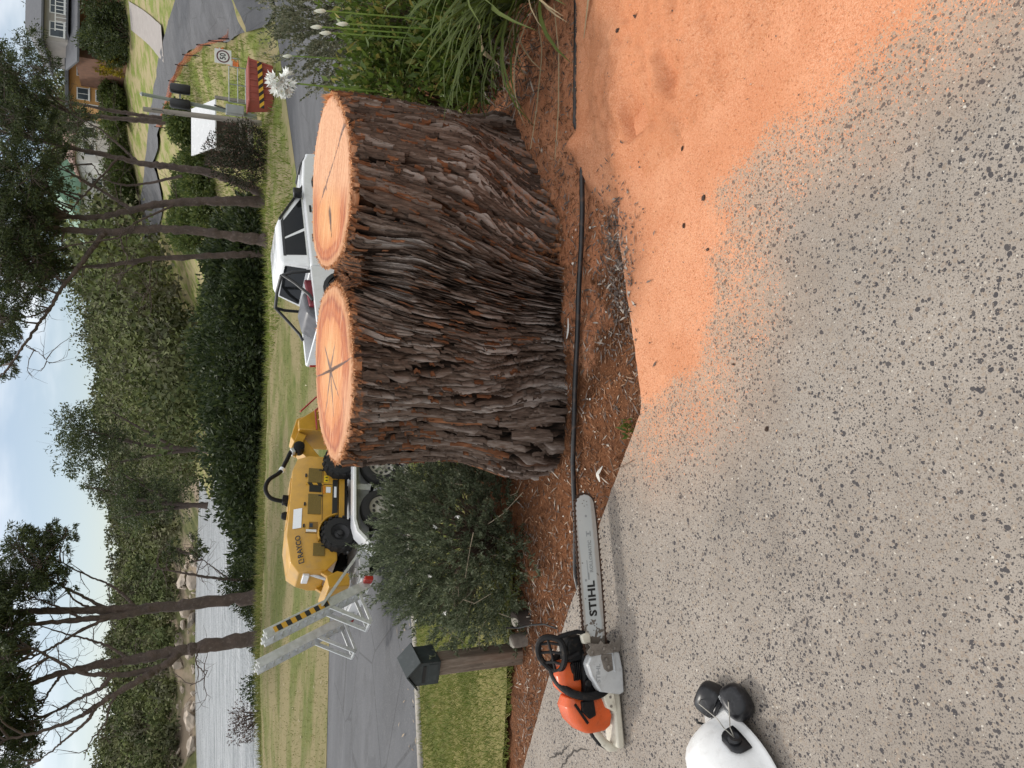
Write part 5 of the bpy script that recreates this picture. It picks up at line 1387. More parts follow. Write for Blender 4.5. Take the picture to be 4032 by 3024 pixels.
def ramp_part(y_, haz):
    d = Vector((-0.47, 0, 0.88)).normalized(); nrm = Vector((-d.z, 0, d.x))     # nrm: the back side of the ramp
    o0 = Vector((-1.44, y_, 0.48)); L_ = 1.52
    rp = None
    mb = MB()
    for s in (-1, 1):
        a = o0 + Vector((0, s * 0.15, 0)); b = a + d * L_
        mb.beam(a, b, 0.028, 0.13, up=nrm)
    rp = mb.build('ramp', M_ALU, tr, 0.003)
    for k in range(12):
        q = o0 + d * (0.10 + k * 0.118)
        m2 = MB(); m2.beam(q + Vector((0, -0.14, 0)), q + Vector((0, 0.14, 0)), 0.055, 0.02, up=(d + nrm * 0.6)); m2.build('rung', M_ALU, rp)
    m2 = MB(); q = o0 + d * 0.62 + nrm * 0.05; f_ = o0 + d * 0.25 + nrm * 0.50
    for s in (-1, 1):
        m2.beam(q + Vector((0, s * 0.14, 0)), f_ + Vector((0, s * 0.14, 0)), 0.03, 0.05); m2.beam(o0 + d * 0.18 + nrm * 0.05 + Vector((0, s * 0.14, 0)), f_ + d * -0.02 + Vector((0, s * 0.14, 0)), 0.03, 0.04)
    m2.beam(f_ + Vector((0, -0.15, 0)), f_ + Vector((0, 0.15, 0)), 0.05, 0.03); m2.build('support_leg', M_ALU, rp, 0.002)
    for s in (-1, 1):
        e_ = o0 + Vector((0, s * 0.15, 0)) + d * L_; m2 = MB(); m2.box(e_, (0.035, 0.032, 0.05), d.to_track_quat('Z', 'Y').to_matrix()); m2.build('ramp_tip', M_WHITE, rp)
    if haz:
        m2 = MB(); a = o0 + Vector((0, -0.1665, 0)) + d * 0.62; b = o0 + Vector((0, -0.1665, 0)) + d * 1.40
        m2.beam(a, b, 0.004, 0.075, up=nrm); m2.build('hazard_strip', M_HAZ, rp)
ramp_part(-0.56, True); ramp_part(0.60, False)
mb = MB(); mb.beam((-1.0, -0.74, 0.62), (-1.78, -0.74, 1.12), 0.05, 0.035); mb.build('ramp_strut', M_ALU, tr)
# ================================================================== STUMP GRINDER
gr = thing('stump_grinder', 'yellow wheeled stump grinder with black hose standing on the trailer', 'stump grinder', tr.location)
gr.rotation_euler = tr.rotation_euler; gr.scale = (0.90, 0.95, 0.92); gr.location = Vector(tr.location) + Vector((0, 0, 0.05))
DK = 0.603
for x_ in (-0.66, 0.70):
    for sd_ in (-1, 1):
        wheel(gr, x_, 0.50 * sd_, DK + 0.285, 0.285, 0.25, 0.15, M_DARKM, 0, 16, sd_)
# hull: lofted along x, chamfered shoulders
def hull(x, yb, yt, z0, zs_, zt):
    return [(x, -yb, z0), (x, -yb, zs_), (x, -yt, zt), (x, yt, zt), (x, yb, zs_), (x, yb, z0)]
body = MB().loft([hull(-1.22, 0.40, 0.26, DK + 0.45, DK + 0.66, DK + 0.86), hull(-1.08, 0.46, 0.34, DK + 0.30, DK + 0.72, DK + 1.0), hull(-0.62, 0.47, 0.34, DK + 0.30, DK + 0.80, DK + 1.08), hull(0.62, 0.47, 0.34, DK + 0.30, DK + 0.82, DK + 1.05), hull(0.86, 0.46, 0.33, DK + 0.34, DK + 0.80, DK + 0.98)]).build('body', M_YEL, gr, 0.012)
MB().box((0.0, 0, DK + 0.24), (1.0, 0.80, 0.20)).build('chassis', M_DARKM, gr, 0.01)
YS = -0.474
M_MESH = worn('expanded_mesh_panel', (0.17, 0.115, 0.025), 0.7, 0.3, 60, bump=0.8, bscale=240)
def plate(name, x0, x1, z0, z1, mat, y=YS, parent=body, dep=0.008, bev=0.004):
    return MB().prism([(x0, DK + z0), (x1, DK + z0), (x1, DK + z1), (x0, DK + z1)], y - dep, y + 0.004).build(name, mat, parent, bev)
plate('mesh_panel', 0.32, 0.60, 0.58, 0.80, M_MESH); plate('mesh_panel', -0.28, 0.10, 0.58, 0.79, M_MESH); plate('mesh_panel', -1.02, -0.80, 0.50, 0.68, M_MESH)
plate('black_window', 0.14, 0.27, 0.58, 0.78, M_INK); plate('hazard_strip', 0.275, 0.315, 0.55, 0.84, M_HAZ)
plate('lower_slot', -0.42, 0.40, 0.31, 0.40, M_INK, bev=0.01); plate('sill_board', -0.42, 0.42, 0.20, 0.29, M_YEL)
M_STICK = worn('sticker_white', (0.75, 0.77, 0.80), 0.4, 0.06, 60, bump=0, dirt=(0.35, 0.4, 0.5), dirt_amt=0.3)
plate('white_strip', 0.05, 0.26, 0.335, 0.375, M_STICK, YS - 0.008, dep=0.002, bev=0)
plate('warning_sticker', 0.34, 0.47, 0.47, 0.545, worn('warning_yellow', (0.70, 0.48, 0.02), 0.4, 0.05, 20, bump=0), dep=0.003, bev=0)
for k in range(2):
    MB().prism([(0.355 + k * 0.06, DK + 0.485), (0.395 + k * 0.06, DK + 0.485), (0.375 + k * 0.06, DK + 0.53)], YS - 0.0045, YS).build('warning_triangle', M_INK, body, sm=False)
plate('orange_sticker', 0.12, 0.27, 0.525, 0.555, worn('sticker_orange', (0.62, 0.20, 0.02), 0.4, 0.1, 30, bump=0), dep=0.003, bev=0)
plate('white_sticker', 0.14, 0.25, 0.43, 0.505, M_STICK, dep=0.003, bev=0)
plate('control_recess', -0.56, -0.42, 0.62, 0.76, worn('recess_brown', (0.20, 0.11, 0.02), 0.6), dep=0.002); plate('display', -0.52, -0.45, 0.70, 0.75, worn('blue_display', (0.03, 0.045, 0.08), 0.2, bump=0), YS - 0.003, dep=0.003, bev=0)
plate('label_strip', -0.60, -0.56, 0.64, 0.80, M_STICK, dep=0.003, bev=0)
for x_ in (0.585, 0.09, -0.585, -0.83):
    plate('latch', x_ - 0.03, x_, 0.56 if x_ > -0.6 else 0.50, 0.63 if x_ > -0.6 else 0.56, M_INK, YS - 0.001)
# shoulder sticker and lettering lie on the chamfer
def shoulder(x, f):
    z = DK + 0.80 + 0.27 * f; y = -0.47 + 0.13 * f; return Vector((x, y - 0.004, z + 0.004))
nsh = Vector((0, -0.27, 0.13)).normalized()
mb = MB(); mb.add([shoulder(-0.52, 0.25) + nsh * 0.006, shoulder(-0.16, 0.25) + nsh * 0.006, shoulder(-0.16, 0.72) + nsh * 0.006, shoulder(-0.52, 0.72) + nsh * 0.006], [(0, 1, 2, 3)]); mb.build('shoulder_sticker', M_STICK, body, sm=False)
Mt = frame(Vector((-0.86, -0.425, DK + 0.875)) + nsh * 0.035, (1, 0, 0.17), nsh)
text_part('maker_lettering', 'RAYCO', 0.115, M_INK, body, Mt, bold=0.003, depth=0.002, xs=1.0)
mb = MB(); Ml = Mt @ Matrix.Translation((-0.255, 0, 0))
for pa in (((-0.035, -0.045), (-0.02, -0.045), (-0.02, 0.045), (-0.035, 0.045)), ((-0.02, 0.03), (0.03, 0.03), (0.03, 0.045), (-0.02, 0.045)), ((0.018, -0.01), (0.033, -0.01), (0.033, 0.03), (0.018, 0.03)), ((-0.02, -0.045), (0.033, -0.045), (0.033, -0.03), (-0.02, -0.03))):
    mb.prism(pa, -0.001, 0.002, 'xy', Ml)
mb.build('maker_emblem', M_INK, body, sm=False)
plate('model_marks', -0.60, -0.57, 0.42, 0.54, M_INK, dep=0.002, bev=0)
for x_ in (-0.62, 0.30):
    MB().prism([(x_ - 0.004, DK + 0.33), (x_ + 0.004, DK + 0.33), (x_ + 0.004, DK + 0.81), (x_ - 0.004, DK + 0.81)], YS - 0.002, YS + 0.004).build('panel_seam', M_INK, body, sm=False)
MB().prism([(-0.60, DK + 0.552), (0.62, DK + 0.560), (0.62, DK + 0.566), (-0.60, DK + 0.558)], YS - 0.0025, YS + 0.004).build('panel_seam', M_INK, body, sm=False)
for x_ in (-0.5, -0.1, 0.45):
    MB().box((x_, YS - 0.008, DK + 0.84), (0.06, 0.02, 0.03)).build('hinge', M_DARKM, body, 0.003)
# wheel arches (curved yellow flares)
mb = MB()
for cx in (-0.66,):
    mb.loft([[(cx + 0.36 * math.cos(a), y_, DK + 0.27 + 0.36 * math.sin(a)) for a in np.linspace(0.15, 1.9, 10)] for y_ in (-0.47, -0.60)], False, False)
o = mb.build('wheel_arch', M_YEL, gr); md = o.modifiers.new('s', 'SOLIDIFY'); md.thickness = 0.02
# blade at the tail, cylinder guards
MB().prism([(-1.50, DK + 0.10), (-1.30, DK + 0.10), (-1.26, DK + 0.30), (-1.36, DK + 0.46), (-1.54, DK + 0.42)], -0.46, 0.46).build('dozer_blade', M_YEL, gr, 0.012)
for s_ in (-1, 1):
    MB().beam((-1.20, 0.30 * s_, DK + 0.50), (-1.36, 0.30 * s_, DK + 0.25), 0.07, 0.10).build('blade_arm', M_YEL, gr, 0.006)
MB().tube([(-1.18, -0.18, DK + 0.70), (-1.30, -0.18, DK + 0.32)], 0.035, 10).build('blade_cylinder', M_ALU, gr)
MB().box((-1.235, -0.1, DK + 0.74), (0.05, 0.30, 0.10)).build('rear_lamp_box', M_STICK, gr, 0.01)
# boom with cutter guard at the front
boom = MB(); boom.loft([[(0.80, -0.20, DK + 0.40), (0.80, -0.20, DK + 0.66), (0.80, 0.20, DK + 0.66), (0.80, 0.20, DK + 0.40)], [(1.15, -0.17, DK + 0.66), (1.12, -0.17, DK + 0.90), (1.12, 0.17, DK + 0.90), (1.15, 0.17, DK + 0.66)], [(1.48, -0.16, DK + 0.90), (1.44, -0.16, DK + 1.10), (1.44, 0.16, DK + 1.10), (1.48, 0.16, DK + 0.90)], [(1.78, -0.16, DK + 0.80), (1.84, -0.16, DK + 1.02), (1.84, 0.16, DK + 1.02), (1.78, 0.16, DK + 0.80)], [(1.95, -0.14, DK + 0.55), (2.06, -0.14, DK + 0.66), (2.06, 0.14, DK + 0.66), (1.95, 0.14, DK + 0.55)]])
boom = boom.build('boom', M_YEL, gr, 0.012)
Mm = frame((1.14, -0.26, DK + 0.96), (1, 0, 0.6), (0, -1, 0.1))
MB().lathe([(0.0, -0.12), (0.085, -0.12), (0.095, -0.05), (0.095, 0.08), (0.06, 0.10), (0.0, 0.10)], 20, Mm).build('hydraulic_motor', M_BLACK, boom)
MB().box((1.06, -0.24, DK + 1.06), (0.10, 0.14, 0.06), Matrix.Rotation(-0.5, 3, 'Y')).build('hose_manifold', M_ALU, boom, 0.01)
MB().prism([(0.98, DK + 1.00), (1.05, DK + 1.12), (1.52, DK + 0.98), (1.46, DK + 0.84)], -0.215, -0.175).build('boom_cover', M_YEL, boom, 0.008)
MB().prism([(1.52, DK + 0.98), (1.72, DK + 1.0), (2.12, DK + 0.58), (1.98, DK + 0.22), (1.52, DK + 0.20)], -0.30, 0.30).build('cutter_guard', M_YEL, boom, 0.015)
MB().prism([(1.44, DK + 0.10), (1.56, DK + 0.62), (1.90, DK + 0.66), (2.30, DK + 0.30), (2.22, DK + 0.04)], -0.345, -0.315).build('rubber_curtain', M_TYRE, boom, 0.006)
mb = MB(); mb.tube([(1.50, -0.36, DK + 0.68), (1.92, -0.36, DK + 0.72), (2.36, -0.36, DK + 0.36), (2.30, -0.36, DK + 0.66), (1.86, -0.36, DK + 0.98)], 0.016, 8); mb.build('red_guard_bar', worn('red_guard_paint', (0.36, 0.03, 0.03), 0.4, 0.15, 8), boom)
hz_ = loopc([(0.16, -0.10, DK + 1.03), (0.14, -0.12, DK + 1.18), (0.18, -0.14, DK + 1.36), (0.32, -0.16, DK + 1.45), (0.50, -0.18, DK + 1.41), (0.66, -0.20, DK + 1.24), (0.86, -0.22, DK + 1.16), (1.04, -0.24, DK + 1.06)], 64)[:56]
MB().tube(hz_, 0.036, 10).build('hydraulic_hose', M_BLACK, gr)
MB().tube([hz_[41], hz_[43]], 0.048, 10).build('hose_clamp', M_STICK, gr)
MB().box((0.16, -0.12, DK + 1.10), (0.14, 0.12, 0.14)).build('hose_gate', M_BLACK, gr, 0.01)
MB().lathe([(0.07, 0), (0.07, 0.06), (0.05, 0.10), (0, 0.11)], 14, Matrix.Translation((-0.10, -0.05, DK + 1.06))).build('air_cap', M_BLACK, gr)
mb = MB(); mb.beam((-0.3, -0.1, DK + 1.075), (0.5, -0.1, DK + 1.06), 0.36, 0.02); mb.build('hood_top', M_YEL, gr, 0.005)

# ================================================================== UTE
M_GLASS = worn('tinted_car_glass', (0.010, 0.011, 0.012), 0.06, 0.1, 3, bump=0)
M_GLASS.node_tree.nodes['Principled BSDF'].inputs['Specular IOR Level'].default_value = 0.25
M_PBLK = worn('black_trim', (0.015, 0.015, 0.016), 0.45, 0.2, 8, bump=0.1)
_ur = np.array((1.3, 16.25)); _us, _ut = st(*_ur)
ute = thing('parked_ute', 'white dual-cab ute with black sports bar parked behind the stump', 'ute', (0, 0, 0))
UH = R(30)
_uo = _ur + 0.92 * np.array((-math.sin(UH), math.cos(UH)))
ute.location = (_uo[0], _uo[1], float(zroad(*_uo)) + 0.04); ute.rotation_euler = (0, 0, UH)
for x_, in ((0.95,), (4.12,)):
    for sd_ in (-1, 1):
        wheel(ute, x_, 0.80 * sd_, 0.385, 0.385, 0.26, 0.225, M_RIM, 6, 0, sd_)
def arch(cx, r_, z0):
    return [(cx + r_ * math.cos(a), max(z0, 0.36 + r_ * math.sin(a))) for a in np.linspace(0, math.pi, 9)]
side = [(0.02, 0.45), (0.02, 1.08), (1.70, 1.10), (4.05, 1.11), (4.9, 1.02), (5.15, 0.90), (5.2, 0.55), (5.12, 0.36)]
side += arch(4.12, 0.44, 0.36) + arch(0.95, 0.44, 0.40)
# cab half (solid) and tray sides
cabs = [(1.62, 0.45), (1.62, 1.10), (4.05, 1.11), (4.88, 1.03), (5.14, 0.92), (5.2, 0.60), (5.12, 0.36)] + arch(4.12, 0.44, 0.36)
MB().prism(cabs, -0.90, 0.90).build('body', M_WHITE, ute, 0.05, seg=3)
for sd_ in (-1, 1):
    MB().prism([(0.02, 0.52), (0.02, 1.07), (0.06, 1.10), (1.60, 1.11), (1.60, 0.48)] + arch(0.95, 0.44, 0.48), 0.80 * sd_, 0.905 * sd_).build('tray_side', M_WHITE, ute, 0.015)
    MB().loft([[(cx_ + r_ * math.cos(a), 0.86 * sd_ + o_ * sd_, 0.36 + r_ * math.sin(a)) for a in np.linspace(0.05, math.pi - 0.05, 12)] for cx_, r_, o_ in ((4.12, 0.43, 0.0), (4.12, 0.44, 0.085), (4.12, 0.53, 0.06))], False, False).build('wheel_flare', M_PBLK, ute)
    MB().loft([[(cx_ + r_ * math.cos(a), 0.86 * sd_ + o_ * sd_, 0.36 + r_ * math.sin(a)) for a in np.linspace(0.1, math.pi - 0.1, 12)] for cx_, r_, o_ in ((0.95, 0.43, 0.0), (0.95, 0.44, 0.085), (0.95, 0.53, 0.06))], False, False).build('wheel_flare', M_PBLK, ute)
    MB().box((0.03, 0.84 * sd_, 0.86), (0.06, 0.12, 0.30)).build('tail_light', M_RED, ute, 0.01)
    MB().box((5.10, 0.70 * sd_, 0.86), (0.12, 0.34, 0.16)).build('headlight', M_STICK, ute, 0.03)
MB().box((0.03, 0, 0.80), (0.06, 1.62, 0.56)).build('tailgate', M_WHITE, ute, 0.015)
MB().box((0.82, 0, 0.56), (1.58, 1.62, 0.08)).build('tray_floor', M_PBLK, ute)
MB().box((1.585, 0, 0.80), (0.05, 1.62, 0.58)).build('tray_headboard', M_WHITE, ute)
MB().box((-0.05, 0, 0.46), (0.16, 1.7, 0.16)).build('rear_bumper', M_PBLK, ute, 0.02)
MB().box((5.20, 0, 0.50), (0.16, 1.72, 0.26)).build('front_bumper', M_PBLK, ute, 0.04)
# greenhouse
def gh(f, x_f, sd_):
    """f 0 belt .. 1 roof edge; x_f 0 rear .. 1 front"""
    xr = 1.64 + 0.20 * f; xf = 4.12 - 0.98 * f
    return Vector((xr + (xf - xr) * x_f, (0.83 - 0.185 * f) * sd_, 1.09 + 0.60 * f))
secs = []
for f in (0, 0.5, 0.9, 1.0):
    zz = f
    secs.append([gh(f, 0, -1), gh(f, 1, -1), gh(f, 1, 1), gh(f, 0, 1)])
r0 = [Vector((p.x, p.y, p.z)) for p in secs[-1]]
secs.append([Vector((r0[0].x + 0.10, -0.54, 1.755)), Vector((r0[1].x - 0.14, -0.54, 1.755)), Vector((r0[2].x - 0.14, 0.54, 1.755)), Vector((r0[3].x + 0.10, 0.54, 1.755))])
gho = MB().loft(secs).build('cab_roof', M_WHITE, ute, 0.06, seg=3)
def pane(name, corners, off, mat=M_GLASS):
    c = [Vector(p) for p in corners]; nn = (c[1] - c[0]).cross(c[3] - c[0]).normalized()
    mb = MB(); mb.add([p + off * 1.0 for p in c] + [p - off * 2 for p in c], [(0, 1, 2, 3), (7, 6, 5, 4), (0, 4, 5, 1), (1, 5, 6, 2), (2, 6, 7, 3), (3, 7, 4, 0)])
    return mb.build(name, mat, ute, 0.004)
for sd_ in (-1, 1):
    o_ = Vector((0, 0.010 * sd_, 0.003))
    pane('side_window', [gh(0.10, 0.13, sd_), gh(0.10, 0.43, sd_), gh(0.86, 0.47, sd_), gh(0.86, 0.16, sd_)], o_)
    pane('side_window', [gh(0.10, 0.47, sd_), gh(0.10, 0.86, sd_), gh(0.55, 0.88, sd_), gh(0.86, 0.80, sd_), ][:2] + [gh(0.86, 0.83, sd_), gh(0.86, 0.51, sd_)], o_)
    pane('weather_shield', [gh(0.82, 0.14, sd_), gh(0.82, 0.90, sd_), gh(0.92, 0.88, sd_), gh(0.92, 0.15, sd_)], Vector((0, 0.016 * sd_, 0.004)), M_PBLK)
    MB().loft([[Vector((3.62, 0.86 * sd_, 1.14)), Vector((3.86, 0.86 * sd_, 1.14)), Vector((3.86, 0.86 * sd_, 1.34)), Vector((3.62, 0.86 * sd_, 1.34))], [Vector((3.64, 1.06 * sd_, 1.16)), Vector((3.80, 1.06 * sd_, 1.16)), Vector((3.80, 1.06 * sd_, 1.36)), Vector((3.64, 1.06 * sd_, 1.36))]]).build('mirror', M_PBLK, ute, 0.03)
    MB().box((2.42, 0.912 * sd_, 0.98), (0.20, 0.03, 0.05)).build('door_handle', M_PBLK, ute, 0.01)
    MB().box((3.30, 0.912 * sd_, 0.98), (0.20, 0.03, 0.05)).build('door_handle', M_PBLK, ute, 0.01)
pane('windscreen', [gh(0.06, 1, -1) + Vector((0, 0.08, 0)), gh(0.06, 1, 1) - Vector((0, 0.08, 0)), gh(0.94, 1, 1) - Vector((0, 0.06, 0)), gh(0.94, 1, -1) + Vector((0, 0.06, 0))], Vector((0.012, 0, 0.008)))
pane('rear_window', [gh(0.12, 0, 1) - Vector((0, 0.12, 0)), gh(0.12, 0, -1) + Vector((0, 0.12, 0)), gh(0.88, 0, -1) + Vector((0, 0.10, 0)), gh(0.88, 0, 1) - Vector((0, 0.10, 0))], Vector((-0.012, 0, 0.004)))
mb = MB()
mb.tube([(1.52, -0.80, 1.10), (1.50, -0.74, 1.50), (1.48, -0.62, 1.72), (1.48, 0.0, 1.75), (1.48, 0.62, 1.72), (1.50, 0.74, 1.50), (1.52, 0.80, 1.10)], 0.038, 10)
for sd_ in (-1, 1):
    mb.tube([(1.48, 0.66 * sd_, 1.70), (1.20, 0.74 * sd_, 1.45), (0.85, 0.80 * sd_, 1.18), (0.70, 0.82 * sd_, 1.12)], 0.036, 10)
mb.build('sports_bar', M_PBLK, ute)
for sd_ in (-1, 1):
    MB().beam(gh(0.0, 0.975, sd_) + Vector((0, 0.012 * sd_, 0)), gh(0.97, 0.955, sd_) + Vector((0, 0.012 * sd_, 0)), 0.075, 0.05).build('pillar_trim', M_PBLK, ute, 0.01)
mb = MB(); mb.tube([(5.30, -0.55, 0.45), (5.32, -0.52, 0.92), (5.28, -0.30, 1.0), (5.28, 0.30, 1.0), (5.32, 0.52, 0.92), (5.30, 0.55, 0.45)], 0.035, 10); mb.tube([(5.30, -0.55, 0.78), (5.30, 0.55, 0.78)], 0.03, 8); mb.build('bull_bar', M_PBLK, ute)
MB().prism([(3.96, 1.10), (4.84, 1.04), (4.84, 1.075), (3.98, 1.15)], -0.45, 0.45).build('bonnet_scoop', M_WHITE, ute, 0.02)
# kit in the tray
bag = MB().loft([[(0.35 + 0.0, y_, 0.62) for y_ in (-0.45, 0.35)] + [(0.35, 0.35, 0.9), (0.35, -0.45, 0.9)], [(0.6, y_, 0.62) for y_ in (-0.55, 0.45)] + [(0.6, 0.40, 1.22), (0.6, -0.50, 1.22)], [(1.1, y_, 0.62) for y_ in (-0.55, 0.45)] + [(1.1, 0.40, 1.28), (1.1, -0.50, 1.28)], [(1.4, y_, 0.62) for y_ in (-0.45, 0.35)] + [(1.4, 0.3, 1.0), (1.4, -0.4, 1.0)]]).build('tray_load', worn('grey_tarp', (0.10, 0.10, 0.11), 0.4, 0.3, 6), None, 0.06, seg=3)
ld = thing('tarped_load', 'grey and maroon covered load sitting in the ute tray', 'load', ute.location); ld.rotation_euler = ute.rotation_euler
bag.parent = ld; bag.name = 'tarp'
MB().prism([(0.70, 0.95), (1.42, 1.0), (1.42, 1.22), (0.72, 1.16)], -0.62, -0.50).build('maroon_panel', worn('maroon_plastic', (0.16, 0.015, 0.025), 0.35), ld, 0.03)
# ================================================================== GRASS
def blades(name, P, L_, W_, mat, label, cat, lean=0.5, seed=1):
    r_ = np.random.default_rng(seed); n = len(P)
    a = r_.random(n) * 2 * math.pi
    s_ = np.c_[np.cos(a), np.sin(a), np.zeros(n)] * (W_ * (0.6 + 0.8 * r_.random(n)))[:, None]
    tip = np.c_[lean * r_.normal(size=(n, 2)), np.ones(n)] * (L_ * (0.5 + r_.random(n)))[:, None]
    V = np.stack([P - s_, P + s_, P + tip], 1).reshape(-1, 3)
    return tag(mesh_np(name, V, np.arange(3 * n).reshape(-1, 3), mat), label, cat, kind='stuff')
M_GR1 = leafmat('lawn_blades', (0.09, 0.135, 0.022), (0.23, 0.245, 0.06), (0.40, 0.34, 0.16), 0.8, 0.3)
r_ = np.random.default_rng(31)
n = 150000; x = -7 + 7.2 * r_.random(n); y = 2.9 + 8 * r_.random(n)
lo = np.maximum(bed_far(x) - 0.10 + 0.12 * noise(x * 6, 2.0), edge_y(x) + 0.05)
k = (y > lo) & (y < kn(x) - 0.15); x, y = x[k], y[k]
kk = r_.random(len(x)) < np.clip(1.25 - 0.16 * (y - 3.5), 0.3, 1); x, y = x[kk], y[kk]
blades('lawn_grass', np.c_[x, y, h_near(x, y) - 0.03 + 0.015 * fbm(x * 2, y * 2, 0, 3)], np.full(len(x), 0.034) + 0.004 * (y - 3), np.full(len(x), 0.0028) + 0.0006 * (y - 3), M_GR1, 'short patchy green and straw lawn sloping to the kerb', 'grass', 0.7)
M_GR2 = leafmat('far_lawn_blades', (0.14, 0.17, 0.05), (0.25, 0.24, 0.09), (0.38, 0.32, 0.18), 0.9, 0.5)
n = 60000; s_ = -16 + 38 * r_.random(n); t_ = T_FAR + 0.05 + 19 * r_.random(n) ** 1.2; x, y = xy(s_, t_)
dn = 0.5 + 0.5 * fbm(s_ * 0.25, t_ * 0.8, 3, 3); k = r_.random(n) < np.clip(dn + 0.25 * (t_ > 30), 0.1, 1); x, y = x[k], y[k]
blades('far_lawn_grass', np.c_[x, y, far_z(x, y) - 0.01], np.full(len(x), 0.055), np.full(len(x), 0.010), M_GR2, 'thin dry grass on the reserve across the road', 'grass', 0.8, 2)
# long unmown grass along the lawn's far edge and round the tree feet
M_GR3 = leafmat('long_grass_blades', (0.11, 0.15, 0.03), (0.24, 0.24, 0.075), (0.38, 0.32, 0.15), 0.8, 0.3)
n = 34000; s_ = -14 + 42 * r_.random(n); t_ = 27.5 + 6.5 * r_.random(n) - 0.0; x, y = xy(s_, t_)
vv_ = y
k = (y > 29.5) & (y < 39); x, y = x[k], y[k]
blades('long_grass', np.c_[x, y, far_z(x, y) - 0.02], 0.13 + 0.16 * r_.random(len(x)), np.full(len(x), 0.016), M_GR3, 'long green-gold grass fringing the reserve below the trees', 'grass', 0.5, 3)
M_GR4 = leafmat('slope_grass_blades', (0.12, 0.19, 0.03), (0.30, 0.32, 0.08), (0.46, 0.40, 0.24), 0.8, 0.3)
n = 30000; u = 590 + 200 * r_.random(n); s_ = 20 + 30 * r_.random(n); t_ = T_FAR + 0.5 + 26 * r_.random(n); x, y = xy(s_, t_)
pt = np.c_[x, y]; inroad = inpoly_dist(x, y, np.r_[sa, sb[::-1]]) > -0.2
k = ~inroad; x, y = x[k], y[k]
blades('slope_grass', np.c_[x, y, far_z(x, y) - 0.02], 0.12 + 0.18 * r_.random(len(x)), np.full(len(x), 0.022), M_GR4, 'lush green and straw grass on the slope below the side street', 'grass', 0.5, 4)

# ================================================================== SHRUBS AND GARDEN PLANTS
M_STEM = worn('brown_twig_bark', (0.10, 0.065, 0.045), 0.9, 0.4, 30, bump=0.4)
M_STEMG = worn('grey_twig_bark', (0.20, 0.175, 0.15), 0.9, 0.4, 30, bump=0.4)
def shrub(name, label, cat, base, center, rad, ntip, nleaf, L_, W_, mat, stem_mat=None, seed=1, droop=0.0, group=None, shell=0.45, cl=0.09, twigs=True, sprig=0.0):
    """stems from the base to tips spread through an uneven ellipsoid; leaves gather round the outer ends"""
    r_ = np.random.default_rng(seed)
    t = thing(name, label, cat, base, 0, group)
    base = np.array(base, float); center = np.array(center, float) - base; rad = np.array(rad, float)
    d = rand_unit(ntip * 2, r_); d = d[(d[:, 2] > -0.45)][:ntip]
    rr = (shell + (1 - shell) * r_.random(len(d)) ** 0.6)
    lump = 1 + 0.28 * fbm(d[:, 0] * 2.2 + seed, d[:, 1] * 2.2, d[:, 2] * 2.2, 3)
    tips = center + d * rad * (rr * lump)[:, None]
    tips[:, 2] = np.maximum(tips[:, 2], 0.02)
    if twigs:
        mb = MB()
        for i in range(0, len(tips), max(1, len(tips) // 130)):
            p = tips[i]; m = p * 0.5 + np.array((0, 0, 0.12 * rad[2])) + 0.05 * rad * r_.normal(size=3)
            mb.tube([(0.04 * rad[0] * r_.normal(), 0.04 * rad[1] * r_.normal(), -0.02), m, p], [0.012 * rad[2] * 1.2, 0.007 * rad[2], 0.002 * rad[2]], 5, False)
        mb.build('stems', stem_mat or M_STEM, t)
    idx = np.repeat(np.arange(len(tips)), nleaf)
    out = (tips[idx] - center) / rad
    if sprig:
        sdir = (tips - center) / rad; sdir = sdir / np.linalg.norm(sdir, axis=1)[:, None] + 0.55 * rand_unit(len(tips), r_) + np.array((0, 0, 0.25)); sdir /= np.linalg.norm(sdir, axis=1)[:, None]
        ft = r_.random(len(idx)); ln = sprig * (0.5 + r_.random(len(tips)))[idx]
        C = tips[idx] + sdir[idx] * (ft * ln)[:, None] + 0.10 * cl * r_.normal(size=(len(idx), 3))
        out = sdir[idx] * 0.9
    else:
        C = tips[idx] + cl * r_.normal(size=(len(idx), 3)) * (rad / rad.max())
    D = out * 0.8 + 0.8 * rand_unit(len(idx), r_) + np.array((0, 0, 0.35 - droop))
    N = rand_unit(len(idx), r_) + np.array((0, 0, 0.9))
    C[:, 2] = np.maximum(C[:, 2], 0.0)
    V, F_ = leaves_np(C, D, N, L_ * (0.6 + 0.8 * r_.random(len(idx))), W_ * (0.7 + 0.6 * r_.random(len(idx))), 0.2)
    f = mesh_np('foliage', V, F_, mat, t)
    return t
M_LF1 = leafmat('grey_green_small_leaves', (0.062, 0.080, 0.044), (0.155, 0.185, 0.105), (0.30, 0.32, 0.21), 0.45, 0.3)
shr = shrub('garden_shrub', 'dense grey-green shrub with tiny leaves left of the stump', 'shrub', (-0.86, 3.85, -0.12), (-0.86, 3.86, 0.06), (0.53, 0.56, 0.50), 1800, 42, 0.020, 0.0068, M_LF1, M_STEM, 3, cl=0.04, shell=0.35, sprig=0.10)
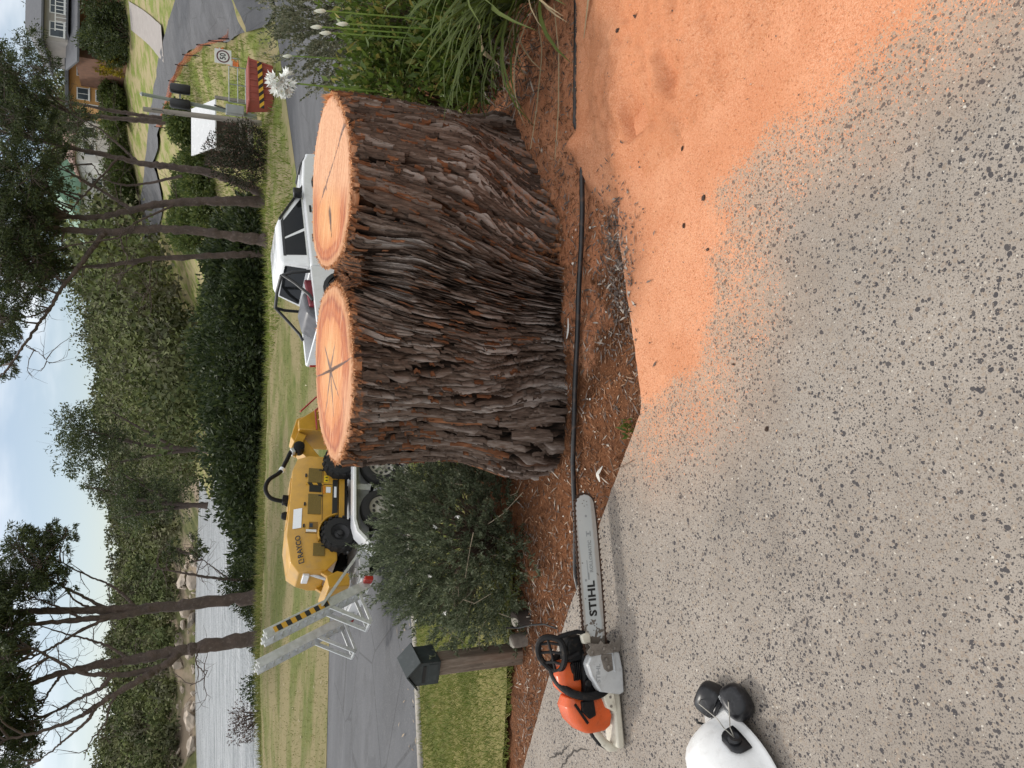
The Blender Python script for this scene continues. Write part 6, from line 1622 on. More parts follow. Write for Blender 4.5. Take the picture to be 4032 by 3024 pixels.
# drooping and leaning sprays break its outline
M_PETW = worn('white_petal', (0.80, 0.80, 0.76), 0.6, 0.05, 30, bump=0)
r_ = np.random.default_rng(5)
V, F_ = leaves_np(np.repeat(np.array([(-0.62 - 0.1 * k + 0.03 * r_.normal(), 3.55 + 0.12 * r_.normal(), 0.30 + 0.04 * k % 0.14) for k in range(7)]), 9, 0) - np.array((-0.86, 3.85, -0.12)), rand_unit(63, r_), rand_unit(63, r_), 0.016, 0.009)
mesh_np('white_flowers', V, F_, M_PETW, shr)
mb = MB()
for k in range(26):
    a = r_.random() * 6.28; p = np.array((0.42 * math.cos(a), 0.42 * math.sin(a) - 0.08, 0.1 + 0.35 * r_.random()))
    q = p + np.array((0.12 * r_.normal(), -0.08 + 0.08 * r_.normal(), 0.06 * r_.normal()))
    mb.tube([p, (p + q) / 2 + 0.02 * r_.normal(size=3), q], [0.0022, 0.0016, 0.0008], 4, False)
mb.build('bare_twigs', worn('pale_dead_twig', (0.36, 0.29, 0.21), 0.9, 0.3, 40, bump=0), shr)
# right-hand bed
M_LF2 = leafmat('fresh_broad_leaves', (0.055, 0.095, 0.016), (0.14, 0.195, 0.04), (0.34, 0.29, 0.08), 0.38, 0.3)
def right_z(x, y): return float(h_near(x, y)) - 0.03
for k, (x_, y_, rx, ry, rz, zc, lab) in enumerate(((1.62, 4.15, 0.36, 0.38, 0.36, 0.34, 'bright green broad-leaved shrub beside the right stem of the stump'), (2.10, 4.05, 0.42, 0.40, 0.40, 0.32, 'bright green broad-leaved shrub behind the strappy clump'), (1.80, 3.62, 0.32, 0.26, 0.24, 0.16, 'low leafy green plant at the right foot of the stump'))):
    shrub('leafy_shrub', lab, 'shrub', (x_, y_, right_z(x_, y_)), (x_, y_, zc), (rx, ry, rz), 300, 11, 0.052, 0.024, M_LF2, M_STEM, 40 + k, cl=0.05, group='leafy shrubs right of the stump')
M_LF3 = leafmat('silvery_twig_leaves', (0.09, 0.105, 0.06), (0.20, 0.21, 0.13), (0.38, 0.35, 0.25), 0.6, 0.3)
shrub('wispy_shrub', 'wispy grey-green twiggy shrub near the road on the right', 'shrub', (2.75, 5.3, right_z(2.75, 5.3)), (2.70, 5.3, 0.42), (0.60, 0.45, 0.55), 700, 46, 0.022, 0.010, M_LF3, M_STEMG, 47, cl=0.04, shell=0.2, sprig=0.16)
# strappy clump
def strap(mb, p, az, L_, W_, rise, bend, n=9, roll=0.0):
    pts = []
    for i in range(n):
        f = i / (n - 1)
        el = rise - bend * f * f
        if i == 0: q = np.array(p, float)
        else: q = q + np.array((math.cos(az) * math.cos(el), math.sin(az) * math.cos(el), math.sin(el))) * L_ / (n - 1)
        pts.append(q.copy())
    sd_ = np.array((-math.sin(az), math.cos(az), roll)); sd_ /= np.linalg.norm(sd_)
    vs = []; fs = []
    for i, q in enumerate(pts):
        f = i / (n - 1); w = W_ * (0.55 + 0.45 * math.sin(min(1, f * 1.6) * math.pi / 2)) * (1 - f ** 3) + 0.0006
        vs += [q - sd_ * w / 2 + (0, 0, 0.15 * w), q - (0, 0, 0.0), q + sd_ * w / 2 + (0, 0, 0.15 * w)]
    for i in range(n - 1):
        b = i * 3; fs += [(b, b + 1, b + 4, b + 3), (b + 1, b + 2, b + 5, b + 4)]
    mb.add(vs, fs); return pts
M_STRAP = leafmat('strappy_leaves', (0.045, 0.07, 0.015), (0.115, 0.15, 0.03), (0.26, 0.24, 0.08), 0.6, 0.3)
M_DRY = leafmat('dry_straw_leaves', (0.30, 0.23, 0.13), (0.46, 0.37, 0.23), None, 0.8, 0.2)
r_ = np.random.default_rng(8)
for k, (x_, y_, nl, lab) in enumerate(((1.88, 2.98, 90, 'lush clump of long strappy green leaves arching towards the stump'), (2.25, 3.75, 34, 'upright strappy-leaved clump carrying closed white buds'))):
    z_ = float(bed_z(x_, y_))
    cl_ = thing('agapanthus', lab, 'plant', (x_, y_, z_), 0, 'strappy clumps in the right bed')
    for j in range(nl):
        az = (math.pi - 0.3 + 0.75 * r_.normal()) if k == 0 else (math.pi * 0.75 + 1.3 * r_.normal())
        mb = MB(); strap(mb, (0.07 * r_.normal(), 0.07 * r_.normal(), 0.0), az, 0.50 + 0.50 * r_.random(), 0.022 + 0.018 * r_.random(), 1.15 + 0.25 * r_.normal(), 0.7 + 1.0 * r_.random())
        mb.build('leaf', M_STRAP, cl_)
    if k == 0:
        for j in range(9):
            mb = MB(); strap(mb, (0.06 * r_.normal(), 0.06 * r_.normal(), 0.03), math.pi + 0.25 + 0.45 * r_.normal(), 0.5 + 0.25 * r_.random(), 0.012 + 0.010 * r_.random(), 0.5 + 0.2 * r_.random(), 1.0 + 0.35 * r_.random(), 9)
            mb.build('dry_leaf', M_DRY, cl_)
M_STALK = worn('green_flower_stalk', (0.17, 0.26, 0.05), 0.45, 0.2, 20, bump=0.05)
M_PETAL = worn('white_agapanthus_petal', (0.80, 0.81, 0.77), 0.5, 0.06, 30, bump=0)
def umbel(name, label, base, top, rad, n, seed):
    r_ = np.random.default_rng(seed)
    t = thing(name, label, 'flower', base, 0)
    b = np.array(base); tp = np.array(top) - b
    MB().tube([(0, 0, 0), tp * 0.5 + (0.01, 0, 0), tp], [0.006, 0.0055, 0.0045], 8).build('stalk', M_STALK, t)
    for k in range(n):
        d = rand_unit(1, r_)[0]; d[2] = d[2] * 0.85 + 0.12; d /= np.linalg.norm(d)
        p0 = tp + d * rad * 0.45; p1 = tp + d * rad
        mb = MB(); mb.tube([tp, p0], 0.0012, 4, False); mb.build('pedicel', M_STALK, t)
        x = np.cross(d, (0.3, 0.5, 0.8)); x /= np.linalg.norm(x); y = np.cross(d, x)
        C = []; D = []; N = []
        for j in range(6):
            a = j * math.pi / 3; o_ = x * math.cos(a) + y * math.sin(a)
            C.append(p0); D.append(d * 0.9 + o_ * 0.62); N.append(d - o_ * 0.6)
        V, F_ = leaves_np(np.array(C), np.array(D), np.array(N), rad * 0.60, rad * 0.25, 0.2)
        mesh_np('floret', V, F_, M_PETAL, t)
    return t
tp_ = at(686, 281, 3.95)
umbel('agapanthus_flower', 'open white agapanthus flower head on a tall green stalk', (1.63, 4.02, right_z(1.63, 4.02)), tp_, 0.085, 30, 5)
M_BUD = worn('white_flower_bud', (0.72, 0.73, 0.60), 0.5, 0.1, 30, bump=0)
for k, (u_, v_, Y_, lab) in enumerate(((757, 326, 3.6, 'closed white flower bud on stalk, highest of the buds at right'), (741, 322, 3.75, 'slim white flower bud beside the highest bud'), (744, 348, 3.55, 'small white flower bud lowest in the strappy clump'), (735, 331, 3.7, 'pointed white flower bud nearest the open flower head'), (712, 292, 4.6, 'pale pink-white bud on a yellowing bent stalk'))):
    p = at(u_, v_, Y_); bs = np.array((p[0] + 0.10, p[1] + 0.02, right_z(p[0] + 0.1, p[1])))
    t = thing('flower_bud', lab, 'flower', bs, 0, 'unopened buds in the right bed')
    q = p - bs
    MB().tube([(0, 0, 0), q * 0.5 + (0.012, 0, 0), q], [0.0045, 0.004, 0.0035], 6).build('stalk', M_STALK, t)
    Mb = frame(q, Vector((1, 0, 0.2)), Vector((-0.25, 0, 1)))
    MB().lathe([(0.0035, 0.0), (0.009, 0.012), (0.0105, 0.026), (0.007, 0.045), (0.0, 0.060)], 10, Mb).build('bud', M_BUD, t)
# dry stems, sticks and strap leaves lying on the dusty bed
def ground_leaf(name, label, pts, W_, mat, cat='leaf', group=None):
    P = np.array([(x, y, max(float(bed_z(x, y)), float(heap_z(x, y)) if y < 2.9 else -1) + dz) for x, y, dz in pts])
    q = np.linspace(0, len(P) - 1, 14); P = np.c_[[np.interp(q, np.arange(len(P)), P[:, k]) for k in range(3)]].T
    d = np.gradient(P, axis=0); s_ = np.cross(d, (0, 0, 1.0)); s_ /= np.linalg.norm(s_, axis=1)[:, None] + 1e-9
    w = W_ * np.sin(np.linspace(0.25, math.pi - 0.05, 14))[:, None]
    V = np.stack([P - s_ * w / 2, P + (0, 0, 0.003), P + s_ * w / 2], 1).reshape(-1, 3)
    return tag(mesh_np(name, V, grid_faces(14, 3), mat), label, cat, group)
ground_leaf('fallen_leaf', 'long thin yellow-green leaf draped over the right foot of the stump', [(1.72, 2.98, 0.10), (1.5, 2.97, 0.05), (1.25, 3.02, 0.06), (1.06, 3.0, 0.09)], 0.012, M_DRY, group='dry leaves in the right bed')
ground_leaf('fallen_leaf', 'pale dry leaf lying between hose and strappy clump', [(1.66, 2.86, 0.07), (1.45, 2.88, 0.03), (1.22, 2.9, 0.02), (1.0, 2.92, 0.03)], 0.010, M_DRY, group='dry leaves in the right bed')
ground_leaf('fallen_leaf', 'broad tan dry leaf leaning out of the strappy clump', [(1.86, 3.25, 0.16), (1.72, 3.28, 0.22), (1.58, 3.25, 0.20), (1.50, 3.2, 0.14)], 0.034, M_DRY, group='dry leaves in the right bed')
ground_leaf('fallen_leaf', 'tan dry leaf on the sawdust at the right edge', [(1.75, 2.62, 0.02), (1.6, 2.6, 0.012), (1.42, 2.64, 0.008)], 0.016, M_DRY, group='dry leaves in the right bed')
ground_leaf('fallen_leaf', 'white dry leaf beside the hose below the left stem', [(0.20, 2.86, 0.02), (0.24, 2.85, 0.02), (0.29, 2.86, 0.015)], 0.016, M_PALE)
ground_leaf('paper_scrap', 'white torn scrap lying on the mulch near the saw bar tip', [(-0.40, 2.60, 0.012), (-0.37, 2.61, 0.022), (-0.335, 2.60, 0.01)], 0.022, M_PALE, 'scrap')
M_TW = worn('bare_brown_twig', (0.16, 0.10, 0.065), 0.9, 0.3, 40, bump=0.2)
for pts, lab in (([(-0.30, 2.50, 0.02), (-0.33, 2.40, 0.03), (-0.28, 2.30, 0.004)], 'thin bent twig poking from the bed onto the concrete'), ([(0.46, 2.55, 0.01), (0.40, 2.44, 0.02), (0.33, 2.36, 0.02)], 'short dark twig on the bark patch below the hose')):
    P = [(x, y, (0.0 if y < edge_y(x) else float(bed_z(x, y))) + dz) for x, y, dz in pts]
    tag(MB().tube(P, [0.003, 0.0024, 0.0012], 5).build('twig', M_TW), lab, 'twig')
r_ = np.random.default_rng(15)
V, F_ = leaves_np(np.c_[-0.17 + 0.02 * r_.normal(size=26), 2.385 + 0.02 * r_.normal(size=26), np.full(26, -0.03)], rand_unit(26, r_) + (0, 0, 1.2), rand_unit(26, r_), 0.035, 0.012)
tag(mesh_np('weed', V, F_, M_LF2), 'tiny green weed at the corner of the concrete', 'weed')
# dry stalks and dead leaves at the foot of the right-hand shrubs
n = 1500; P = np.c_[1.3 + 1.1 * r_.random(n), 3.05 + 0.9 * r_.random(n)]
P = np.c_[P, bed_z(P[:, 0], P[:, 1]) + 0.10 * r_.random(n)]
V, F_ = leaves_np(P, rand_unit(n, r_) * (1, 1, 0.6), rand_unit(n, r_) + (0, 0, 0.6), 0.05 + 0.10 * r_.random(n), 0.004 + 0.004 * r_.random(n), 0.1)
tag(mesh_np('dead_leaf_litter', V, F_, M_CH3), 'tangle of dead brown leaves under the right-hand shrubs', 'litter', kind='stuff')

# leaves and twigs washed along the near kerb
n = 260; s_ = -4 + 16 * r_.random(n); t_ = T_NEAR + 0.3 + np.abs(0.5 * r_.normal(size=n)); x, y = xy(s_, t_)
P = np.c_[x, y, zs(s_) + 0.022 + 0.05 * np.sin((t_ - T_NEAR) / 8 * math.pi)]; a = r_.random(n) * 6.28
V, F_ = leaves_np(P, np.c_[np.cos(a), np.sin(a), 0.15 * r_.normal(size=n)], np.tile((0, 0, 1.0), (n, 1)), 0.04 + 0.12 * r_.random(n), 0.010 + 0.02 * r_.random(n), 0.15)
tag(mesh_np('kerb_litter', V, F_, leafmat('kerb_leaf_litter', (0.20, 0.14, 0.09), (0.45, 0.36, 0.25), None, 0.9, 0)), 'dry leaves and twigs scattered along the near kerb', 'litter', kind='stuff')
n = 160; s_ = -8 + 24 * r_.random(n); t_ = T_FAR + 0.2 + 9 * r_.random(n) ** 1.5; x, y = xy(s_, t_); a = r_.random(n) * 6.28
V, F_ = leaves_np(np.c_[x, y, far_z(x, y) + 0.03], np.c_[np.cos(a), np.sin(a), 0.1 * r_.normal(size=n)], np.tile((0, 0, 1.0), (n, 1)), 0.06 + 0.16 * r_.random(n), 0.02 + 0.03 * r_.random(n), 0.15)
tag(mesh_np('bark_strips', V, F_, leafmat('pale_bark_strips', (0.34, 0.27, 0.18), (0.55, 0.47, 0.35), None, 0.9, 0)), 'pale bark strips and leaves lying on the reserve grass', 'litter', kind='stuff')
# ================================================================== TREES
M_TRUNK = worn('dark_tree_bark', (0.095, 0.068, 0.058), 0.9, 0.35, 3.0, bump=0.7, bscale=18, dirt=(0.19, 0.155, 0.135), dirt_amt=0.6, bdist=0.07)
M_TL = leafmat('dark_eucalypt_leaves', (0.030, 0.045, 0.016), (0.075, 0.098, 0.035), (0.13, 0.15, 0.05), 0.55, 0.25)
M_TL2 = leafmat('mid_green_leaves', (0.05, 0.08, 0.02), (0.125, 0.16, 0.045), (0.21, 0.23, 0.07), 0.55, 0.3)
M_TL3 = leafmat('reddish_dark_leaves', (0.05, 0.032, 0.026), (0.10, 0.06, 0.048), (0.20, 0.12, 0.10), 0.6, 0.2)
def catmull(P, n):
    P = np.array(P, float)
    if len(P) == 2: return P[0] + (P[1] - P[0]) * np.linspace(0, 1, n)[:, None]
    Q = np.r_[[2 * P[0] - P[1]], P, [2 * P[-1] - P[-2]]]; m = len(P) - 1
    t = np.linspace(0, m - 1e-6, n); i = np.floor(t).astype(int); f = (t - i)[:, None]
    p0, p1, p2, p3 = Q[i], Q[i + 1], Q[i + 2], Q[i + 3]
    return 0.5 * (2 * p1 + (p2 - p0) * f + (2 * p0 - 5 * p1 + 4 * p2 - p3) * f * f + (3 * p1 - p0 - 3 * p2 + p3) * f ** 3)
def tree(name, label, stems, clumps, Y0, leafmat_, seed=1, L_=0.145, W_=0.045, nleaf=330, twig=14, group=None, sparse=0):
    """stems: (points as upright-picture (u, v, depth offset), radius at foot, at tip); clumps: (u, v, depth offset, radius m)"""
    r_ = np.random.default_rng(seed)
    first = at(stems[0][0][0][0], stems[0][0][0][1], Y0 + stems[0][0][0][2])
    first[2] = float(far_z(first[0], first[1])) - 0.05 if name != 'slender_tree' else first[2] - 0.3
    t = thing(name, label, 'tree', first, 0, group)
    trunk = MB(); limbs = MB(); ends = []; paths = []
    for k, (pts, r0, r1) in enumerate(stems):
        P = np.array([at(u, v, Y0 + d) for u, v, d in pts])
        if k == 0: P[0] = first
        C = catmull(P, 8 * len(P)) - first
        C[1:-1] += 0.035 * r_.normal(size=C[1:-1].shape) * (0.3 + r0)
        n = len(C); rad = r0 + (r1 - r0) * np.linspace(0, 1, n) ** 0.8
        rad = rad * (1 + 0.09 * r_.normal(size=n))
        if k == 0: rad[:3] *= np.array((1.35, 1.15, 1.05))
        trunk.tube(C, rad, 10 if r0 > 0.06 else 7, True)
        paths.append((C, rad)); ends.append(C[-1])
    trunk.build('trunk', M_TRUNK, t)
    CL = np.array([np.r_[at(u, v, Y0 + d) - first, r] for u, v, d, r in clumps]) if clumps else np.zeros((0, 4))
    # limbs reach from the nearest stem into each clump
    allp = np.concatenate([p[len(p) // 3:] for p, _ in paths])
    for c in CL:
        j = np.argmin(np.linalg.norm(allp - c[:3] + (0, 0, 0.5 * c[3]), axis=1)); a = allp[j]
        m = (a + c[:3]) / 2 + np.array((0, 0, 0.12 * np.linalg.norm(a - c[:3]))) + 0.1 * r_.normal(size=3)
        limbs.tube(catmull([a, m, c[:3]], 7), np.linspace(0.045, 0.012, 7), 5, False)
        for q in range(twig):
            d = rand_unit(1, r_)[0]; d[2] += 0.3; e = c[:3] + d * c[3] * (0.6 + 0.5 * r_.random())
            limbs.tube([c[:3] + 0.1 * d, (c[:3] + e) / 2 + 0.08 * r_.normal(size=3) * c[3], e], [0.014, 0.009, 0.004], 4, False)
    for q in range(sparse):
        C, rad = paths[r_.integers(len(paths))]; i = r_.integers(len(C) // 3, len(C)); a = C[i]
        d = rand_unit(1, r_)[0]; d[1] *= 0.6; d[2] = abs(d[2]) * 0.6 - 0.1; Ln = 0.5 + 1.3 * r_.random()
        pts_ = [a]
        for j in range(4): d = d + 0.35 * r_.normal(size=3); d /= np.linalg.norm(d); pts_.append(pts_[-1] + d * Ln / 4)
        limbs.tube(pts_, [0.022, 0.016, 0.012, 0.008, 0.004], 5, False)
        b = pts_[2]; 
        for q3 in range(4):
            b = pts_[1 + q3 % 4]; e2 = b + (d * 0.6 + rand_unit(1, r_)[0]) * (0.3 + 0.3 * r_.random()); limbs.tube([b, (b + e2) / 2 + 0.05 * r_.normal(size=3), e2], [0.009, 0.006, 0.003], 4, False)
    if limbs.v: limbs.build('limbs', M_TRUNK, t)['kind'] = 'stuff'
    if len(CL):
        C = []; D = []
        for c in CL:
            nl = int(2.3 * nleaf * c[3] ** 1.6)
            ns = max(8, int(16 * c[3]))                                 # sprays inside the clump
            dd = rand_unit(ns, r_) * (c[3] * (0.35 + 0.75 * r_.random(ns) ** 0.7))[:, None]; dd[:, 2] *= 0.75
            idx = r_.integers(ns, size=nl)
            p = c[:3] + dd[idx] + 0.125 * c[3] * r_.normal(size=(nl, 3)) * (1, 1, 0.7)
            C.append(p); o_ = dd[idx] / (c[3] + 1e-6)
            D.append(o_ * 0.7 + 0.8 * rand_unit(nl, r_) + (0, 0, -0.35))
        C = np.concatenate(C); D = np.concatenate(D)
        V, F_ = leaves_np(C, D, rand_unit(len(C), r_), L_ * (0.6 + 0.8 * r_.random(len(C))), W_ * (0.7 + 0.6 * r_.random(len(C))), 0.15)
        mesh_np('crown', V, F_, leafmat_, t)
    return t
def clumps(spec, seed):
    """scatter clumps in upright-picture boxes: (u0,u1,v0,v1,n,r0,r1,dspread)"""
    r_ = np.random.default_rng(seed); out = []
    for u0, u1, v0, v1, n, ra, rb, ds in spec:
        for _ in range(n):
            out.append((u0 + (u1 - u0) * r_.random(), v0 + (v1 - v0) * r_.random(), ds * (r_.random() - 0.5), ra + (rb - ra) * r_.random()))
    return out
# left pair by the water
tree('shore_tree', 'tall twin-stemmed dark tree by the water above the raised ramps', [
    ([(170, 250, 0), (165, 200, 0), (160, 150, 0), (158, 100, 0), (157, 50, 0.2), (155, 5, 0.4), (152, -40, 0.6)], 0.27, 0.07),
    ([(161, 158, 0), (153, 125, -0.3), (148, 80, -0.4), (145, 40, -0.4), (141, -20, -0.4)], 0.17, 0.05),
    ([(152, 122, -0.3), (165, 95, 0.2), (178, 70, 0.5), (190, 45, 0.8), (204, 22, 1.0)], 0.08, 0.02),
    ([(158, 138, 0), (172, 125, 0.6), (184, 108, 1.0), (192, 88, 1.2), (205, 62, 1.4), (212, 45, 1.5)], 0.07, 0.015),
    ([(150, 108, -0.4), (136, 78, -0.8), (122, 55, -1.0), (110, 30, -1.2), (100, 5, -1.3)], 0.08, 0.02),
    ([(148, 85, -0.4), (160, 60, 0), (170, 35, 0.2), (180, 10, 0.4)], 0.06, 0.015),
    ([(158, 95, 0), (168, 75, 0.3), (186, 60, 0.3), (196, 42, 0.3)], 0.05, 0.012)],
    clumps([(176, 232, 10, 45, 17, 0.45, 0.85, 3), (205, 240, 45, 66, 7, 0.4, 0.6, 2), (186, 204, 54, 74, 3, 0.35, 0.5, 1), (110, 180, -30, 18, 24, 0.55, 1.0, 4), (150, 200, -40, 0, 8, 0.6, 1.0, 3)], 1), 33, M_TL, 3, sparse=40, nleaf=420)
tree('shore_tree', 'tall dark tree at the far left with many spreading bare limbs', [
    ([(127, 236, 0), (122, 205, 0), (117, 178, 0), (110, 140, 0), (103, 100, 0.2), (94, 60, 0.3), (82, 25, 0.5), (66, -15, 0.6)], 0.30, 0.06),
    ([(118, 182, 0), (103, 165, -0.4), (96, 140, -0.5), (93, 110, -0.6), (96, 80, -0.6), (108, 55, -0.5), (120, 30, -0.4)], 0.17, 0.03),
    ([(100, 160, -0.4), (88, 140, -0.8), (76, 118, -1.0), (62, 96, -1.2), (48, 72, -1.4), (36, 40, -1.4), (28, 5, -1.4)], 0.15, 0.04),
    ([(62, 96, -1.2), (48, 88, -1.5), (34, 72, -1.6), (20, 55, -1.7), (8, 40, -1.8)], 0.07, 0.02),
    ([(93, 112, -0.6), (80, 100, -0.4), (70, 80, -0.2), (58, 58, 0), (46, 30, 0.2), (40, 0, 0.2)], 0.09, 0.03),
    ([(108, 130, 0), (120, 112, 0.5), (128, 90, 0.7), (134, 66, 0.9), (142, 40, 1.0)], 0.07, 0.02),
    ([(121, 200, 0), (106, 196, -1.0), (92, 205, -1.4), (82, 190, -1.5)], 0.035, 0.012),
    ([(78, 120, -1.0), (62, 110, -0.8), (44, 105, -0.6), (26, 90, -0.4), (8, 84, -0.3)], 0.05, 0.012),
    ([(94, 62, 0.3), (78, 50, 0.6), (60, 40, 0.8), (44, 22, 1.0)], 0.06, 0.015)],
    clumps([(0, 120, -40, 10, 38, 0.6, 1.1, 4), (20, 100, 4, 26, 12, 0.45, 0.8, 3), (0, 40, 8, 40, 6, 0.4, 0.7, 2), (100, 140, 5, 22, 4, 0.4, 0.6, 2)], 2), 31.5, M_TL, 5, sparse=54, nleaf=420)
tree('bank_sapling', 'thin dark sapling with leaning branches right of the twin-stemmed tree', [([(186, 252, 0), (189, 225, 0), (193, 195, 0), (197, 172, 0), (200, 155, 0.1)], 0.09, 0.02), ([(190, 228, 0), (203, 210, 0.2), (214, 195, 0.3)], 0.04, 0.012)],
     clumps([(195, 222, 150, 200, 6, 0.35, 0.7, 2)], 4), 34, M_TL, 7, sparse=14)
# four trunks on the right of the reserve
tree('reserve_tree', 'forked brown-trunked tree leaning right behind the ute', [
    ([(573, 266, 0), (585, 240, 0), (596, 205, 0), (601, 170, 0), (605, 140, 0.2), (614, 100, 0.4), (622, 62, 0.6), (632, 20, 0.8)], 0.24, 0.06),
    ([(592, 182, 0), (585, 150, 0.6), (583, 125, 0.8), (590, 104, 1.0), (604, 92, 1.2)], 0.07, 0.02),
    ([(610, 118, 0.3), (590, 100, -0.3), (570, 82, -0.6), (552, 66, -0.8)], 0.06, 0.02),
    ([(604, 140, 0.2), (622, 120, 0.6), (640, 98, 0.8), (655, 70, 1.0)], 0.07, 0.02)],
    clumps([(560, 680, -20, 52, 24, 0.7, 1.3, 5), (640, 715, -10, 48, 18, 0.6, 1.1, 5), (604, 640, 40, 62, 4, 0.45, 0.8, 3)], 11), 36, M_TL, 11, sparse=22, nleaf=330, group='trees on the right of the reserve')
tree('reserve_tree', 'straight dark-trunked tree in the middle of the four reserve trees', [
    ([(566, 266, 0), (567, 225, 0), (566, 190, 0), (564, 160, 0), (557, 128, 0.1), (550, 90, 0.2), (556, 50, 0.3), (566, 10, 0.4)], 0.25, 0.07),
    ([(558, 132, 0.1), (572, 110, 0.4), (590, 80, 0.6), (604, 50, 0.8)], 0.09, 0.02),
    ([(565, 178, 0), (552, 150, -0.6), (545, 135, -0.8), (530, 118, -0.9)], 0.06, 0.02)],
    clumps([(510, 600, -20, 40, 20, 0.7, 1.2, 5), (535, 590, 28, 50, 4, 0.45, 0.8, 3)], 12), 35.5, M_TL, 12, sparse=18, nleaf=330, group='trees on the right of the reserve')
tree('reserve_tree', 'thick-trunked tree throwing one long limb leftwards across the sky', [
    ([(527, 266, 0), (532, 230, 0), (537, 195, 0), (539, 150, 0), (536, 110, 0.1), (538, 70, 0.2), (541, 20, 0.3), (542, -20, 0.3)], 0.27, 0.08),
    ([(537, 104, 0.1), (527, 98, -0.3), (514, 88, -0.5), (500, 78, -0.7), (480, 62, -0.9), (460, 50, -1.0), (440, 36, -1.1), (420, 22, -1.2), (400, 8, -1.2), (384, -6, -1.2)], 0.13, 0.03),
    ([(460, 50, -1.0), (452, 34, -0.8), (450, 18, -0.7), (444, 2, -0.6)], 0.05, 0.015),
    ([(486, 65, -0.8), (496, 44, -0.6), (505, 25, -0.5)], 0.05, 0.015),
    ([(424, 24, -1.2), (416, 38, -1.0), (404, 50, -0.8)], 0.022, 0.008),
    ([(537, 120, 0.1), (522, 122, -0.8), (508, 128, -1.4), (492, 120, -1.6)], 0.04, 0.012)],
    clumps([(400, 470, -16, 12, 14, 0.5, 0.9, 4), (460, 560, -20, 50, 24, 0.65, 1.15, 5), (486, 520, 44, 62, 6, 0.4, 0.7, 2)], 13), 35, M_TL, 13, sparse=24, nleaf=330, group='trees on the right of the reserve')
tree('reserve_tree', 'slimmer grey-trunked tree, leftmost of the four reserve trees', [
    ([(515, 266, 0), (513, 230, 0), (511, 190, 0), (509, 150, 0), (503, 110, 0.2), (500, 70, 0.4), (500, 30, 0.5)], 0.19, 0.05),
    ([(508, 142, 0), (498, 128, 0.4), (485, 118, 0.8), (472, 118, 1.0)], 0.04, 0.012),
    ([(509, 152, 0), (494, 150, -0.6), (480, 150, -1.0), (468, 142, -1.2)], 0.03, 0.01)],
    clumps([(470, 530, 20, 60, 10, 0.5, 0.9, 4), (490, 512, 60, 78, 2, 0.4, 0.6, 1)], 14), 36.5, M_TL, 14, sparse=20, nleaf=330, group='trees on the right of the reserve')
tree('gully_tree', 'pair of pale trunks standing beside the far side street', [
    ([(645, 182, 0), (647, 150, 0), (650, 110, 0), (655, 75, 0.5)], 0.26, 0.08), ([(648, 180, 0.5), (652, 145, 0.6), (658, 108, 0.8), (668, 60, 1.2)], 0.2, 0.06)],
    clumps([(625, 662, 48, 82, 8, 0.8, 1.3, 5), (668, 730, -10, 34, 12, 0.9, 1.4, 5)], 15), 55, M_TL, 15, L_=0.17, W_=0.06, nleaf=230, sparse=20)
# slender gums across the water
for k, (u0, lab, cl) in enumerate(((318, 'slender multi-stemmed gum rising above the shrub belt in the centre', [(300, 352, 66, 112, 13, 1.6, 2.6, 10), (318, 345, 105, 135, 4, 1.2, 1.8, 6)]), (262, 'small feathery gum left of the central slender gum', [(246, 290, 84, 100, 4, 1.2, 1.8, 6), (258, 284, 120, 190, 14, 1.8, 3.0, 10)]))):
    tree('slender_tree', lab, [([(u0, 205, 0), (u0 + 2, 175, 0), (u0 + 6, 140, 0), (u0 + 14, 110, 0), (u0 + 20, 85, 0)], 0.34, 0.1), ([(u0, 190, 0), (u0 - 6, 150, 0), (u0 - 12, 120, 0)], 0.24, 0.08), ([(u0 + 2, 176, 0), (u0 + 22, 140, 0), (u0 + 38, 112, 0)], 0.2, 0.06)], clumps(cl, 20 + k), 95, M_TL, 20 + k, L_=0.34, W_=0.13, nleaf=60, twig=8, sparse=16)
# ================================================================== SHRUBS ACROSS THE ROAD
def blob_leaves(spec, seed, L_, W_, per):
    r_ = np.random.default_rng(seed); C = []; D = []
    for x, y, z, rx, ry, rz in spec:
        n = int(per * (rx * ry * rz) ** 0.62)
        d = rand_unit(n, r_); ns = 14; cen = rand_unit(ns, r_)
        rr = (0.72 + 0.36 * np.max(np.clip(d @ cen.T, 0, 1) ** 6, axis=1)) * (0.75 + 0.3 * r_.random(n))
        p = d * rr[:, None] * (rx, ry, rz) + (x, y, z)
        C.append(p); D.append(d + 0.9 * rand_unit(n, r_) + (0, 0, 0.2))
    C = np.concatenate(C); D = np.concatenate(D)
    return leaves_np(C, D, rand_unit(len(C), r_) + (0, 0, 0.6), L_ * (0.6 + 0.8 * r_.random(len(C))), W_ * (0.6 + 0.8 * r_.random(len(C))), 0.2)
M_BELT = leafmat('dark_shrub_leaves', (0.020, 0.034, 0.012), (0.055, 0.078, 0.026), (0.10, 0.125, 0.04), 0.6, 0.2)
r_ = np.random.default_rng(51); spec = []
for k in range(90):
    u = 196 + (545 - 196) * r_.random(); Y_ = 37 + 9 * r_.random(); vt = np.interp(u, [196, 230, 260, 300, 340, 400, 450, 500, 545], [232, 222, 205, 196, 192, 186, 184, 192, 214])
    p = at(u, 250, Y_); zt = at(u, vt + 46 * r_.random() * (1 - (Y_ - 37) / 14), Y_)[2]; zb = float(far_z(p[0], p[1]))
    h = max(0.8, zt - zb); spec.append((p[0], p[1], zb + h * 0.45, 1.0 + 0.9 * r_.random(), 1.0 + 0.6 * r_.random(), h * 0.55))
V, F_ = blob_leaves(spec, 52, 0.27, 0.14, 460)
tag(mesh_np('shrub_belt', V, F_, M_BELT), 'dark green shrub belt along the back of the reserve', 'shrubs', kind='stuff')
spec = []
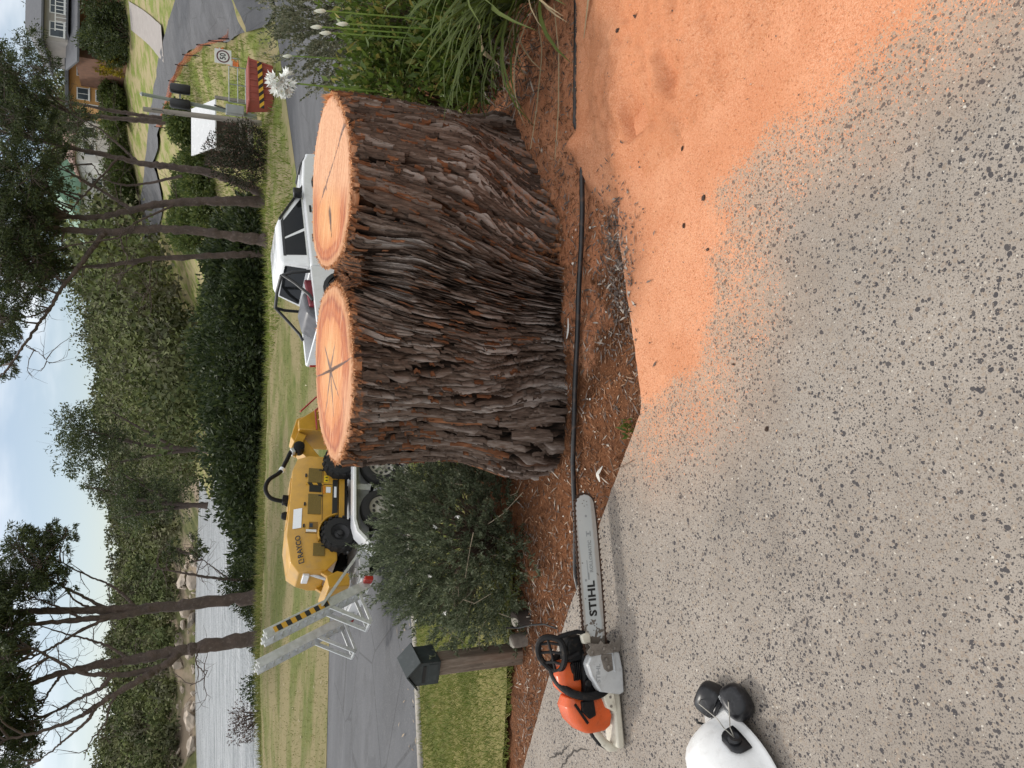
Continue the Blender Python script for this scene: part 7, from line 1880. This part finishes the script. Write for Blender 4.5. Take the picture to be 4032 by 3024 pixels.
for k in range(40):
    u = -20 + 215 * r_.random(); Y_ = 33.5 + 3.5 * r_.random(); p = at(u, 262, Y_); zb = float(far_z(p[0], p[1]))
    h = (0.5 + 0.8 * r_.random()) * (1.4 if 80 < u < 130 or u > 150 else 0.8); spec.append((p[0], p[1], zb + h * 0.4, 0.6 + 0.5 * r_.random(), 0.6, h * 0.6))
V, F_ = blob_leaves(spec, 53, 0.14, 0.06, 900)
tag(mesh_np('bank_shrubs', V, F_, M_BELT), 'low straggly shrubs along the bank above the water', 'shrubs', kind='stuff')
def far_shrub(name, label, u, v, Y_, rw, rh, mat, seed, L_=0.16, W_=0.08, per=900, n=7, group=None):
    r_ = np.random.default_rng(seed); p = at(u, v, Y_); p[2] = float(far_z(p[0], p[1]))
    t = thing(name, label, 'shrub', p, 0, group)
    spec = [(0.55 * rw * r_.normal() * 0.8, 0.4 * rw * r_.normal(), rh * (0.25 + 0.55 * r_.random()), rw * (0.4 + 0.25 * r_.random()), rw * 0.5, rh * (0.3 + 0.2 * r_.random())) for _ in range(n)]
    V, F_ = blob_leaves(spec, seed, L_, W_, per); mesh_np('foliage', V, F_, mat, t)
    mb = MB()
    for k in range(7): e = spec[k % n]; mb.tube([(0.1 * r_.normal(), 0.1 * r_.normal(), -0.1), (e[0] * 0.5, e[1] * 0.5, e[2] * 0.5), e[:3]], [0.05, 0.035, 0.015], 5, False)
    mb.build('stems', M_TRUNK, t)
    return t
far_shrub('dark_shrub', 'dark shrub with pinkish leaf tips in front of the white-roofed shelter', 606, 262, 34.5, 1.5, 2.5, M_TL3 if False else leafmat('dark_plum_leaves', (0.022, 0.026, 0.014), (0.055, 0.062, 0.03), (0.24, 0.13, 0.11), 0.6, 0.15), 61, 0.11, 0.05, 1500)
far_shrub('burnt_shrub', 'reddish-brown dead-looking shrub on the bank at far left', 54, 266, 31.5, 0.9, 1.2, M_TL3, 62, 0.10, 0.04, 700)
for k, (u, v, Y_, rw, rh, lab) in enumerate(((585, 215, 52, 2.6, 2.4, 'round mid-green shrub behind the dark plum shrub'), (560, 205, 56, 3.4, 3.4, 'broad mid-green shrub between the reserve tree trunks'), (540, 238, 46, 1.6, 1.6, 'small yellow-green shrub left of the forked tree'), (500, 205, 62, 3.4, 3.6, 'large mid-green shrub beside the grey-trunked tree'), (640, 200, 50, 1.6, 1.8, 'green shrub on the slope left of the white roof'), (455, 205, 70, 4.0, 3.6, 'pale olive shrub at the head of the gully'))):
    far_shrub('gully_shrub', lab, u, v, Y_, rw, rh, M_TL2, 70 + k, 0.22, 0.11, 800, 9, 'shrubs in the gully')
for k, (u, v, Y_, rw, rh, lab, mt) in enumerate(((735, 118, 84, 3.2, 4.6, 'large dark green garden bush below the brick house', M_TL), (752, 112, 86, 1.4, 1.4, 'small dark bush at the right below the brick house', M_TL), (715, 116, 88, 1.6, 2.2, 'yellow-flowering bush at the corner of the brick house', leafmat('yellow_blossom_leaves', (0.10, 0.11, 0.02), (0.42, 0.30, 0.02), (0.55, 0.42, 0.03), 0.6, 0.2)), (700, 118, 90, 1.2, 3.6, 'narrow bush with yellow flowers against the orange wall', leafmat('yellow_flower_spray', (0.12, 0.12, 0.02), (0.40, 0.29, 0.02), None, 0.6, 0.2)), (672, 128, 92, 3.0, 2.4, 'grey-green bush below the orange house', M_TL2), (650, 130, 94, 2.6, 2.4, 'olive bush left of the orange house', M_TL2), (618, 128, 98, 3.0, 2.6, 'rounded olive bush below the white houses', M_TL2), (590, 130, 100, 3.4, 3.2, 'bushy green shrub in front of the green-roofed house', M_TL2), (565, 130, 102, 2.6, 2.2, 'bright green shrub at the left end of the green-roofed house', M_TL2))):
    far_shrub('garden_bush', lab, u, v, Y_, rw, rh, mt, 90 + k, 0.30, 0.15, 420, 8, 'bushes in the gardens uphill')

# ================================================================== WOODED HILLS
M_HILL = NT('hill_forest_leaves'); t = M_HILL
g = t.n('ShaderNodeNewGeometry'); pos = t.coord('Object')
col = t.ramp(g.outputs['Random Per Island'], [(0.0, (0.055, 0.072, 0.03)), (0.5, (0.115, 0.135, 0.052)), (1.0, (0.19, 0.20, 0.08))])
col = t.mix(t.mr(t.noise(pos, 0.035, 4, 0.65), 0.50, 0.60, 0, 0.85), col, t.ramp(g.outputs['Random Per Island'], [(0.0, (0.10, 0.085, 0.068)), (1.0, (0.24, 0.21, 0.17))]))
col = t.mix(t.mr(t.noise(pos, 0.06, 3, 0.6), 0.56, 0.66, 0, 0.8), col, (0.21, 0.235, 0.07))
cr = t.attr('crown')
col = t.mix(0.62, col, t.mix(t.math('MULTIPLY', g.outputs['Random Per Island'], 0.5), t.ramp(cr, [(0.0, (0.035, 0.05, 0.022)), (0.3, (0.075, 0.10, 0.035)), (0.55, (0.13, 0.155, 0.05)), (0.75, (0.19, 0.20, 0.07)), (0.88, (0.17, 0.145, 0.11)), (1.0, (0.09, 0.085, 0.06))]), (0.06, 0.07, 0.03)))
t.go(col, 0.8, spec=0.15); M_HILL = t.m
def forest(name, label, pts, L_, per, seed, hmin, hmax):
    r_ = np.random.default_rng(seed); C = []; D = []; TR = []
    for x, y, z in pts:
        h = hmin + (hmax - hmin) * r_.random() ** 1.5; n = int(per * (0.6 + 0.8 * r_.random()))
        ns = 6; cen = np.c_[0.22 * h * r_.normal(size=ns), 0.22 * h * r_.normal(size=ns), h * (0.35 + 0.6 * r_.random(ns))]
        p = cen[r_.integers(ns, size=n)] + h * 0.11 * r_.normal(size=(n, 3))
        C.append(p + (x, y, z)); D.append(rand_unit(n, r_)); TR.append(np.full(n, r_.random()))
    C = np.concatenate(C); D = np.concatenate(D)
    V, F_ = leaves_np(C, D, rand_unit(len(C), r_) + (0, -0.4, 0.5), L_ * (0.5 + r_.random(len(C))), 0.6 * L_ * (0.5 + r_.random(len(C))), 0.2)
    return tag(mesh_np(name, V, F_, M_HILL, attrs={'crown': np.repeat(np.concatenate(TR), 4)}), label, 'forest', kind='stuff')
r_ = np.random.default_rng(77); pts = []
for k in range(1500):
    u = -60 + 560 * r_.random(); f = 0.02 + 1.0 * r_.random() ** 0.9
    x, y, z = hill_pt(u, f); pts.append((x, y, z + 2.5 * float(fbm(x * 0.02, y * 0.02, 0, 4)) - 0.8))
pts = [p for p in pts if p[2] > WATER_Z + 3.5]
forest('far_forest', 'olive and grey wooded hill on the far shore', pts, 1.5, 92, 78, 4.5, 12)
pts = []
for k in range(1100):
    u = 300 + 320 * r_.random(); Y_ = 85 + 130 * r_.random(); x = (u - 384) / FPX * Y_ * 1.03; z = float(far_z(x, Y_))
    if z < -4.6 or (u > 535 and Y_ < 155): continue
    pts.append((x, Y_, z - 0.3))
for k in range(260):
    u = 535 + 265 * r_.random(); Y_ = 165 + 30 * r_.random(); x = (u - 384) / FPX * Y_ * 1.03; pts.append((x, Y_, float(far_z(x, Y_)) - 0.3))
forest('near_hill_forest', 'dark green wooded slope behind the reserve trees', pts, 0.66, 120, 79, 4.0, 11.0)
# pale rocks along the far shore
M_ROCK = worn('pale_shore_rock', (0.42, 0.35, 0.28), 0.85, 0.4, 0.5, bump=0.8, bscale=3, bdist=0.2)
rm = []
for k in range(4):
    bm = bmesh.new(); bmesh.ops.create_icosphere(bm, subdivisions=2, radius=1.0)
    for vtx in bm.verts: vtx.co *= 0.7 + 0.55 * r_.random(); vtx.co.z *= 0.55
    me = bpy.data.meshes.new('shore_rock'); bm.to_mesh(me); bm.free(); me.materials.append(M_ROCK); rm.append(me)
for k in range(44):
    u = -5 + 255 * r_.random() ** 0.9
    x, y, z = hill_pt(u, 0.004 + 0.11 * r_.random() ** 1.5); o = bpy.data.objects.new('shore_rock', rm[k % 4]); COL.objects.link(o)
    s_ = 0.5 + 2.4 * r_.random() ** 2; o.location = (x, y, max(WATER_Z + 0.3, z) + 0.2 * s_); o.scale = (s_ * 1.6, s_, s_ * (0.7 + 0.9 * r_.random())); o.rotation_euler = (0.2 * k, 0.1, k * 0.8)
    tag(o, 'pale boulder on the far shore of the water', 'rock', 'pale boulders along the far shore')
# ================================================================== HOUSES UPHILL
M_BRICK = worn('brown_brick_wall', (0.20, 0.105, 0.07), 0.9, 0.25, 2.0, bump=0.5, bscale=8)
M_ORW = worn('orange_rendered_wall', (0.50, 0.27, 0.095), 0.85, 0.12, 1.0, bump=0.2)
M_WHW = worn('white_house_wall', (0.66, 0.65, 0.62), 0.8, 0.1, 1.0, bump=0.2)
M_ROOFD = worn('dark_grey_roof', (0.085, 0.088, 0.098), 0.6, 0.2, 1.5, bump=0.4, bscale=10)
M_ROOFG = worn('pale_green_roof', (0.16, 0.29, 0.20), 0.55, 0.15, 0.8, bump=0.3)
M_ROOFB = worn('faded_brown_roof', (0.24, 0.15, 0.12), 0.8, 0.2, 0.8, bump=0.3)
M_FRAME = worn('white_window_frame', (0.72, 0.72, 0.70), 0.5, 0.05, 3, bump=0)
M_PANE = worn('dark_house_glass', (0.05, 0.06, 0.07), 0.08, 0.2, 1, bump=0)
M_GARAGE = worn('white_garage_door', (0.72, 0.72, 0.70), 0.5, 0.05, 2, bump=0.1)
def hwindow(parent, x, z, w, h, y):
    f = MB().box((x, y - 0.03, z), (w, 0.10, h)).build('window', M_FRAME, parent, 0.01)
    for k in (-1, 1):
        MB().box((x + k * w * 0.235, y - 0.085, z), (w * 0.42, 0.02, h * 0.82)).build('pane', M_PANE, f)
    MB().box((x, y - 0.10, z - h / 2 - 0.05), (w + 0.16, 0.16, 0.08)).build('sill', M_FRAME, f)
    return f
def hip(parent, x0, x1, y0, y1, z0, h, ov, mat, name='roof'):
    a = [(x0 - ov, y0 - ov, z0), (x1 + ov, y0 - ov, z0), (x1 + ov, y1 + ov, z0), (x0 - ov, y1 + ov, z0)]
    m = (y0 + y1) / 2; r_ = (y1 - y0) / 2 * 0.8
    b = [(x0 + r_, m, z0 + h), (x1 - r_, m, z0 + h)]
    mb = MB(); mb.add(a + b + [(p[0], p[1], p[2] - 0.18) for p in a], [(0, 1, 5, 4), (1, 2, 5), (2, 3, 4, 5), (3, 0, 4), (0, 6, 7, 1), (1, 7, 8, 2), (2, 8, 9, 3), (3, 9, 6, 0), (6, 9, 8, 7)])
    return mb.build(name, mat, parent, sm=False)
def house(name, label, u, v, Y_, rz=0.0):
    p = at(u, v, Y_); z = float(far_z(p[0], p[1])); z = min(p[2], z + 1.0)
    return thing(name, label, 'house', (p[0], p[1], z), rz)
h = house('brick_house', 'two-storey brown brick house with dark grey roofs at the top right', 742, 113, 88, R(6))
MB().box((2.5, 4.0, 1.0), (13.0, 8.0, 5.0)).build('wall', M_BRICK, h)
MB().box((3.6, 5.0, 5.0), (10.5, 6.0, 3.2)).build('upper_wall', worn('weatherboard_upper', (0.36, 0.33, 0.30), 0.8, 0.15, 1.0), h)
rf = MB(); rf.add([(-5.6, -2.2, 3.0), (10, -2.2, 3.0), (10, 3.0, 4.6), (-4.2, 3.0, 4.6), (-5.6, -2.2, 2.8), (10, -2.2, 2.8), (10, 3.0, 4.4), (-4.2, 3.0, 4.4)], [(0, 1, 2, 3), (4, 7, 6, 5), (0, 4, 5, 1), (1, 5, 6, 2), (2, 6, 7, 3), (3, 7, 4, 0)]); rf.build('lower_roof', M_ROOFD, h, sm=False)
hip(h, -1.6, 8.9, 2.0, 8.0, 6.6, 2.0, 0.8, M_ROOFD, 'upper_roof')
for x_, z_, w_, h_ in ((-2.4, 1.6, 1.8, 1.3), (0.8, 1.6, 1.4, 1.2), (5.0, 0.2, 2.2, 1.4)): hwindow(h, x_, z_, w_, h_, 0.0)
for x_ in (-0.4, 2.2, 4.8, 7.2): hwindow(h, x_, 5.3, 1.7, 1.4, 2.0)
MB().box((7.6, -0.05, -0.2), (3.6, 0.15, 2.3)).build('garage_door', M_GARAGE, h)
mb = MB(); mb.box((3.6, 1.2, 4.2), (10.0, 1.8, 0.18)); mb.build('balcony', M_ROOFD, h)
for k in range(24): MB().box((-1.2 + k * 0.42, 0.32, 4.75), (0.05, 0.05, 0.95)).build('baluster', M_FRAME, h)
MB().box((3.6, 0.32, 5.24), (10.0, 0.08, 0.08)).build('handrail', M_FRAME, h)
h = house('orange_house', 'small orange-rendered house with flat dark roof between trees', 689, 106, 94, R(-4))
MB().box((0, 3, 1.6), (6.6, 6, 4.6)).build('wall', M_ORW, h)
MB().box((-0.1, 2.8, 4.05), (7.6, 7.2, 0.35)).build('roof', M_ROOFD, h, 0.03)
for x_, z_, w_ in ((-2.0, 2.6, 1.3), (-2.0, 0.8, 1.3), (0.4, 2.6, 1.0), (2.2, 1.2, 1.6)): hwindow(h, x_, z_, w_, 1.2, 0.0)
mb = MB(); mb.box((-3.1, -0.05, 1.6), (0.12, 0.1, 4.4)); mb.build('downpipe', M_FRAME, h)
h = house('green_roofed_house', 'pale house with a big green gabled roof behind the reserve trees', 579, 105, 112, R(12))
MB().box((0, 4, 1.5), (8.0, 8, 4.0)).build('wall', M_WHW, h)
mb = MB(); mb.prism([(-5.2, 3.4), (5.2, 3.4), (0.6, 7.4)], -0.8, 9.0); mb.build('roof', M_ROOFG, h, sm=False)
for x_ in (-2.2, 1.0): hwindow(h, x_, 1.6, 1.7, 1.4, 0.0)
MB().box((2.9, -0.04, 1.0), (1.0, 0.1, 2.1)).build('door', M_ROOFB, h)
h = house('white_house', 'white house half hidden by branches left of the orange house', 632, 104, 104, R(5))
MB().box((0, 3, 1.8), (7.0, 6, 4.4)).build('wall', M_WHW, h)
hip(h, -3.5, 3.5, 0, 6, 4.0, 1.6, 0.5, M_ROOFB)
for x_ in (-2.0, 0.2, 2.2): hwindow(h, x_, 2.4, 1.4, 1.3, 0.0)
h = house('distant_house', 'far cream house with brown roof on the ridge', 606, 88, 150, R(-8))
MB().box((0, 3, 1.5), (8.0, 6, 4.0)).build('wall', M_WHW, h); hip(h, -4, 4, 0, 6, 3.5, 1.8, 0.5, M_ROOFB)
for x_ in (-2, 1.5): hwindow(h, x_, 1.8, 1.6, 1.3, 0.0)
# garden path climbing to the houses
q0, q1 = at(722, 172, 60), at(752, 132, 80); V = []
for i in range(20):
    f = i / 19; c = q0[:2] * (1 - f) + q1[:2] * f; V += [(c[0] - 1.1, c[1] + 0.6, float(far_z(c[0] - 1.1, c[1] + 0.6)) + 0.10), (c[0] + 1.1, c[1] - 0.6, float(far_z(c[0] + 1.1, c[1] - 0.6)) + 0.10)]
tag(mesh_np('uphill_driveway', np.array(V), grid_faces(20, 2), worn('grey_gravel_drive', (0.30, 0.27, 0.25), 0.9, 0.15, 2, bump=0.3)), kind='structure')

# ================================================================== ROADSIDE FURNITURE
M_POLE = worn('weathered_pole_timber', (0.30, 0.27, 0.235), 0.85, 0.2, 1.5, bump=0.4, bscale=14, dirt=(0.15, 0.13, 0.11), dirt_amt=0.4)
M_POLEG = worn('green_treated_pole', (0.25, 0.28, 0.24), 0.8, 0.2, 1.5, bump=0.3)
M_GREY = worn('grey_metal_cabinet', (0.36, 0.38, 0.38), 0.45, 0.1, 3, metal=0.2, bump=0.1)
def foot(u, v, Y_):
    p = at(u, v, Y_); p[2] = float(far_z(p[0], p[1])); return p
def pole(name, label, uf, vf, ut, vt, Y_, r0, r1, mat):
    a = foot(uf, vf, Y_); b = at(ut, vt, Y_)
    t = thing(name, label, 'pole', a)
    MB().tube([(0, 0, -0.2), (b - a) * 0.5, b - a], [r0, (r0 + r1) / 2, r1], 12).build('shaft', mat, t)
    return t, b - a
p1, tp = pole('service_pole', 'slim greenish pole carrying a grey meter box and black cylinders', 651, 256, 674, 142, 36, 0.10, 0.075, M_POLEG)
MB().lathe([(0.09, -0.02), (0.09, 0.02), (0.02, 0.09), (0, 0.10)], 12, Matrix.Translation(tp)).build('cap', M_GREY, p1)
for k, u in enumerate((679, 664)):
    q = at(u, 180, 36 - 0.15) - np.array(p1.location); MB().lathe([(0.0, -0.42), (0.20, -0.42), (0.22, -0.36), (0.22, 0.34), (0.16, 0.42), (0, 0.42)], 16, Matrix.Translation(q)).build('cylinder', M_PBLK, p1)
q = at(671.5, 180, 36) - np.array(p1.location); MB().box(q, (0.9, 0.06, 0.08)).build('cross_bracket', M_GREY, p1)
q = at(657.5, 235, 35.8) - np.array(p1.location); bx = MB().box(q, (0.42, 0.30, 0.78)).build('meter_box', M_GREY, p1, 0.02)
MB().box((q[0], q[1] - 0.155, q[2]), (0.36, 0.02, 0.70)).build('box_door', M_GREY, bx, 0.006)
mb = MB(); mb.tube([at(663, 214, 35.9) - np.array(p1.location), q + (0.02, 0, 0.4)], 0.03, 6); mb.build('conduit', M_PBLK, p1)
p2, tp = pole('timber_pole', 'plain weathered timber pole beside the meter-box pole', 645, 260, 659, 143, 35.2, 0.13, 0.10, M_POLE)
MB().tube([tp * 0.93 + (0, -0.1, 0), tp * 0.93 + (0, -0.12, -0.4), tp * 0.80 + (-0.3, -0.14, 0), tp * 0.74 + (-0.1, -0.12, 0)], 0.015, 5).build('cable_loop', M_PBLK, p2)
# shelter with white fascia
a = foot(634, 250, 38)
sh = thing('roadside_shelter', 'small shelter with white fascia roof and dark brown interior', 'shelter', a, R(4))
zt = at(634, 214, 38)[2] - a[2]; zt2 = at(634, 196, 38)[2] - a[2]
MB().prism([(-1.0, zt), (-1.0, zt - 0.06), (0.5, zt2 + 0.12), (0.5, zt2 + 0.20)], -1.25, 1.05, 'yz').build('roof_slab', M_WHITE, sh, 0.005)
MB().box((-0.1, 1.2, zt / 2 + 0.2), (2.5, 0.10, zt + 0.3)).build('back_wall', worn('dark_brown_boards', (0.055, 0.035, 0.027), 0.8, 0.2, 3), sh)
for x_ in (-1.25, 1.2):
    MB().box((x_, -0.85, zt / 2), (0.14, 0.14, zt)).build('post', M_KERB, sh, 0.01)
MB().box((0, -0.85, 0.12), (2.6, 0.16, 0.24)).build('base_rail', M_KERB, sh, 0.01)
MB().box((0, 0.85, 0.45), (2.0, 0.4, 0.08)).build('bench', M_KERB, sh)
# red skip with hazard board and a tubular cage behind it
a = foot(678, 277, 32.5)
M_SKIP = worn('faded_red_skip', (0.36, 0.085, 0.06), 0.7, 0.2, 2, bump=0.3, dirt=(0.20, 0.09, 0.07), dirt_amt=0.5)
sk = thing('red_skip_bin', 'faded red ribbed skip bin with a yellow-black hazard board', 'skip bin', a, R(8))
mb = MB(); mb.loft([[(-0.80, -0.45, 0.03), (0.80, -0.45, 0.03), (0.80, 0.45, 0.03), (-0.80, 0.45, 0.03)], [(-0.92, -0.55, 0.98), (0.92, -0.55, 0.98), (0.92, 0.55, 0.98), (-0.92, 0.55, 0.98)]]); mb.build('tub', M_SKIP, sk, 0.02)
for k in range(7):
    x_ = -0.78 + k * 0.26; MB().beam((x_ * 0.95, -0.47, 0.05), (x_ * 1.06, -0.56, 0.96), 0.05, 0.04).build('rib', M_SKIP, sk)
MB().box((0, 0, 0.99), (1.92, 1.16, 0.05)).build('rim', M_SKIP, sk)
t = NT('hazard_board'); v = t.coord('Object'); sx = t.n('ShaderNodeSeparateXYZ'); t.l(v, sx.inputs[0])
w_ = t.math('FRACT', t.math('MULTIPLY', t.math('ADD', sx.outputs[0], sx.outputs[2]), 3.0)); t.go(t.mix(t.math('GREATER_THAN', w_, 0.5), (0.66, 0.36, 0.02), (0.015, 0.014, 0.013)), 0.5); M_HAZB = t.m
MB().prism([(-1.25, 0.42), (0.75, 0.50), (0.75, 0.68), (-1.25, 0.60)], -0.66, -0.63).build('hazard_board', M_HAZB, sk)
a = foot(679, 262, 36)
cg = thing('steel_cage_frame', 'open tubular steel cage frame behind the red skip', 'frame', a, R(6)); H_ = at(679, 229, 36)[2] - a[2]
for x_ in (-0.85, 0.0, 0.85): MB().tube([(x_, 0, -0.1), (x_, 0, H_)], 0.025, 8).build('upright', M_POLEG, cg)
for z_ in (H_ * 0.28, H_ * 0.62, H_): MB().tube([(-0.85, 0, z_), (0.85, 0, z_)], 0.022, 8).build('rail', M_GALV, cg)
MB().box((0, 0.05, H_ * 0.10), (1.8, 0.5, 0.12)).build('base_tray', M_GREY, cg, 0.02)
# speed sign
a = foot(705, 262, 36.5); ct = at(711, 223, 36.5) - a
sg = thing('speed_sign', 'square white 50 speed limit sign on a thin steel post', 'sign', a)
MB().tube([(0, 0, -0.1), (ct[0] * 0.9, 0, ct[2] + 0.2)], 0.028, 8).build('post', M_GALV, sg)
bd = MB().box((ct[0], -0.05, ct[2]), (0.66, 0.02, 0.72)).build('plate', M_FRAME, sg, 0.008)
Ms = frame((ct[0], -0.062, ct[2]), (1, 0, 0), (0, -1, 0))
MB().lathe([(0.23, 0.0), (0.23, 0.004), (0.285, 0.004), (0.285, 0.0)], 36, Ms).build('red_ring', worn('dark_red_ring', (0.10, 0.012, 0.02), 0.5, 0.1, 5, bump=0), bd)
text_part('speed_lettering', '50', 0.36, M_INK, bd, Ms @ Matrix.Translation((0, 0, 0.003)), bold=0.006, depth=0.002, xs=0.85)
# star pickets and orange safety mesh along the side street
M_PICK = worn('black_star_picket', (0.025, 0.022, 0.022), 0.7, 0.3, 5, bump=0.2)
t = NT('orange_safety_mesh'); v = t.coord('Object'); w1 = t.n('ShaderNodeSeparateXYZ'); t.l(v, w1.inputs[0])
tr_ = t.n('ShaderNodeBsdfTransparent'); mx = t.n('ShaderNodeMixShader'); t.go((0.62, 0.20, 0.10), 0.7)
mx.inputs[0].default_value = 0.62
t.l(t.b.outputs[0], mx.inputs[1]); t.l(tr_.outputs[0], mx.inputs[2]); t.l(mx.outputs[0], t.out.inputs[0]); M_NET = t.m
labs = ['black star picket nearest the road intersection', 'second star picket from the road intersection', 'third star picket from the intersection, leaning', 'star picket at the bend of the side street', 'star picket just past the bend of the side street', 'star picket level with the speed sign top', 'star picket behind the meter-box pole', 'farthest star picket on the side street']
pk = []
for k, (u, v, vt, Y_) in enumerate(((738, 246, 228, 38), (728, 238, 218, 38.5), (726, 226, 208, 40), (722, 214, 196, 42), (712, 199, 182, 46), (702, 191, 175, 50), (686, 182, 168, 56), (640, 166, 154, 67))):
    a = foot(u, v, Y_); b = at(u + 1.5, vt, Y_); pk.append((a, b))
    tag(MB().tube([a - (0, 0, 0.1), (a + b) / 2, b], 0.035, 6).build('star_picket', M_PICK), labs[k], 'post', 'star pickets along the side street')
mb = MB()
for (a, b), (c, d) in zip(pk[:-1], pk[1:]):
    m0 = b * 0.85 + a * 0.15; m1 = d * 0.85 + c * 0.15; l0 = b * 0.35 + a * 0.65; l1 = d * 0.35 + c * 0.65; mid = (m0 + m1 + l0 + l1) / 4; sag = np.array((0, 0, -0.12))
    mb.add([l0, (l0 + l1) / 2 + sag, l1, m1, (m0 + m1) / 2 + sag, m0], [(0, 1, 4, 5), (1, 2, 3, 4)])
o = mb.build('safety_mesh', M_NET); md = o.modifiers.new('s', 'SOLIDIFY'); md.thickness = 0.01
tag(o, 'sagging orange safety mesh strung between the star pickets', 'mesh fence')
M_CONE = worn('orange_plastic', (0.68, 0.19, 0.05), 0.5, 0.1, 5, bump=0)
for k, (u, v, Y_, lab) in enumerate(((702, 246, 38, 'orange bollard standing left of the speed sign post'), (708, 240, 39.5, 'small orange marker behind the speed sign post'), (716, 236, 40.5, 'small orange marker farthest up the bare slope'))):
    a = foot(u, v, Y_); t = thing('marker', lab, 'marker', a, 0, 'orange markers on the slope')
    s_ = 1.0 if k == 0 else 0.6
    MB().lathe([(0.0, 0), (0.20 * s_, 0), (0.20 * s_, 0.06), (0.13 * s_, 0.08), (0.10 * s_, 0.45 * s_), (0.07 * s_, 0.62 * s_), (0, 0.66 * s_)], 14).build('cone', M_CONE, t)
    MB().lathe([(0.125 * s_, 0.28 * s_), (0.118 * s_, 0.40 * s_)], 14).build('band', M_FRAME, t)
